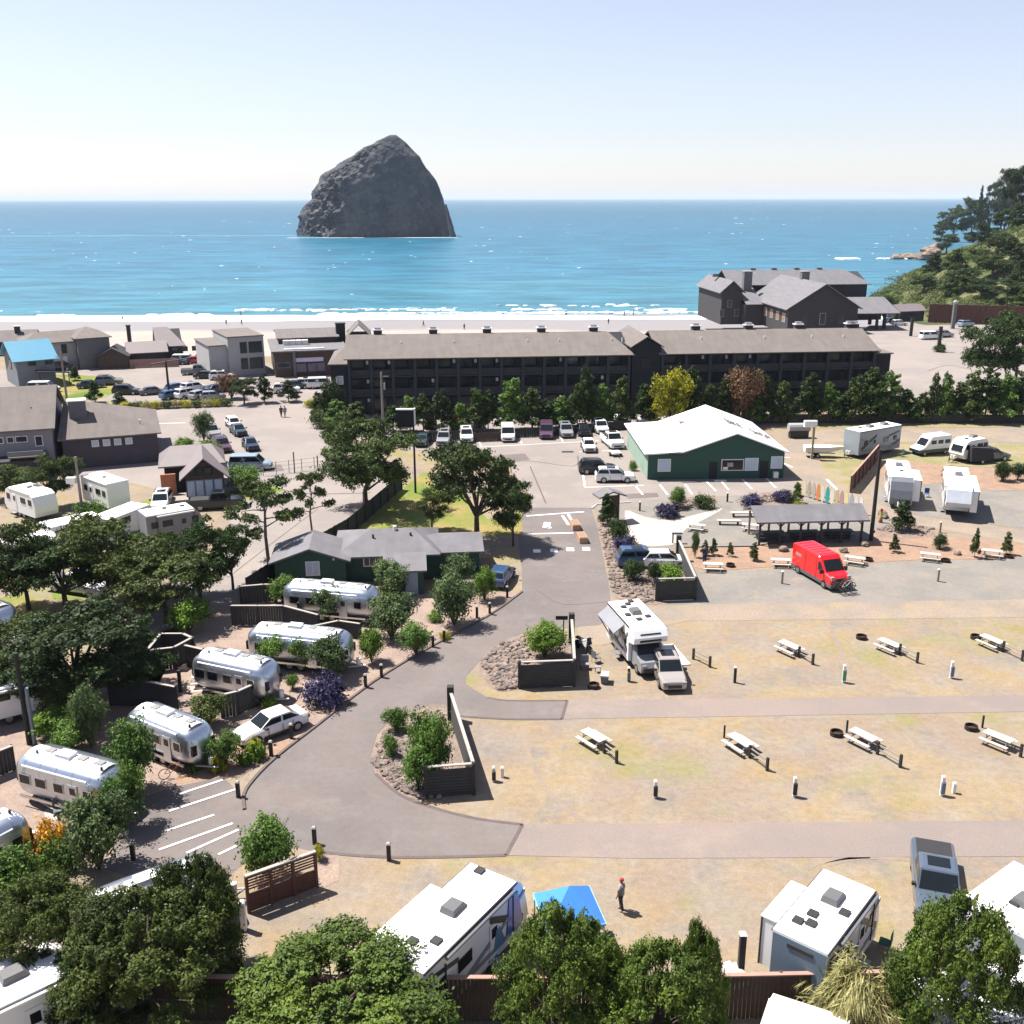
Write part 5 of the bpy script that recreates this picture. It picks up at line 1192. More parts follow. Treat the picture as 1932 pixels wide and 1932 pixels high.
def pedestal(px, py, h, mat, label, box=None, w_=.17):
    t = post('hookup_post', label, px, py, h, w_, mat, 'utility post', 'hookup posts on the trailer sites', cap=TRIMW)
    if box: MB().box((0,-.12,h*.45), (.22,.14,h*.6)).build('meter_box', box, t)
pedestal(1386,1288,1.15,DARKPOST,'plain dark hookup post right of the low rail near the tan car')
pedestal(1591,1287,1.25,TRIMW,'white and green hookup post in the upper grass row', M('green_box', (.1,.3,.2), .6))
pedestal(1794,1279,1.2,TRIMW,'white hookup post at the right of the upper grass row', M('grey_blue_box', (.15,.2,.3), .6))
pedestal(1236,1504,1.0,TRIMW,'white hookup post left in the lower grass row', DARKPOST)
pedestal(1498,1502,1.15,TRIMW,'white sided hookup post in the middle of the lower grass row', DARKPOST)
pedestal(1776,1500,1.15,TRIMW,'taller hookup post of the pair at the right of the lower row', M('grey_blue_box', (.15,.2,.3), .6))
pedestal(1799,1496,.6,TRIMW,'short white capped post of the pair at the right of the lower row')
pedestal(932,1473,.85,TRIMW,'left dark post of the pair beside the lower screen wall', DARKPOST)
pedestal(948,1466,.6,TRIMW,'right short white post of the pair beside the lower screen wall')
pedestal(1186,1285,1.0,DARKPOST,'dark hookup post in front of the motorhome', GREYW)
pedestal(1475,1101,1.1,WOOD,'grey hookup post left of the red van')
pedestal(1769,1097,1.1,WOOD,'grey hookup post on the gravel right of the red van')
pedestal(461,1754,1.5,TRIMW,'white capped post at the end of the red slatted fence', None, .24)
pedestal(1396,1847,2.3,DARKPOST,'tall black post with white cap by the bottom fence', None, .26)
pedestal(1372,947,1.0,DARKPOST,'dark post between the two round shrubs by the shop stalls')
pedestal(1207,964,1.0,DARKPOST,'dark post standing at the edge of the pale plaza')
pedestal(1773,1005,1.1,WOOD,'wooden post in the bark bed right of the round conifer')

def plank_table():
    t = thing('picnic_table', 'prototype', 'picnic table'); L_ = 2.1
    for i in range(5): MB().box((0, -.34+.17*i, .76), (L_,.155,.05)).build('tabletop_plank', TABLEW, t)
    for sy in (-1,1):
        for j in (0,1): MB().box((0, sy*(.68+.16*j), .45), (L_,.145,.05)).build('seat_plank', TABLEW, t)
    for sx in (-1,1):
        mb = MB(); mb.tube((sx*.75,-.62,.03),(sx*.75,-.22,.73),.035); mb.tube((sx*.75,.62,.03),(sx*.75,.22,.73),.035); mb.box((sx*.75,0,.41),(.07,1.7,.06)); mb.box((sx*.75,0,.70),(.07,.75,.06)); mb.build('leg_frame', STEEL, t)
    return remember(t)
TP = plank_table()
TG = 'bleached picnic tables on the camping sites'
for x, y, tx, ty, lb in ((1120,1404,1150,1422,'picnic table in the lower row nearest the charcoal screen wall'),(1396,1413,1426,1432,'picnic table in the lower row, second from the screen wall'),(1628,1403,1662,1420,'picnic table in the lower row with two rails running off its end'),(1882,1406,1916,1420,'picnic table in the lower row at the right edge'),
    (1489,1231,1520,1245,'picnic table in the upper grass row closest to the tan car'),(1677,1227,1708,1240,'middle picnic table of the upper grass row beside the fire ring'),(1870,1220,1900,1233,'picnic table in the upper grass row at the right edge'),
    (1473,1068,1500,1069,'picnic table half hidden behind the rear of the red van'),(1612,1064,1640,1068,'picnic table right behind the front of the red van'),(1754,1057,1780,1060,'picnic table on the gravel edge in the middle of the bark bed'),(1871,1051,1900,1054,'picnic table on the gravel edge at the right end'),
    (1345,1076,1372,1077,'picnic table next to the standing person by the bark bed'),(1313,1001,1330,1003,'picnic table behind the top of the screen wall by the plaza'),(1416,1001,1436,1003,'picnic table near the left end of the pavilion'),
    (1686,930,1700,932,'white picnic table beside the dark pole and plank wall'),(1790,933,1812,936,'picnic table between the two parked white trailers'),(108,1516,132,1530,'picnic table on the patio below the left aluminium trailer'),(388,1290,410,1288,'picnic table on the patio beside the middle aluminium trailer'),(1363,1860,1402,1846,'picnic table behind the bottom fence beside the tall black post'),(710,1176,730,1178,'round topped picnic table on the patio by the upper trailers')):
    dup(TP, lb, P(x, y), hd((x,y),(tx,ty)), TG, sc=.84)
# low rail fences
def rail(label, a, b_, h=.75):
    p, q = P(*a), P(*b_); t = thing('rail_fence', label, 'rail fence', p, math.atan2(q.y-p.y, q.x-p.x), 'low two post rail fences'); L_ = (q-p).length
    for x in (0, L_): MB().box((x,0,h/2+.05), (.14,.14,h+.1)).build('post', DARKPOST, t)
    for z in (h*.9,h*.5): MB().box((L_/2,.0,z), (L_,.06,.06)).build('rail', WOOD, t)
rail('low rail beside the tan car in the upper row', (1308,1244), (1339,1259)); rail('rail off the first table of the upper row', (1507,1240), (1533,1254)); rail('rail off the middle table of the upper row', (1697,1235), (1730,1251)); rail('rail off the right table of the upper row', (1892,1230), (1928,1247))
rail('rail off the first table of the lower row', (1140,1421), (1163,1440)); rail('rail off the second table of the lower row', (1414,1430), (1447,1454)); rail('long rail off the third table of the lower row', (1655,1423), (1698,1448)); rail('rail at the right edge of the lower row', (1925,1428), (1960,1448))
for x, y, lb in ((1366,1392,'thin dark stake behind the second lower table'),(1597,1382,'thin dark stake behind the third lower table'),(1853,1373,'thin dark stake behind the right lower table')): post('stake', lb, x, y, .85, .1, DARKPOST, 'post', 'thin stakes behind the tables')
def firepit(px, py, label):
    t = thing('fire_pit', label, 'fire pit', P(px, py), 0, 'rusty steel fire rings'); mb = MB(); n = 14
    ro, ri, h = .4, .35, .28
    ring = lambda r_, z: [(r_*math.cos(2*math.pi*k/n), r_*math.sin(2*math.pi*k/n), z) for k in range(n)]
    mb.loft([ring(ri,.05), ring(ri,h), ring(ro,h), ring(ro,0.0)]); mb.build('ring', RUST, t); MB().loft([ring(ri-.01,.0), ring(ri-.01,.08)]).build('ash', M('ash', (.03,.03,.03), .95), t)
for x, y, lb in ((1578,1387,'fire ring left of the third table in the lower row'),(1832,1376,'fire ring left of the right table in the lower row'),(1625,1205,'fire ring left of the middle table in the upper row'),(1841,1205,'fire ring left of the right table in the upper row'),(1120,1297,'fire ring beside the charcoal screen wall and cooler'),(1378,1069,'fire ring by the table near the standing person'),(1638,1058,'fire ring right of the table behind the red van'),(1784,1060,'small fire ring by the bark bed middle table'),(1903,1052,'fire ring right of the last bark bed table')): firepit(x, y, lb)
# cooler and gear by the screen wall
t = thing('cooler', 'grey wheeled camping cooler beside the dark hookup post', 'cooler', P(1141,1287), R(80)); MB().hexa([(-.35,-.22,.05),(.35,-.22,.05),(.35,.22,.05),(-.35,.22,.05)], [(-.4,-.27,.55),(.4,-.27,.55),(.4,.27,.55),(-.4,.27,.55)]).build('tub', GREYW, t); MB().box((0,0,.6), (.84,.58,.1)).build('lid', LGREYW, t)
t = thing('stool', 'low camping stool beside the screen wall', 'stool', P(1128,1268)); MB().box((0,0,.42), (.5,.35,.05)).build('seat', LILACW, t); [MB().tube((sx*.2,sy*.14,0),(sx*.16,sy*.1,.4),.02).build('leg', STEEL, t) for sx in (-1,1) for sy in (-1,1)]
t = thing('camp_chair', 'pale folding chair in the shade of the screen wall', 'chair', P(1103,1262)); MB().box((0,0,.42), (.6,.5,.05)).build('seat', LILACW, t); MB().box((0,.26,.72), (.6,.05,.5)).build('backrest', LILACW, t); [MB().tube((sx*.27,sy*.22,0),(sx*.27,sy*.22,.42),.02).build('leg', BLACKP, t) for sx in (-1,1) for sy in (-1,1)]
# motorcycle beside the wall
t = thing('motorcycle', 'white and blue motorcycle parked behind the screen wall', 'motorcycle', P(1101,1228), R(-55))
for x in (-.7,.7):
    w1_ = MB().tube((x,-.06,.32),(x,.06,.32),.32,n=14).build('wheel', TYRE, t)
MB().hexa([(-.5,-.14,.5),(.45,-.16,.5),(.45,.16,.5),(-.5,.14,.5)], [(-.3,-.16,.85),(.5,-.12,1.0),(.5,.12,1.0),(-.3,.16,.85)]).build('tank', CARP['white'], t)
MB().box((-.45,0,.86), (.75,.28,.12)).build('seat', BLACKP, t); MB().tube((.5,-.4,1.08),(.5,.4,1.08),.03).build('handlebar', BLACKP, t); MB().tube((.7,0,.32),(.48,0,1.05),.04).build('fork', STEEL, t); MB().box((0,0,.42), (.5,.3,.35)).build('engine', STEEL, t)
MB().panel([(.72,-.2,.75),(.72,.2,.75),(.55,.17,1.25),(.55,-.17,1.25)], .03).build('fairing', CARP['navy'], t)

# ---------------- poles and signs ----------------
def pole(name, label, a, topy, r0, r1, mat, cat='utility pole', topx=None):
    p = P(*a); h = hz(p, topy); t = thing(name, label, cat, p); MB().tube((0,0,0),(0,0,h), r0, r1, n=10).build('shaft', mat, t); return t, h
t, h = pole('utility_pole', 'tall bare grey timber pole before the left part of the hotel', (724,829), 702, .2, .13, POLEW); MB().box((.5,0,h-.6), (1.0,.12,.12)).build('crossarm', POLEW, t); MB().tube((.35,0,h-2.4),(.35,0,h-1.5),.16).build('transformer', STEEL, t)
t, h = pole('sign_pole', 'dark pole carrying a square boxed sign at its top', (784,930), 771, .13, .1, POLED, 'sign')
MB().box((-.85,0,h-1.1), (1.9,.35,1.9)).build('sign_box', DARKW2, t); MB().box((-.85,.02,h-.08), (2.1,.5,.14)).build('sign_top', TRIMW, t); MB().box((.16,0,h-.9), (.14,.45,1.9)).build('sign_edge', TRIMW, t)
t, h = pole('utility_pole', 'thick pale timber pole at the left edge above the first trailer', (56,1404), 1232, .17, .13, POLED); MB().tube((.32,0,0),(.32,0,h*.62),.13,.12).build('conduit', M('blue_grey_conduit', (.25,.29,.35), .6), t)
t, h = pole('utility_pole', 'pale pole between the lodge and the white hip roofed trailer', (160,1000), 862, .17, .12, POLEW); MB().box((-.7,0,h-2.4), (.9,.5,.6)).build('transformer', TRIMW, t)
t, h = pole('utility_pole', 'thick black pole right of the picnic pavilion', (1643,1020), 848, .2, .16, POLED)
t, h = pole('utility_pole', 'grey pole beside the blue roofed house', (127,760), 664, .2, .14, POLEW); MB().box((0,0,h-.8), (1.8,.14,.14)).build('crossarm', POLEW, t)
t, h = pole('street_lamp', 'dark pole with slanted double arm in the beach car park', (319,742), 680, .22, .16, POLED, 'street lamp'); MB().box((.8,0,h-.1), (7.0,.5,.16), ry=-.16).build('arm', M('brown_arm', (.12,.1,.09), .8), t)
for x, y, ty, lb in ((1653,622,595,'dark lamp post beside the lodge porch'),(1718,634,600,'dark lamp post on the lodge car park island'),(1770,664,616,'dark post with shrub in the lodge car park')): post('lamp_post', lb, x, y, hz(P(x,y),ty), .6, DARKPOST, 'lamp post', 'lodge car park posts', cap=None)
t = post('stone_pillar', 'tall grey pillar with pale ball lamp before the red wall', 1797, 620, 6.2, .8, GREYW, 'pillar'); MB().ball((0,0,6.6), .6).build('lamp_globe', LGREYW, t)
t = post('birdhouse_pole', 'thin yellowish pole with white box near the rv lane', 1531, 866, 4.6, .25, M('yellow_pole', (.4,.33,.2), .8), 'pole'); MB().box((-.5,0,4.6), (1.6,.6,.8)).build('box', TRIMW, t)
t = thing('painted_post', 'small red and yellow striped marker post near the black pole', 'marker', P(1661,986))
for i, c_ in enumerate(((.5,.03,.03),(.5,.3,.05),(.6,.5,.12),(.4,.5,.2),(.5,.04,.03))): MB().tube((0,0,.3*i),(0,0,.3*i+.3),.22-.02*i,.21-.02*i,n=8).build('band', M('band_%s' % 'abcde'[i], c_, .6), t)
# surfboard fence
t = thing('surfboard_fence', 'row of upright surfboards forming a colourful fence behind the pavilion', 'fence', P(1517,937), hd((1517,937),(1628,972)))
L_ = (P(1628,972)-P(1517,937)).length
for i, c_ in enumerate(((.6,.52,.4),(.45,.42,.36),(.55,.5,.42),(.6,.22,.08),(.6,.55,.45),(.03,.4,.42),(.62,.58,.48),(.55,.5,.25),(.55,.3,.32),(.6,.55,.25),(.4,.42,.5),(.6,.55,.5),(.65,.62,.6))):
    x = L_*i/12.5; pr = [(-.05,0),(.05,0),(.24,.5),(.27,1.1),(.2,1.65),(0,2.0),(-.2,1.65),(-.27,1.1),(-.24,.5)]
    mb = MB(); mb.prof([(x+a,z) for a, z in pr], -.03, .03); mb.build('surfboard', M('surfboard_' + 'abcdefghijklm'[i], c_, .4, var=.05), t)
MB().box((L_/2,.1,.6), (L_,.06,.1)).build('rail', WOOD, t)
# wooden planters by the crossing
for x, y, lb in ((1085,996,'upper wooden planter box on the lane divider'),(1098,1020,'lower wooden planter box on the lane divider')):
    t = thing('planter_box', lb, 'planter', P(x, y), hd((1085,996),(1098,1020)), 'wooden planters on the lane divider'); MB().box((0,0,.3), (2.0,.8,.6)).build('box', M('orange_planter_wood', (.5,.3,.2), .8, var=.15), t); MB().box((0,0,.605), (1.85,.66,.06)).build('soil', G_MULCH, t)
t = thing('rubber_mat', 'small black rubber speed mat lying on the pale car park', 'mat', P(1071,853)); MB().hexa([(-.8,-.35,0),(.8,-.35,0),(.8,.35,0),(-.8,.35,0)], [(-.7,-.25,.1),(.7,-.25,.1),(.7,.25,.1),(-.7,.25,.1)]).build('mat', BLACKP, t)
for x, y, a, lb in ((824,858,0,'pale concrete bench at the edge of the dry lawn'),(1375,990,-5,'white bench left of the pavilion'),(1400,975,0,'grey planter bench behind the pavilion')):
    t = thing('bench', lb, 'bench', P(x, y), R(a)); MB().box((0,0,.45), (2.4,.55,.09)).build('seat', TABLEW, t); [MB().box((sx*.9,0,.2), (.15,.45,.4)).build('leg', DARKPOST, t) for sx in (-1,1)]
for x, y, lb in ((1275,1025,'dark letter box stand at the plaza corner'),(1266,1112,'')):
    if lb: t = thing('sign_stand', lb, 'sign', P(x, y)); MB().box((-.3,0,.5), (.12,.12,1.0)).build('post', DARKPOST, t); MB().box((.1,0,1.0), (1.0,.35,.1)).build('top', DARKPOST, t)
t = thing('street_sign', 'small dark lane sign behind the bush by the screen wall', 'sign', P(1063,1212)); MB().box((0,0,1.0), (.08,.08,2.0)).build('post', DARKPOST, t); MB().box((-.15,0,2.0), (.9,.06,.3)).build('panel', DARKPOST, t)
t = thing('dumpster', 'dark green waste container in the open lot', 'container', P(682,873)); MB().hexa([(-.7,-.5,.05),(.7,-.5,.05),(.7,.5,.05),(-.7,.5,.05)], [(-.85,-.6,.9),(.85,-.6,.9),(.85,.6,1.1),(-.85,.6,1.1)]).build('bin', BLACKP, t)
for x, y, h, lb in ((556,892,2.6,'thin dark fence pole at the lot gate, near the sparse pine'),(600,888,1.9,'thin gate pole in the middle of the lot gate'),(635,880,3.0,'thin dark gate pole near the big pine')): post('gate_post', lb, x, y, h, .12, DARKPOST, 'post', 'gate posts of the open lot')
p = P(497,898); q = P(640,880); t = thing('mesh_fence', 'thin wire mesh fence across the mouth of the open lot', 'fence', p, math.atan2(q.y-p.y,q.x-p.x)); L_ = (q-p).length
for z in (.5,1.0,1.5): MB().tube((0,0,z),(L_,0,z),.025,n=4).build('wire', STEEL, t)
for i in range(7): MB().tube((L_*i/6,0,0),(L_*i/6,0,1.6),.05,n=5).build('post', STEEL, t)
t = thing('propane_tank', 'pale cylindrical tank on dark stand by the rv lane', 'tank', P(1506,826), R(4)); MB().tube((-1.5,0,1.5),(1.5,0,1.5),.6,n=12).build('tank', LGREYW, t); MB().box((0,0,.55), (2.6,.9,1.0)).build('stand', BLACKP, t)
t = thing('boat_trailer', 'white covered boat on a small trailer by the rv lane', 'boat', P(1552,862), R(-4)); MB().loft([[(-2.4,-.7,.7),(-2.4,.7,.7),(-2.4,.8,1.4),(-2.4,-.8,1.4)],[(.6,-.6,.7),(.6,.6,.7),(.6,.8,1.45),(.6,-.8,1.45)],[(2.6,-.05,1.1),(2.6,.05,1.1),(2.6,.08,1.45),(2.6,-.08,1.45)]]).build('hull', TRIMW, t); MB().box((-.2,0,.5), (3.5,.1,.1)).build('frame', BLACKP, t); wheels(t, (-.8,), .75, .3)
for x, y, lb, c_ in ((1161,860,'small open utility trailer behind the white pickup','white'),): 
    t = thing('utility_trailer', lb, 'trailer', P(x, y), R(-80)); MB().box((0,0,.5), (1.6,1.3,.12)).build('bed', TRIMW, t); wheels(t, (0,), .7, .28); MB().tube((.8,0,.5),(1.9,0,.45),.05).build('drawbar', BLACKP, t)

# ---------------- people ----------------
SKIN = M('skin', (.42,.26,.19), .6)
def person(label, px, py, ang, shirt, trousers, hair=(.05,.035,.03), pose=0, hat=None, h=1.74, z=0.0):
    t = thing('person', label, 'person', P(px, py, z), R(ang)); s = h/1.74; st = .16 if pose else .06
    vs = [(0,0,.95),(0,0,1.12),(0,0,1.38),(0,0,1.5),(.01,0,1.60),(.01,0,1.72)]; es = [(0,1),(1,2),(2,3),(3,4),(4,5)]; rr = [.15,.13,.16,.065,.095,.07]
    def add(p, par, r_): vs.append(p); es.append((par, len(vs)-1)); rr.append(r_); return len(vs)-1
    for sy, k in ((-1,1),(1,-1)):
        a = add((.02,sy*.1,.86),0,.095); b_ = add((st*k,sy*.1,.48),a,.065); c = add((st*k*1.6-.05,sy*.1,.09),b_,.045); add((st*k*1.6+.12,sy*.11,.04),c,.035)
        a = add((0,sy*.19,1.42),2,.06); b_ = add((-st*k*.6,sy*.25,1.14),a,.045); c = add((-st*k*.2+.08,sy*.25,.92),b_,.035); hd_ = add((-st*k*.2+.12,sy*.25,.84),c,.035)
        for f in range(5): add((-st*k*.2+.12+.03*f-.03, sy*(.25-.018*(f-2)), .76+.008*abs(f-2) + (.05 if f == 4 else 0)), hd_, .010)
    me = bpy.data.meshes.new('body'); me.from_pydata([(x*s,y*s,z_*s) for x,y,z_ in vs], es, []); me.materials.append(SKIN)
    o = ob('body', me, t); me.skin_vertices or o.modifiers.new('skin', 'SKIN')
    if 'skin' not in o.modifiers: o.modifiers.new('skin', 'SKIN')
    if not me.skin_vertices:
        bm = bmesh.new(); bm.from_mesh(me); bm.verts.layers.skin.verify(); bm.to_mesh(me); bm.free()
    for i, v in enumerate(me.skin_vertices[0].data): v.radius = (rr[i]*s, rr[i]*s); v.use_root = (i == 0)
    sb = o.modifiers.new('smooth', 'SUBSURF'); sb.levels = 1; sb.render_levels = 1
    def ring(x, z_, a, b_, n=10): return [(x+a*math.cos(2*math.pi*k/n), b_*math.sin(2*math.pi*k/n), z_) for k in range(n)]
    MB().loft([ring(0,.92*s,.155,.19),ring(0,1.12*s,.15,.17),ring(0,1.36*s,.165,.22),ring(0,1.47*s,.11,.14)]).build('shirt', M('cloth_' + ''.join('%02d' % (c*99) for c in shirt), shirt, .9), t, True)
    mb = MB()
    for sy, k in ((-1,1),(1,-1)): mb.tube((.02,sy*.1,.93*s),(st*k,sy*.1,.48*s),.125,.085,8); mb.tube((st*k,sy*.1,.48*s),(st*k*1.6-.05,sy*.1,.12*s),.085,.065,8)
    mb.build('trousers', M('cloth_' + ''.join('%02d' % (c*99) for c in trousers), trousers, .9), t, True)
    mb = MB()
    for sy, k in ((-1,1),(1,-1)): mb.tube((0,sy*.19,1.42*s),(-st*k*.6,sy*.25,1.14*s),.075,.06,7)
    mb.build('sleeves', M('cloth_' + ''.join('%02d' % (c*99) for c in shirt), shirt, .9), t, True)
    MB().ball((-.005,0,1.70*s), .108, 10, 6, .95).build('hair' if not hat else 'cap', M('hair_%02d' % int(sum(hat or hair)*50), hat or hair, .9), t, True)
    MB().box((.105*s,0,1.63*s), (.03,.025,.04)).build('nose', SKIN, t)
    for sy in (-1,1): MB().ball((.095,sy*.035,1.66*s), .012, 6, 4).build('eye', BLACKP, t)
    return t
person('person in dark jacket walking on the street with a companion', 531, 787, -60, (.03,.03,.04), (.03,.04,.07), pose=1)
person('person in lilac top walking beside the darkly dressed one', 538, 787, -60, (.35,.25,.42), (.5,.45,.42), pose=1)
person('person with red cap standing beside the blue canopy', 1171, 1718, 150, (.3,.3,.32), (.04,.05,.08), hat=(.5,.03,.03))
person('person in navy standing beside the picnic table', 1329, 1062, -90, (.02,.04,.1), (.02,.03,.06))
for x, y, lb, c_ in ((232,606,'person walking on the wet sand at the left of the beach',(.1,.1,.12)),(427,612,'left one of two small figures on the grey wet sand',(.08,.08,.1)),(456,612,'right one of two small figures on the grey wet sand',(.1,.08,.1)),(455,597,'person in the shallow surf line',(.05,.05,.06)),(1068,599,'person standing at the edge of the white swash',(.04,.04,.05)),(876,622,'person on dry sand above the hotel roof',(.1,.08,.08)),(799,616,'person on the sand left of a chimney',(.12,.1,.1)),(1148,611,'person on the sand near the middle of the hotel',(.2,.18,.18)),(1195,595,'person by the swash right of the hotel tower',(.25,.22,.22)),(1178,597,'person near the swash beyond the hotel tower',(.2,.2,.22))):
    d = (P(x,y,-4)-CO); yb = P(x,y,-4).y; z = beach_z(yb); q = P(x,y,z); person(lb, x, y, rnd.uniform(0,360), c_, (.05,.05,.07), z=beach_z(q.y), pose=rnd.choice((0,1)))
# ---------------- cars ----------------
G1 = 'cars parked in front of the hotel hedge'; G2 = 'cars parked in the open street lot'; G3 = 'cars in the beach car park'; G4 = 'cars at the beach lodge'
for a in (
 ('sedan',798,838,-95,'teal','dark sedan nearest the sign pole in the hedge row',G1),('suv',838,836,-92,'silver','silver car second from the sign pole in the hedge row',G1),('suv',880,830,-85,'white','white car second left of the brown fence panel',G1),
 ('hatch',862,810,-90,'red','small red car parked behind the white one',G1),('suv',897,806,-80,'silver','pale car in the tree shade behind the white one',G1),('minivan',958,828,-88,'white','tall white van alone against the dark fence',G1),
 ('minivan',1031,823,-92,'purple','dark purple van with red flank in the hedge row',G1),('suv',1067,821,-85,'silver','silver car right of the dark purple van',G1),('sedan',1101,819,-88,'black','black car between two pale ones in the hedge row',G1),
 ('suv',1132,814,-82,'white','white car at the right end of the hedge row',G1),('sedan',1110,848,-88,'white','white sedan parked in the second row alone',G1),('pickup',1155,840,-80,'white','white pickup truck beside the shop wall',G1),
 ('suv',1127,892,2,'black','black car parked side on behind the white one by the shop',G1),('suv',1160,908,0,'white','white car parked side on at the shop corner',G1),('minivan',1128,790,-90,'white','white van in the lane behind the hedge trees',G1),
 ('sedan',1160,790,-80,'white','white car half hidden beyond the white pickup',G1),('hatch',812,806,-90,'black','dark car in deep shade behind the sign pole',G1),('sedan',1229,800,5,'white','white car seen just behind the shop roof',G1),
 ('suv',1472,778,-90,'grey','grey car in the lane behind the shop roof',G1),('hatch',1502,773,0,'purple','dark reddish car in the lane among the trees',G1),('sedan',1359,776,0,'teal','dark car in tree shade above the shop ridge',G1),('minivan',1809,783,-90,'blue','dark van with blue roof behind the black fence',G1),
 ('hatch',441,806,-62,'white','white car at the far end of the middle row',G2),('sedan',450,819,-62,'teal','blue grey car in the middle of its row',G2),('sedan',473,846,-66,'navy','dark blue car at the near end of the row',G2),
 ('suv',399,823,-60,'silver','silver car in the left pair by the leafy bushes',G2),('suv',419,849,-62,'purple','purple car in the left pair by the leafy bushes',G2),('minivan',474,886,3,'paleblue','pale blue van partly hidden behind the lot bush',G2),
 ('sedan',172,732,20,'navy','dark car left of its neighbour on the grassy patch',G3),('suv',206,726,10,'grey','grey blue car right of its neighbour by the grassy patch',G3),('suv',240,744,0,'black','black car alone in the middle of the beach lot',G3),
 ('sedan',290,744,25,'grey','dark grey car left of the slanted street lamp',G3),('hatch',333,738,60,'blue','blue car beside the street lamp pole',G3),('hatch',325,752,50,'blue','blue hatchback at the near edge of the beach lot',G3),
 ('suv',354,750,55,'white','white car nearest the yellow hedge',G3),('suv',367,738,50,'white','second white car behind the nearest one',G3),('hatch',378,752,60,'silver','silver car at the end of the white cluster',G3),
 ('sedan',411,740,40,'navy','dark blue car behind the reddish bush',G3),('hatch',402,754,20,'silver','silver car just above the yellow hedge',G3),('sedan',390,714,5,'black','black car beside the pale block wall',G3),
 ('suv',420,716,10,'white','white car at the foot of the pale block',G3),('pickup',372,706,15,'grey','grey pickup at the far side of the beach lot',G3),('sedan',333,688,5,'navy','dark car left of the white one by the board fence',G3),
 ('minivan',350,686,5,'white','white van beside the board fence end',G3),('hatch',373,686,5,'red','small red car at the far edge of the lot',G3),('suv',390,682,10,'silver','silver car beside the pale block far corner',G3),
 ('suv',118,698,0,'black','black car in the shade by the white garage',G3),('minivan',84,740,5,'white','white van in front of the blue roofed house',G3),('hatch',58,746,0,'silver','silver car left of the white van by the blue roofed house',G3),
 ('suv',541,741,10,'white','white car leftmost before the pub',G3),('sedan',561,733,10,'teal','dark teal car second before the pub',G3),('suv',584,731,10,'white','large white car third before the pub',G3),('minivan',607,732,10,'white','white van before the pub at the hotel corner',G3),
 ('minivan',1755,640,10,'white','white van by the post in the lodge lot',G4),('suv',1781,636,20,'silver','silver car right of the white van in the lodge lot',G4),('suv',1822,616,25,'paleblue','pale blue car below the red retaining wall',G4),
 ('suv',1759,606,60,'black','black car with white light by the small shed',G4),('hatch',1684,610,20,'blue','blue car in the flower bed shade by the lodge porch',G4),('hatch',1696,614,10,'white','white car beside the blue one by the lodge porch',G4),
 ('hatch',946,1098,75,'blue','blue car in deep tree shade at the right end of the bathhouse',None),('suv',1211,1066,3,'blue','blue car parked behind the shrubs by the screen wall',None),('hatch',1254,1068,0,'white','white car right of the blue one behind the shrubs',None),
 ('sedan',512,1383,0,'white','white sedan parked by the kerb next to the aluminium trailer',None),
 ('suv',1259,1280,-66,'tan','tan car with sunroof parked in front of the motorhome',None),
 ('pickup',1762,1688,-105,'slate','silver blue pickup truck driving toward the bottom right bush',None),
 ('suv',306,957,-80,'white','white car facing the camera beside the white hip roofed trailer',None),
 ('pickup',412,958,12,'black','black pickup with cover parked beside the timber cabin',None),
 ('pickup',152,1116,-20,'white','white pickup truck among the left pines',None),
 ('suv',1868,868,12,'grey','grey blue car coupled to the dark camper at the right',None),
): 
    k, x, y, an, c_, lb, g = a
    if 'white sedan parked by the kerb' in lb: an = math.degrees(hd((562,1362),(489,1389)))
    if 'pickup truck driving' in lb: an = -108
    if 'tan car' in lb: an = math.degrees(hd((1248,1262),(1266,1300)))
    o = car(k, x, y, an, c_, lb, g)
    if g in (G3, G4) and lb.startswith(('white car left', 'x')): pass

# ---------------- red cargo van ----------------
a, b_ = (1525,1079), (1572,1106); t = thing('cargo_van', 'bright red high roofed cargo van with a bicycle rack on its nose', 'van', P(1547,1093), hd(a, b_))
RED = paint('bright_red', (.72,.006,.012), 0, .3)
W = 2.05
MB().prof([(-3.0,.55),(2.9,.5),(2.98,.95),(2.75,1.28),(2.05,1.45),(1.3,2.35),(1.0,2.62),(-2.85,2.62),(-3.0,2.5)], -W/2, W/2).build('body', RED, t).modifiers.new('bevel','BEVEL').width = .1
MB().prof([(-2.98,.32),(2.95,.32),(3.0,.6),(-3.0,.6)], -W/2-.01, W/2+.01).build('sill', M('grey_plastic', (.12,.12,.125), .7), t)
MB().panel([(2.02,-W/2+.14,1.52),(2.02,W/2-.14,1.52),(1.32,W/2-.2,2.3),(1.32,-W/2+.2,2.3)], .03).build('windshield', GLASS, t)
for sy in (-1,1):
    q = [(1.0,sy*(W/2+.01),1.45),(1.85,sy*(W/2+.01),1.45),(1.35,sy*(W/2+.01),2.15),(1.0,sy*(W/2+.01),2.15)]
    MB().panel(q if sy < 0 else q[::-1], .015).build('side_window', GLASS, t)
    MB().box((2.78, sy*.82, 1.12), (.3,.3,.34)).build('headlight', LAMPG, t); MB().box((1.75, sy*(W/2+.2), 1.5), (.14,.3,.4)).build('wing_mirror', BLACKP, t)
    MB().box((.75, sy*(W/2+.004), 1.5), (.03,.03,1.8)).build('door_seam', M('dark_red_seam', (.25,.005,.008), .5), t); MB().box((-.9, sy*(W/2+.004), 1.5), (.03,.03,1.8)).build('door_seam', M('dark_red_seam', (.25,.005,.008)), t)
    MB().box((-2.95, sy*.85, 1.3), (.14,.2,.6)).build('taillight', REDL, t)
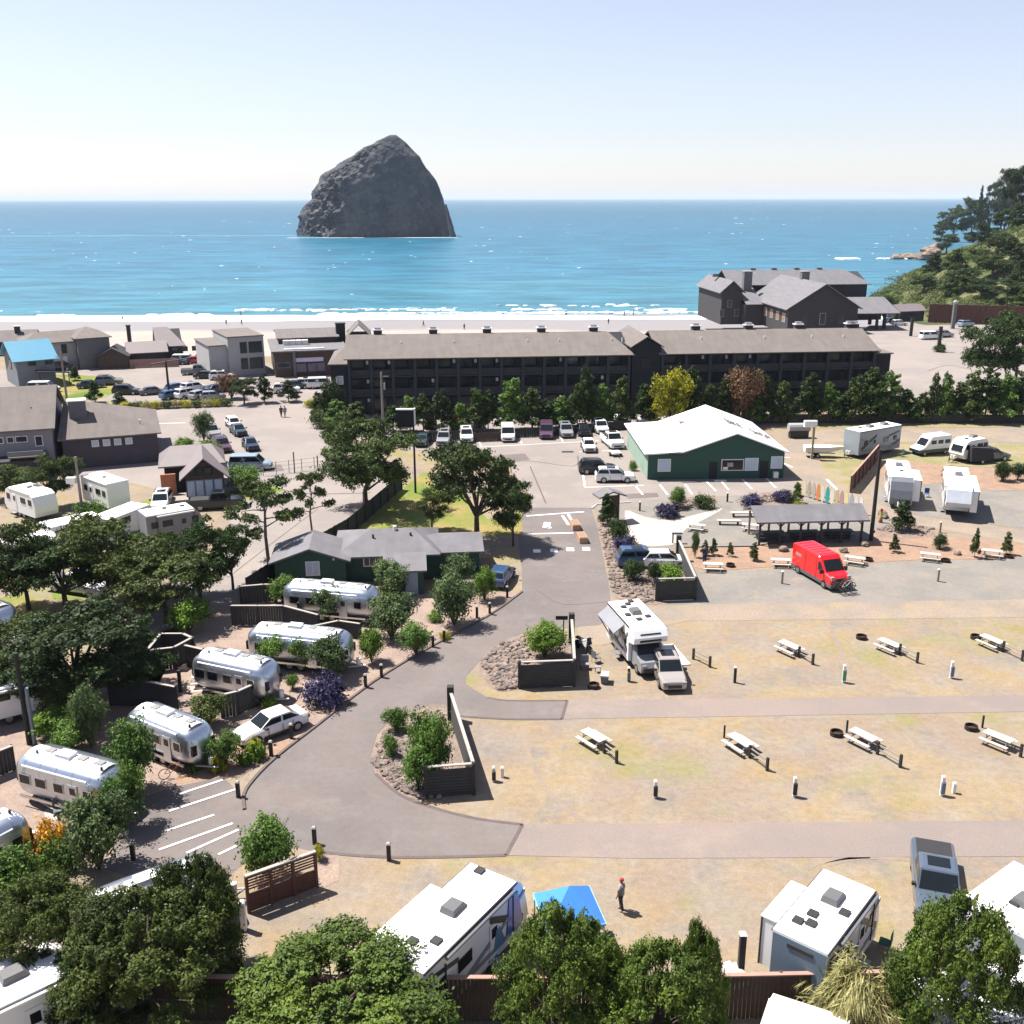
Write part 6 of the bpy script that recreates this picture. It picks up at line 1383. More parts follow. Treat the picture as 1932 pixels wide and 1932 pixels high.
MB().panel([(-2.4,-W/2-.012,1.66),(-1.55,-W/2-.012,1.62),(-1.5,-W/2-.012,1.86),(-2.35,-W/2-.012,1.92)], .01).build('side_logo', M('grey_logo', (.45,.3,.3), .6), t)
for i in range(6): MB().box((-2.4+.6*i, 0, 2.635), (.08,1.5,.03)).build('roof_rib', RED, t)
MB().box((3.0,0,.7), (.16,1.7,.4)).build('bumper', M('grey_plastic', (.12,.12,.125)), t); MB().box((2.93,0,1.02), (.12,1.0,.22)).build('grille', BLACKP, t)
wheels(t, (-1.9,1.95), W/2-.08, .37)
for off, c_, lb in ((.42,(.5,.06,.05),'red framed bicycle on the rack of the red van'),(.78,(.55,.55,.56),'silver framed bicycle outermost on the rack of the red van')):
    d = Vector((math.cos(t.rotation_euler.z), math.sin(t.rotation_euler.z), 0)); p = P(1547,1093) + d*(3.0+off)
    bk = thing('bicycle', lb, 'bicycle', (p.x,p.y,.0), t.rotation_euler.z + R(90), 'bicycles on the van rack'); fm = M('bike_' + lb[:6], c_, .4)
    for x in (-.5,.5):
        mb = MB(); n = 14
        for k in range(n): a0, a1 = 2*math.pi*k/n, 2*math.pi*(k+1)/n; mb.tube((x+.33*math.cos(a0),0,.72+.33*math.sin(a0)),(x+.33*math.cos(a1),0,.72+.33*math.sin(a1)),.03,n=4)
        for k in range(6): a0 = math.pi*k/3; mb.tube((x,0,.72),(x+.33*math.cos(a0),0,.72+.33*math.sin(a0)),.008,n=3)
        mb.build('wheel', TYRE, bk)
    mb = MB(); [mb.tube(p0,p1,.028,n=5) for p0,p1 in (((-.5,0,.72),(-.1,0,.72)),((-.5,0,.72),(-.18,0,1.2)),((-.1,0,.72),(-.2,0,1.3)),((-.18,0,1.2),(.38,0,1.25)),((-.1,0,.72),(.38,0,1.2)),((.38,0,1.35),(.5,0,.72)))]; mb.build('frame', fm, bk)
    MB().box((-.22,0,1.33), (.25,.12,.06)).build('saddle', BLACKP, bk); MB().tube((.4,-.28,1.38),(.4,.28,1.38),.02).build('handlebar', BLACKP, bk)
MB().box((3.55,0,.38), (1.1,.1,.1)).build('rack_bar', BLACKP, t)
for y in (-.5,.5): MB().box((3.6,y,.42), (.9,.08,.06)).build('rack_arm', BLACKP, t)

# ---------------- motorhome with cab over ----------------
c0, c1 = (1194,1232), -76.0
t = trailer('white motorhome with striped grey sides and raised side awning', c0, c1, L=4.6, W=2.5, H=3.25, name='motorhome', cat='motorhome', front='box', acs=((.05,0),), vents=((-.4,.4),(-.2,-.5),(-.3,.0),(.25,.6),(.33,-.2),(.12,-.7)), awning=False, frontmat=None)
L_ = 6.2
MB().prof([(2.3,2.0),(3.3,2.25),(3.4,2.7),(3.1,3.15),(2.3,3.25)], -1.24, 1.24).build('cab_over', WHITEV, t)
MB().panel([(3.36,-.8,2.35),(3.36,.8,2.35),(3.25,.75,2.95),(3.25,-.75,2.95)], .03).build('nose_window', GLASS, t)
MB().prof([(2.3,.45),(4.2,.45),(4.3,.8),(4.1,1.15),(3.3,1.35),(2.7,2.0),(2.3,2.0)], -1.0, 1.0).build('cab', GREYGR, t)
MB().panel([(3.28,-.85,1.4),(3.28,.85,1.4),(2.82,.8,1.95),(2.82,-.8,1.95)], .03).build('windshield', GLASS, t)
for sy in (-1,1): MB().box((4.22,sy*.75,.9), (.14,.3,.22)).build('headlight', LAMPG, t)
MB().box((4.28,0,.62), (.1,1.6,.3)).build('bumper', BLACKP, t); wheels(t, (3.3,), .88, .38)
mb = MB(); q = [(-2.2,-1.27,2.95),(-2.2,-2.05,2.35),(1.4,-2.05,2.35),(1.4,-1.27,2.95)]; mb.hexa(q, [(x,y,z+.05) for x,y,z in q]); mb.build('awning', GREYGR, t)
for x in (-2.1,1.3): MB().tube((x,-2.02,2.36),(x,-1.3,1.1),.04).build('awning_arm', BLACKP, t)
t = thing('ground_mat', 'long pale mat lying right of the tan car and motorhome', 'mat', P(1277,1236), hd((1258,1214),(1296,1258))); MB().box((0,0,.05), (3.6,.75,.06)).build('mat', M('pale_mat', (.6,.5,.45), .9), t)

# ---------------- travel trailers and vans ----------------
BLUEF = M('bright_blue_cap', (.02,.13,.5), .3, var=.25, scale=.8, coat=.5); SHADEB = M('blue_grey_panel', (.34,.38,.42), .4, var=.04); REARB = M('shaded_rear_panel', (.15,.22,.30), .4, var=.05); GREYF = M('grey_nose_cap', (.2,.22,.25), .35, var=.1)  # the shade on rear walls is painted into their blue-grey colours
trailer('long white travel trailer with bright blue nose beside the blue canopy', (862,1838), 57.0, L=7.6, W=2.45, H=3.4, frontmat=BLUEF, acs=((-.02,0),), vents=((.33,.5),(-.28,-.6),(-.35,.2)), slide=(-.42,.12,1,.75,.8,3.1), sides=(-1,))
t_ = bpy.data.objects['travel_trailer']
for xa, xb, za, zb, m_ in ((2.0,3.3,1.1,2.9,BLUEF),(1.0,1.9,1.0,2.0,M('mid_blue_panel', (.12,.25,.4), .35))): MB().panel([(xa,-1.245,za),(xb,-1.245,za),(xb-.4,-1.245,zb),(xa+.2,-1.245,zb)], .03).build('blue_graphic', m_, t_)
trailer('white travel trailer with shaded rear wall at the lower right', (1553,1829), 50.5, L=6.0, W=2.35, H=3.4, frontmat=GREYF, acs=((.05,0),), vents=((-.33,.55),(-.3,.05),(-.05,-.75),(-.2,.25)), slide=(-.38,.1,1,.8,.8,3.15), rearmat=REARB, rear_badge=True)
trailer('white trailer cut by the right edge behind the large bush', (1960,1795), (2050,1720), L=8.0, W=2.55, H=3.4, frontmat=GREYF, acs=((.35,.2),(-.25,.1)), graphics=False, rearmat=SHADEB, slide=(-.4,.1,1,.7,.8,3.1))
trailer('large white trailer with slide out at the left of the gravel lot', (1692,942), -106, L=8.5, W=2.3, H=3.4, frontmat=GREYF, acs=((-.2,0),), vents=((.1,.1),), slide=(-.1,.42,1,.8,.9,3.2), graphics=False)
trailer('large white trailer with side extension at the right of the gravel lot', (1800,961), -110, L=9.5, W=2.4, H=3.5, frontmat=M('pale_nose_cap', (.5,.54,.6), .35), acs=((-.12,.1),), vents=(), slide=(-.3,.4,1,.7,.9,3.1), graphics=False, fifth=True)
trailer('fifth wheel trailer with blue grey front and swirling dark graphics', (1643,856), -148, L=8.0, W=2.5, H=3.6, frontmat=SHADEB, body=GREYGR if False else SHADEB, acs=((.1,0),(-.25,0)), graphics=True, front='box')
trailer('small rounded white camper with dark rear at the right edge lot', (1825,868), (1795,873), L=4.6, W=2.2, H=2.9, front='round', graphics=False, acs=((-.1,0),), vents=((.2,.2),), nose_window=True)
t = thing('camper_tent', 'dark folding camper tent beside the rounded white camper', 'camper', P(1843,872), R(12)); MB().loft([[(-1.6,-1.1,.4),(-1.6,1.1,.4),(-1.6,.9,2.2),(-1.6,-.9,2.2)],[(1.7,-1.1,.4),(1.7,1.1,.4),(1.4,.8,1.9),(1.4,-.8,1.9)]]).build('tent', M('charcoal_canvas', (.035,.035,.04), .9), t); wheels(t,(0,),1.0,.3)
# camper van
t = thing('camper_van', 'white high topped camper van with dark side windows on the grass', 'van', P(1754,856), R(200)); PV = CARP['white']
MB().prof([(-2.5,.5),(2.5,.5),(2.55,.95),(1.7,1.25),(1.0,2.2),(.7,2.55),(-2.3,2.6),(-2.5,2.3)], -.98, .98).build('body', PV, t).modifiers.new('bevel','BEVEL').width = .1
MB().prof([(-2.52,.45),(2.52,.45),(2.54,.85),(-2.52,.85)], -.99, .99).build('lower_body', CARP['teal'], t)
MB().panel([(1.66,-.8,1.32),(1.66,.8,1.32),(1.04,.75,2.14),(1.04,-.75,2.14)], .03).build('windshield', GLASS, t)
for sy in (-1,1):
    for x in (-1.8,-.7,.4): MB().box((x, sy*.985, 1.75), (.8,.04,.5)).build('side_window', GLASS, t)
wheels(t, (-1.6,1.7), .88, .34)
# left side trailers
trailer('white hip roofed trailer standing before the dark hipped building', (203,955), (150,935), L=5.6, W=2.5, H=3.2, graphics=False, acs=(), vents=((0,0),), awning=False, front='box')
trailer('white rounded trailer half hidden by pines at the far left', (62,972), (15,955), L=6.4, W=2.5, H=3.0, graphics=False, front='round', acs=(), vents=((0,0),), name='travel_trailer')
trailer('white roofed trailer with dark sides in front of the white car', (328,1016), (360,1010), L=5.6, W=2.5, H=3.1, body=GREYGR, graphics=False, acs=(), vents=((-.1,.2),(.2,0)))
trailer('white trailer mostly hidden under the pines near the pale pole', (150,1030), (185,1022), L=6.0, W=2.4, H=2.8, graphics=False, acs=(), vents=())
trailer('white trailer glimpsed between the left pine branches', (62,1066), (100,1060), L=5.5, W=2.4, H=2.8, graphics=False, acs=(), vents=())
trailer('white roofed trailer peeking between pines above the green lawn', (238,1010), (262,1000), L=6.5, W=2.4, H=2.7, graphics=False, acs=(), vents=(), awning=False)
trailer('small white trailer under the pole at the left edge', (30,1350), (62,1342), L=5.5, W=2.3, H=2.6, graphics=False, acs=((0,0),), vents=())
trailer('white trailer with red roof stripe in the bottom left corner', (15,1985), (85,1950), L=6.5, W=2.5, H=3.2, graphics=False, acs=((.1,0),), vents=((.3,.4),))
trailer('white covered trailer roof at the bottom edge before the plume grass', (1502,2072), 64.0, L=5.0, W=2.9, H=2.9, graphics=False, acs=(), vents=(), front='round', awning=False)
trailer('pale grey trailer roof in the bottom right corner', (1900,1990), (2010,1965), L=7.4, W=2.6, H=3.3, graphics=False, acs=(), vents=())
# silver trailers
airstream('long aluminium trailer at the lower left with hatches along its roof', (145,1516), -22.6, L=6.7)
airstream('aluminium trailer with blue end next to the white sedan', (326,1425), -32.8, L=6.0, W=2.3, H=2.75)
airstream('aluminium trailer facing a patio in the middle of the row', (450,1310), -23.0, L=6.2)
airstream('aluminium trailer behind the round bushes, fourth up the row', (570,1254), -13.8, L=7.8)
airstream('aluminium trailer in front of the green bathhouse gable', (628,1164), -13.2, L=8.0)
airstream('aluminium trailer end poking in at the left edge beside yellow grass', (-28,1196), (2,1206), L=6.8)
airstream('aluminium trailer nose at the left edge below the patio', (-62,1672), (-22,1650), L=6.4)
airstream('aluminium trailer roof behind the dark bottom left trees', (298,1758), (343,1740), L=6.4)

t, W_ = bframe('lean_to_shed', 'small shed with faded pinkish roof at the left edge beside the pole', 'shed', (-45,1345), (28,1338))
walls(t, 0, W_, 0, 4.5, 2.6, 2.6, 'x', LGREYW); mb = MB(); slab(mb, [(-.4,-.5,2.5),(W_+.4,-.5,2.5),(W_+.4,5,3.6),(-.4,5,3.6)]); mb.build('roof', M('pinkish_roof', (.42,.35,.33), .8), t)
# blue canopy and table
t = thing('blue_canopy', 'bright blue pop up canopy with scalloped edge beside the trailer', 'canopy', P(1072,1788), R(12)); BL = M('blue_canvas', (.04,.2,.6), .8, var=.06)
mb = MB(); c = (0,0,3.25)
for a, b_ in (((-1.3,-1.3),(1.3,-1.3)),((1.3,-1.3),(1.3,1.3)),((1.3,1.3),(-1.3,1.3)),((-1.3,1.3),(-1.3,-1.3))): mb.quad((*a,2.1),(*b_,2.1),c)
o = mb.build('canopy', BL, t); o.modifiers.new('thick','SOLIDIFY').thickness = .03
for a, b_ in (((-1.3,-1.3),(1.3,-1.3)),((1.3,-1.3),(1.3,1.3)),((1.3,1.3),(-1.3,1.3)),((-1.3,1.3),(-1.3,-1.3))):
    for k in range(6):
        p0 = Vector(a).lerp(Vector(b_), k/6); p1 = Vector(a).lerp(Vector(b_), (k+1)/6); m_ = (p0+p1)/2*1.01
        mb = MB(); mb.hexa([(p0.x,p0.y,2.1),(p1.x,p1.y,2.1),(m_.x*1.01,m_.y*1.01,1.82)], [(p0.x*1.015,p0.y*1.015,2.1),(p1.x*1.015,p1.y*1.015,2.1),(m_.x*1.025,m_.y*1.025,1.82)]); mb.build('valance_scallop', M('pale_blue_canvas', (.3,.55,.85), .8), t)
for x in (-1.25,1.25):
    for y in (-1.25,1.25): MB().tube((x,y,0),(x,y,2.1),.03).build('pole', STEEL, t)
t = thing('folding_table', 'blue folding table in the shade of the long trailer', 'table', P(905,1838), hd((880,1850),(930,1815))); MB().box((0,0,.72), (1.6,.75,.05)).build('top', M('blue_table', (.04,.16,.4), .5), t)
for x in (-.7,.7):
    for y in (-.3,.3): MB().tube((x,y,0),(x*.95,y,.7),.025).build('leg', STEEL, t)
t = thing('camp_stove', 'small blue camping stove box beside the folding table', 'stove', P(930,1815)); MB().box((0,0,.45), (.5,.35,.25)).build('box', BL, t); MB().box((0,0,.17), (.4,.3,.3)).build('stand', STEEL, t)
t = thing('tarp', 'crumpled blue and white tarp by the bottom right fence', 'tarp', P(1915,1900)); mb = MB(); n = 7
for j in range(n):
    for i in range(n): mb.v.append((i*.4-1.2, j*.35-1, .7+.18*math.sin(i*1.7+j)+.12*math.cos(j*2.1)))
for j in range(n-1):
    for i in range(n-1): a = j*n+i; mb.f.append((a,a+1,a+n+1,a+n))
mb.build('cloth', M('blue_white_tarp', (.03,.2,.45), .7, col2=(.6,.65,.7), scale=1.2, contrast=.2), t).modifiers.new('thick','SOLIDIFY').thickness = .03
# folding chairs and small gear on the sites
def camp_chair(label, x, y, a, c_):
    t = thing('camp_chair', label, 'chair', P(x, y), R(a), 'folding camp chairs on the sites'); m = M('canvas_' + c_, dict(blue=(.04,.1,.3), green=(.04,.13,.07), red=(.35,.04,.04), grey=(.16,.16,.17))[c_], .9)
    MB().box((0,0,.42), (.5,.5,.04)).build('seat', m, t); MB().box((-.26,0,.72), (.05,.5,.55)).build('backrest', m, t)
    for sx in (-1,1):
        for sy in (-1,1): MB().tube((sx*.24,sy*.24,0),(sx*.2,sy*.24,.42),.018).build('leg', STEEL, t)
for lb, x, y, a, c_ in (('blue folding chair beside the folding table by the long trailer',958,1822,200,'blue'),('green folding chair on the gravel right of the lower right trailer',1668,1792,150,'green'),('grey folding chair next to the parked motorcycle',1125,1250,30,'grey'),('red folding chair on the patio of the middle trailer',402,1302,40,'red'),('grey folding chair on the rounded patio',112,1540,300,'grey'),('blue folding chair between the two big white trailers',1748,938,250,'blue'),('green folding chair behind the fifth wheel lane pole',1700,862,200,'green')): camp_chair(lb, x, y, a, c_)
# patio furniture by the trailers
t = thing('parasol_table', 'round pale table on the rounded patio at the lower left', 'table', P(137,1527)); MB().tube((0,0,.7),(0,0,.76),.75,n=16).build('top', TABLEW, t); MB().tube((0,0,0),(0,0,.7),.06).build('leg', STEEL, t)
poly('patio_slab', smooth_pts([(85,1530),(110,1512),(140,1506),(156,1516),(150,1532),(118,1548),(90,1545)], 3), G_CONC, .02)
poly('patio_slab', [(352,1295),(425,1295),(418,1304),(360,1306)], G_CONC, .02)
for x, y, lb in ((157,1532,'dark lamp post on the rounded patio'),(452,1322,'dark lamp post on the patio of the middle trailer'),(341,1305,'dark post at the pale capped fence end'),(565,1172,'dark lamp post at the nose of the bathhouse trailer'),(700,1200,'dark lamp post by the round patio table')): post('lamp_post', lb, x, y, 1.6, .2, DARKPOST, 'lamp post', 'short lamp posts on the trailer patios')
t = thing('bicycle', 'bicycle leaning near the shaded tree by the stalls', 'bicycle', P(328,1466), R(30))
for x in (-.5,.5):
    mb = MB(); [mb.tube((x+.33*math.cos(a),0,.34+.33*math.sin(a)),(x+.33*math.cos(a+.5),0,.34+.33*math.sin(a+.5)),.025,n=4) for a in (k*.5 for k in range(13))]; mb.build('wheel', TYRE, t)
mb = MB(); [mb.tube(p0,p1,.02,n=5) for p0,p1 in (((-.5,0,.34),(-.15,0,.8)),((-.15,0,.8),(.4,0,.85)),((-.5,0,.34),(-.1,0,.34)),((-.1,0,.34),(.4,0,.8)),((.4,0,.95),(.5,0,.34)))]; mb.build('frame', M('bike_red', (.4,.08,.05), .4), t)
# rocks in the beds
def bed(pts, n, s0, s1):
    out = []; xs = [p[0] for p in pts]; ys = [p[1] for p in pts]
    while len(out) < n:
        x, y = rnd.uniform(min(xs), max(xs)), rnd.uniform(min(ys), max(ys)); c_ = False; j = len(pts)-1
        for i in range(len(pts)):
            if (pts[i][1] > y) != (pts[j][1] > y) and x < (pts[j][0]-pts[i][0])*(y-pts[i][1])/(pts[j][1]-pts[i][1])+pts[i][0]: c_ = not c_
            j = i
        if c_: q = P(x, y); s = s0*(s1/s0)**(rnd.random()**1.6); out.append(((q.x,q.y,s*.3), s))
    return out
BEDROCK = ground_material('bed_rock', [(.3,.235,.2), (.2,.165,.15), (.42,.34,.29)], 1.2, 3.0, .35)
for pts, n in (([(908,1250),(945,1215),(985,1203),(1000,1235),(978,1298),(940,1302)], 420), ([(704,1440),(722,1390),(760,1355),(800,1400),(830,1505),(800,1508),(748,1490)], 520), ([(1128,985),(1150,965),(1185,1060),(1240,1092),(1240,1138),(1190,1133),(1157,1118)], 420), ([(1262,970),(1340,950),(1350,940),(1270,945)], 120), ([(1400,950),(1515,945),(1500,930),(1400,940)], 140), ([(1655,1000),(1690,988),(1760,998),(1740,1012)], 160)):
    rocks('bed_stones', None, bed(pts, n*2, .07, .26), BEDROCK)
for x, y, s, lb in ((1478,1040,.5,'boulder left of the pavilion corner'),(1592,1042,.5,'boulder behind the red van roof'),(1630,1030,.5,'boulder at the foot of the black pole'),(1690,1035,.4,'tan boulder in the bark bed'),(1806,1046,.45,'small yellow brown boulder in the bark bed'),(1665,975,.7,'boulder by the striped marker post'),(1246,1112,.6,'pale boulder in the rock bed by the screen wall')):
    q = P(x,y); o = rocks('boulder', lb, [((q.x,q.y,s*.35), s)], TANROCK, stuff=False)

# ---------------- trees and shrubs ----------------
T = tree
pines = [('pine1',690,962,772,178,'pine','dark spreading pine behind the diagonal fence, below the bare timber pole'),('pine2',900,1018,812,176,'pine','tall spreading pine at the road edge above the bathhouse'),
 ('pine3',968,1030,905,85,'dark','lower dark pine leaning over the crosswalk'),('pine3',815,1000,922,66,'olive','small rusty pine on the dry lawn'),('sparse1',508,1072,892,140,'pine','thin open branched pine in front of the pale street'),
 ('sparse2',590,1012,885,74,'olive','slender leaning pine against the diagonal fence'),('pine1',378,1128,972,128,'dark','dense dark pine between the street and the white trailers'),('pine2',315,1176,1026,180,'olive','broad pine with slender trunk beside the pale street'),
 ('pine3',212,1150,965,185,'olive','broad olive pine above the green lawn'),('pine1',55,1150,968,150,'pine','dark pine at the left edge by the white trailers'),('pine2',145,1330,1118,270,'dark','huge dark pine at the left above the aluminium trailers'),
 ('pine3',30,1300,1160,150,'pine','dark pine below the yellow grass at the left edge'),('pine1',268,1125,990,150,'dark','dark pine behind the broad olive one'),('pine3',440,1112,985,90,'dark','dark pine right of the dense one by the pale street'),
 ('pine2',55,1345,1215,150,'dark','dark pine above the pole at the left edge'),('pine3',640,890,790,70,'pine','dark pine crown left of the bare timber pole'),('pine2',125,1150,1000,170,'dark','dark pine crowding between the two left white trailers'),('pine1',250,1300,1165,150,'dark','dark pine between the huge pine and the charcoal pen'),('pine3',105,955,856,84,'pine','round pine before the dark hipped building'),('pine1',20,945,870,90,'olive','pine in the left edge corner of the lodge'),('pine2',235,1330,1225,100,'dark','dark pine left of the charcoal fence')]
for k, cx, by, ty, w_, lf, lb in pines: T(k, cx, by, ty, w_, lf, lb, bark=BARKG if 'sparse' in k else None)
shr = [('shrub1',738,1125,1050,78,'sage','rounded shrub beside the bathhouse porch'),('shrub2',857,1180,1072,92,'sage','ball shaped small tree in front of the bathhouse door'),('shrub3',866,1105,1040,68,'sage','pale shrub against the bathhouse wing'),('shrub1',914,1132,1068,54,'bright','bright green round bush at the right end of the bathhouse'),
 ('shrub2',740,1205,1112,92,'sage','leafy tree right of the upper trailers'),('shrub3',785,1236,1168,72,'mid','bushy shrub beside the middle kerb bollards'),('shrub1',622,1172,1098,64,'sage','bush in front of the bathhouse trailer'),('shrub2',537,1140,1080,66,'mid','bush at the left end of the bathhouse trailer'),
 ('shrub3',627,1282,1192,80,'sage','greyish willow bush above the violet shrub'),('shrub1',518,1258,1183,74,'mid','bush below the fourth aluminium trailer at its left end'),('shrub2',573,1262,1186,66,'mid','bush below the fourth aluminium trailer in its middle'),('shrub3',701,1250,1183,58,'bright','yellow green bush beside the fourth aluminium trailer'),
 ('mound1',612,1326,1268,86,'purple','mound shaped violet flowering shrub at the road kerb'),('mound2',510,1334,1308,34,'bright','small bright shrub behind the white sedan'),('shrub1',425,1446,1376,64,'mid','round shrub in front of the white sedan'),('shrub2',393,1370,1304,76,'olive','shrub behind the aluminium trailer next to the sedan'),
 ('mound1',820,1172,1150,28,'bright','tiny round bright shrub near the kerb'),('shrub3',552,1300,1270,30,'bright','small bright bush at the nose of the middle trailer'),('shrub2',1027,1240,1166,86,'bright','round green bush inside the upper screen wall'),('shrub1',748,1383,1330,50,'mid','small round tree at the top of the lower rock bed'),
 ('shrub2',818,1470,1328,92,'mid','large dense bush behind the lower screen wall'),('shrub3',790,1492,1396,78,'mid','dark lower bush at the corner of the lower screen wall'),('shrub1',737,1428,1384,36,'mid','small leafy plant at the left of the lower rock bed'),
 ('cone1',1146,990,930,40,'dark','tall narrow dark shrub under the notice board kiosk'),('mound1',1167,1018,976,40,'dark','dark round shrub below the kiosk on the road edge'),('mound2',1178,1042,1008,48,'purple','violet shrub at the road edge below the plaza'),('mound3',1258,975,948,46,'purple','dark mound shrub at the left end of the plaza bed'),
 ('shrub1',1279,958,916,36,'mid','upright conifer like shrub in the plaza bed'),('mound1',1328,958,931,44,'dark','round dark shrub right of the upright one'),('mound2',1418,957,930,44,'purple','violet mound shrub in front of the shop stalls'),('mound3',1476,946,924,40,'purple','violet shrub left of the small spiky conifer'),
 ('cone2',1503,950,908,30,'mid','small spiky conifer at the end of the stall bed'),('cone3',1701,1002,940,52,'dark','dark round conifer right of the pavilion'),('shrub2',1193,1096,1052,46,'dark','dark shrub left of the blue car'),('shrub3',1236,1106,1060,34,'dark','narrow dark shrub in front of the blue car'),
 ('mound1',1265,1095,1062,48,'bright','bright green shrub right of the blue car'),('shrub3',97,1392,1332,90,'bright','bright green leafy shrub beside the left pole'),('shrub1',108,1346,1248,112,'olive','olive bush above the bright shrub at the left'),('shrub2',172,1410,1286,72,'sage','sage green shrub left of the charcoal fence'),
 ('shrub3',258,1490,1346,108,'mid','leafy tree hiding the front of the sedan side trailer'),('shrub1',240,1560,1436,88,'mid','leafy tree at the nose of the lower left trailer'),('shrub2',188,1640,1484,132,'sage','pale leafy tree above the parking stalls'),('mound1',97,1618,1546,84,'orange','orange flowering bush below the rounded patio'),
 ('mound2',120,1636,1572,80,'mid','green bush beside the orange flowering one'),('shrub2',505,1662,1528,112,'mid','leafy round tree beside the red slatted fence'),('shrub3',35,1720,1590,130,'mid','shrub at the left edge under the trailer nose'),('shrub1',135,1420,1350,80,'mid','dark shrub behind the lower left trailer'),
 ('shrub1',385,832,774,38,'sage','pale bush at the head of the left car pair'),('shrub3',350,862,824,50,'bright','leafy bush behind the cabin roof, left one'),('shrub2',395,872,828,52,'bright','leafy bush behind the cabin roof, right one'),('shrub1',462,928,872,72,'mid','broad bush hiding the pale blue van'),
 ('shrub3',357,1195,1122,92,'bright','bright green bush at the foot of the thin trunked pine'),('shrub1',180,1106,1064,60,'bright','bright shrub on the green lawn'),('mound2',735,1128,1096,44,'mid','low shrub under the bathhouse porch bush'),('shrub1',175,1002,940,60,'mid','shrub in front of the white hip roofed trailer'),
 ('mound3',1505,966,945,24,'yellow','little yellow grass clump beside the pavilion end'),('shrub2',1891,908,868,36,'dark','dark bush at the right edge of the bark bed'),('shrub3',1920,906,872,34,'dark','second dark bush at the right edge of the bark bed'),('shrub1',1790,905,878,30,'dark','small dark bush between the white trailers'),
 ('cone1',1838,1052,996,22,'pine','thin young conifer on the bark bed, the taller one'),('cone2',1686,1042,1006,22,'pine','thin young conifer beside the tan boulder'),('cone3',1898,1046,1002,24,'pine','thin young conifer at the right edge of the bark bed'),('shrub1',1772,1035,1006,32,'dark','dark leafy bush in the middle of the bark bed'),
 ('cone1',1330,1048,1018,20,'pine','slim young conifer by the standing person'),('cone2',1346,1048,1014,20,'dark','dark slim conifer right of the person'),('cone1',1377,1050,1022,16,'olive','olive slim conifer by the fire ring'),('cone3',1422,1058,1022,24,'pine','slim conifer at the left corner of the pavilion'),('shrub2',1311,1052,1000,16,'sage','thin pale sapling beside the screen wall'),
 ('mound1',1194,888,868,16,'mid','small plant at the left shop wall'),('mound2',840,1205,1190,22,'yellow','low yellow plant near the kerb bollards'),('shrub1',602,1622,1592,26,'yellow','yellow green plant at the end of the slatted fence'),('mound3',612,806,770,54,'olive','low mound shrub at the hotel corner')]
for k, cx, by, ty, w_, lf, lb in shr: T(k, cx, by, ty, w_, lf, lb)
for i, (x, y) in enumerate(((372,1452),(410,1454),(461,1443),(482,1424),(488,1432))): T('tuft1', x, y, y-32, 34, 'yellow' if i % 2 else 'bright', ['round yellow green tuft leftmost on the bark bed','tall green tuft second on the bark bed','yellow tuft third on the bark bed','yellow green tuft close to the bollard','small tuft touching the one by the bollard'][i], group='grass tufts on the bark bed')
fore = [('fore1',640,2000,1738,450,'fore','large fresh green bushy pine at the bottom, left of the long trailer'),('fore2',1058,2000,1682,262,'fore','rounded bushy pine hiding the blue canopy corner'),('fore3',1236,2030,1750,265,'fore','bushy pine at the bottom below the standing person'),
 ('fore2',1784,2010,1666,262,'fore','large bushy pine between the pickup and the right edge trailer'),('fore3',285,1930,1640,350,'olive','wide dark olive tree covering the bottom left'),('fore1',85,1880,1630,250,'olive','olive tree at the bottom left under the shrubs'),
 ('fore2',200,1935,1740,210,'dark','dark shaded tree under the wide olive one at the bottom left'),('fore3',1310,2010,1730,110,'fore','narrow leaning top of the pine by the grass'),('fore3',380,1850,1590,190,'olive','upper pine crown beside the slatted fence')]
for k, cx, by, ty, w_, lf, lb in fore: T(k, cx, by, ty, w_, lf, lb)
T('plume1',1598,1990,1808,190,'tan','pale drooping plume grass at the bottom before the fence')
# hedge row before the hotel
hr = [(603,798,738,36),(637,806,752,50),(672,812,756,52),(742,815,762,44),(774,815,745,42),(799,815,742,36),(834,816,732,44),(868,816,758,36),(901,815,730,46),(921,813,735,40),(966,812,712,58),(1004,811,728,50),(1030,811,752,44),(1056,810,746,46),(1089,810,722,40),(1104,806,690,44),(1136,806,724,42),(1171,804,708,46),(1214,802,722,44)]
ordn = ['first','second','third','fourth','fifth','sixth','seventh','eighth','ninth','tenth','eleventh','twelfth','thirteenth','fourteenth','fifteenth','sixteenth','seventeenth','eighteenth','nineteenth','twentieth']
HG = 'hedge trees along the hotel'
for i, (cx, by, ty, w_) in enumerate(reversed(hr)):
    T('cone%d' % (i % 3 + 1), cx, by, ty, w_*1.35, ('dark','pine','mid')[(i*7) % 3], '%s hedge tree to the left of the yellow green one' % ordn[i], group=HG)
T('shrub1',1264,808,694,76,'yellow','round yellow green tree before the hotel tower', name='deciduous_tree', cat='tree', group=HG)
T('shrub2',1394,800,688,80,'brown','rusty brown bare looking tree before the right hotel wing', name='deciduous_tree', cat='tree', group=HG)
hr2 = [(1304,803,692,46),(1336,802,722,40),(1366,801,712,44),(1422,800,742,40),(1441,799,704,40),(1474,799,718,44),(1524,798,702,56),(1561,798,720,44),(1590,798,742,40),(1611,798,706,46),(1640,797,692,62),(1676,796,700,54),(1707,796,732,50),(1737,796,738,40),(1758,795,704,28),(1779,795,702,36),(1803,796,728,44),(1827,796,698,58),(1857,796,694,62),(1893,796,702,58),(1925,796,694,60)]
for i, (cx, by, ty, w_) in enumerate(hr2):
    T('cone%d' % (i % 3 + 1), cx, by, ty, w_*1.3, ('dark','pine','dark','mid')[(i*5) % 4], '%s hedge tree to the right of the yellow green one' % (ordn + ['twenty first'])[i], group=HG)
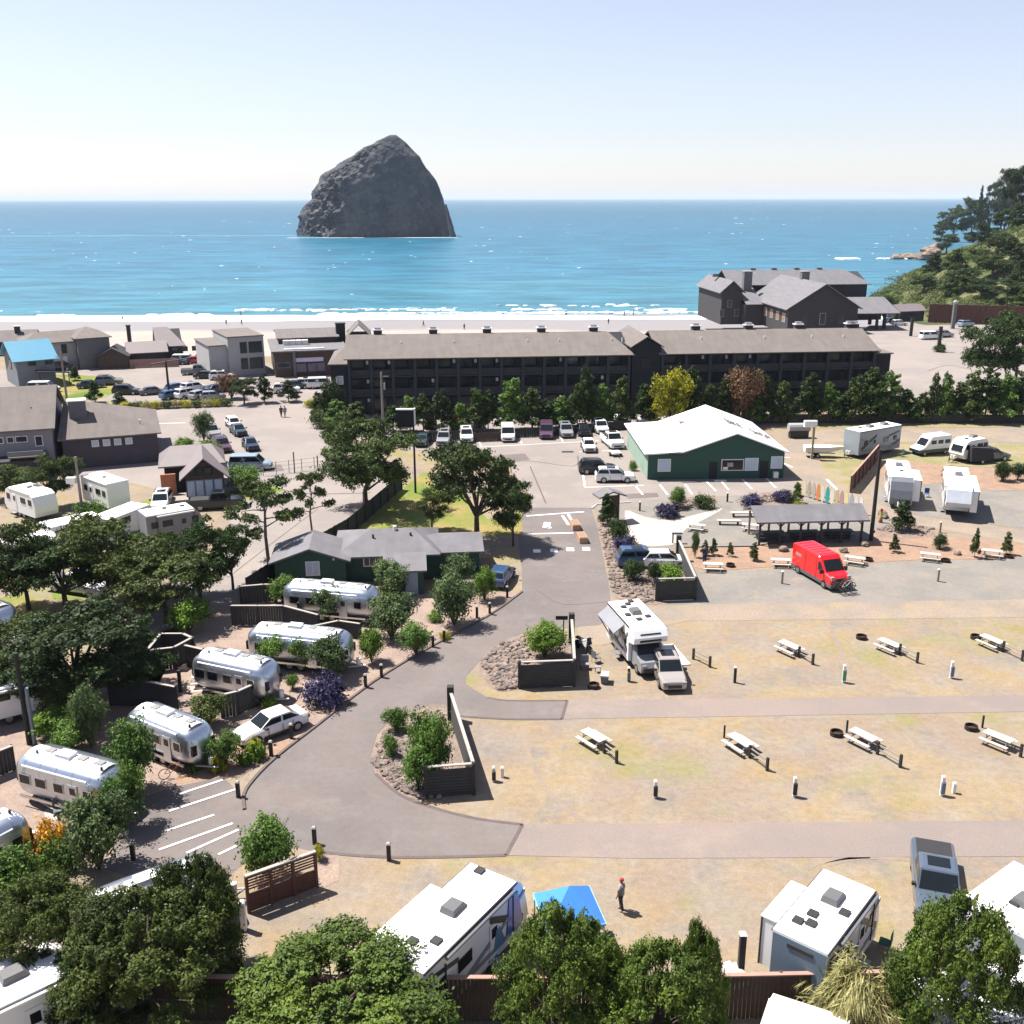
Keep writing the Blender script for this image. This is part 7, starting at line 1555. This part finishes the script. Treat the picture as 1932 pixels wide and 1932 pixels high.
T('pine1',1862,735,588,112,'dark','large dark pine between the lodge lot and the black fence'); T('pine2',1915,722,578,100,'pine','large dark pine at the right edge above the hedge trees')
for a in (('cone2',180,760,716,40,'dark','dark conifer on the grassy patch by the beach lot'),('cone3',226,766,738,34,'dark','small conifer at the left end of the yellow hedge'),('cone1',142,718,690,26,'dark','dark conifer beside the white garage'),('pine3',461,762,712,52,'dark','dark tree at the right end of the yellow hedge'),('shrub2',437,752,700,48,'brown','reddish bush between the beach lot and the pub'),
    ('cone1',500,760,704,40,'dark','dark conifer before the pub, left one'),('cone2',545,758,716,44,'dark','dark conifer before the pub, right one'),('mound2',588,768,752,30,'yellow','yellowish low shrub before the pub'),('shrub3',625,800,716,56,'dark','shady tree against the left end wall of the hotel'),('cone2',1690,612,588,18,'dark','green conifer left of the small shed'),('mound1',1772,664,648,24,'dark','dark shrub at the foot of the lodge lot post'),('mound2',1478,620,606,24,'bright','bright green shrub in front of the lodge hall'),('shrub1',1667,600,556,50,'dark','dark bushes at the right end of the lodge')): T(*a)
for i in range(11): T('mound%d' % (i % 3+1), 238+19*i, 773-.7*i, 757-.6*i, 24, ('yellow','olive','tan')[i % 3], '%s low hedge shrub from the left along the beach lot edge' % ordn[i], group='low hedge along the beach car park')
# hill trees
ht = [('pine1',1797,388,60,'dark','wide wind bent pine lowest on the hill skyline'),('pine2',1832,368,52,'dark','tall pine second on the hill skyline'),('cone1',1843,352,16,'dark','narrow lone pine on the hill skyline'),('pine3',1775,415,34,'dark','small pine at the seaward foot of the skyline trees'),('sparse1',1866,344,36,'dark','thin trunked pine near the top of the hill'),('pine1',1888,322,50,'dark','pine with flat crown on the hill top'),('pine2',1912,306,56,'dark','highest dark pine at the right edge of the hill'),('sparse2',1902,335,44,'dark','thin trunked pine below the highest one'),('cone2',1857,385,22,'dark','short dark pine right of the lone one')]
def hill_pt(px, py_ground):
    "walk along the sight line until it meets the hill"
    d = CF + CR*((px-966)/1932.0) + CU*((966-py_ground)/1932.0); t_ = 200.0
    while t_ < 900:
        q = CO + d*t_
        if q.x > 112 and q.y > 262 and q.z < hill_z(q.x, q.y): return Vector((q.x, q.y, hill_z(q.x, q.y)))
        t_ += 2.0
    return None
for k, cx, ty, w_, lf, lb in ht:
    g = None; y = ty+30
    while g is None and y < 600: g = hill_pt(cx, y); y += 2
    if g is not None: T(k, cx, 0, ty, w_, lf, lb, pt=g - Vector((0,0,.6)), group='pines on the hill skyline')
for i, (cx, gy, w_, hgt) in enumerate(((1850,472,52,46),(1800,515,48,40),(1893,440,50,44),(1918,432,46,42),(1872,528,56,42),(1822,548,54,40),(1905,500,60,46),(1845,510,46,38),(1760,520,44,36),(1785,480,40,34),(1880,480,44,38),(1925,540,50,44),(1742,552,44,30),(1790,560,46,34),(1850,565,50,34),(1900,570,56,40),(1930,590,60,40))):
    g = hill_pt(cx, gy)
    if g is not None: T(('pine1','cone2','pine2','cone3','pine3')[i % 5], cx, 0, gy-hgt*1.15, w_*1.15, ('dark','pine','dark')[i % 3], ['dark tree on the upper slope under the lone pine','dark tree low on the seaward slope','dark tree on the grassy upper slope','tree on the right edge of the upper slope','broad tree at mid slope above the red wall','bush like tree at mid slope nearer the sea','large tree at mid slope near the right edge','tree in the middle of the slope','tree on the lowest seaward slope','tree beside the tan cliff','tree right of the slope middle','tree low at the right edge of the hill','shrubby tree at the seaward foot of the hill','shrubby tree above the small shed','shrubby tree above the red retaining wall','large shrubby tree above the wall end','tree at the right foot of the hill'][i], pt=g, group='trees scattered on the hill slope')
L_HILL = leafmat('hill_scrub_leaves', (.026,.045,.010), (.12,.155,.035), (.32,.30,.12))
# hillside scrub nobody could count
cl = []; r_ = random.Random(5)
while len(cl) < 2600:
    x, y = r_.uniform(125,300), r_.uniform(280,520); z = hill_z(x, y)
    if z > beach_z(y) + .5: s = r_.uniform(.8,2.2); cl.append((x, y, z+s*.15, s, s, s*.7))
me = leaf_mesh('hillside_scrub', cl, 210000, .36, 77, .5); me.materials.append(L_HILL); tag(ob('hillside_scrub', me), kind='stuff')
cl = []
while len(cl) < 160:
    x, y = r_.uniform(118,260), r_.uniform(278,330); z = hill_z(x, y)
    if .6 < z < 9: s = r_.uniform(.6,1.3); cl.append((x, y, z+s*.1, s, s, s*.7))
me = leaf_mesh('pale_dune_grass', cl, 22000, .35, 78, .5, spike=1.0); me.materials.append(L_TAN); tag(ob('pale_dune_grass', me), kind='stuff')

# ---------------- haze over the sea ----------------
hm = bpy.data.materials.new('haze_air'); hm.use_nodes = True; n = hm.node_tree.nodes; n.remove(n['Principled BSDF'])
pv = n.new('ShaderNodeVolumePrincipled'); pv.inputs['Color'].default_value = (.72,.84,1.0,1); pv.inputs['Density'].default_value = HAZE; pv.inputs['Anisotropy'].default_value = .0
hm.node_tree.links.new(pv.outputs[0], n['Material Output'].inputs['Volume'])
if HAZE > 0: tag(MB().box((0, 22000, 55), (90000, 46000, 140)).build('haze', hm), kind='stuff')
# prototypes leave the scene, their copies stay
def purge(r):
    for c in list(r.children): purge(c)
    bpy.data.objects.remove(r, do_unlink=True)
for p_ in list(CARS.values()) + [TP]: purge(p_)
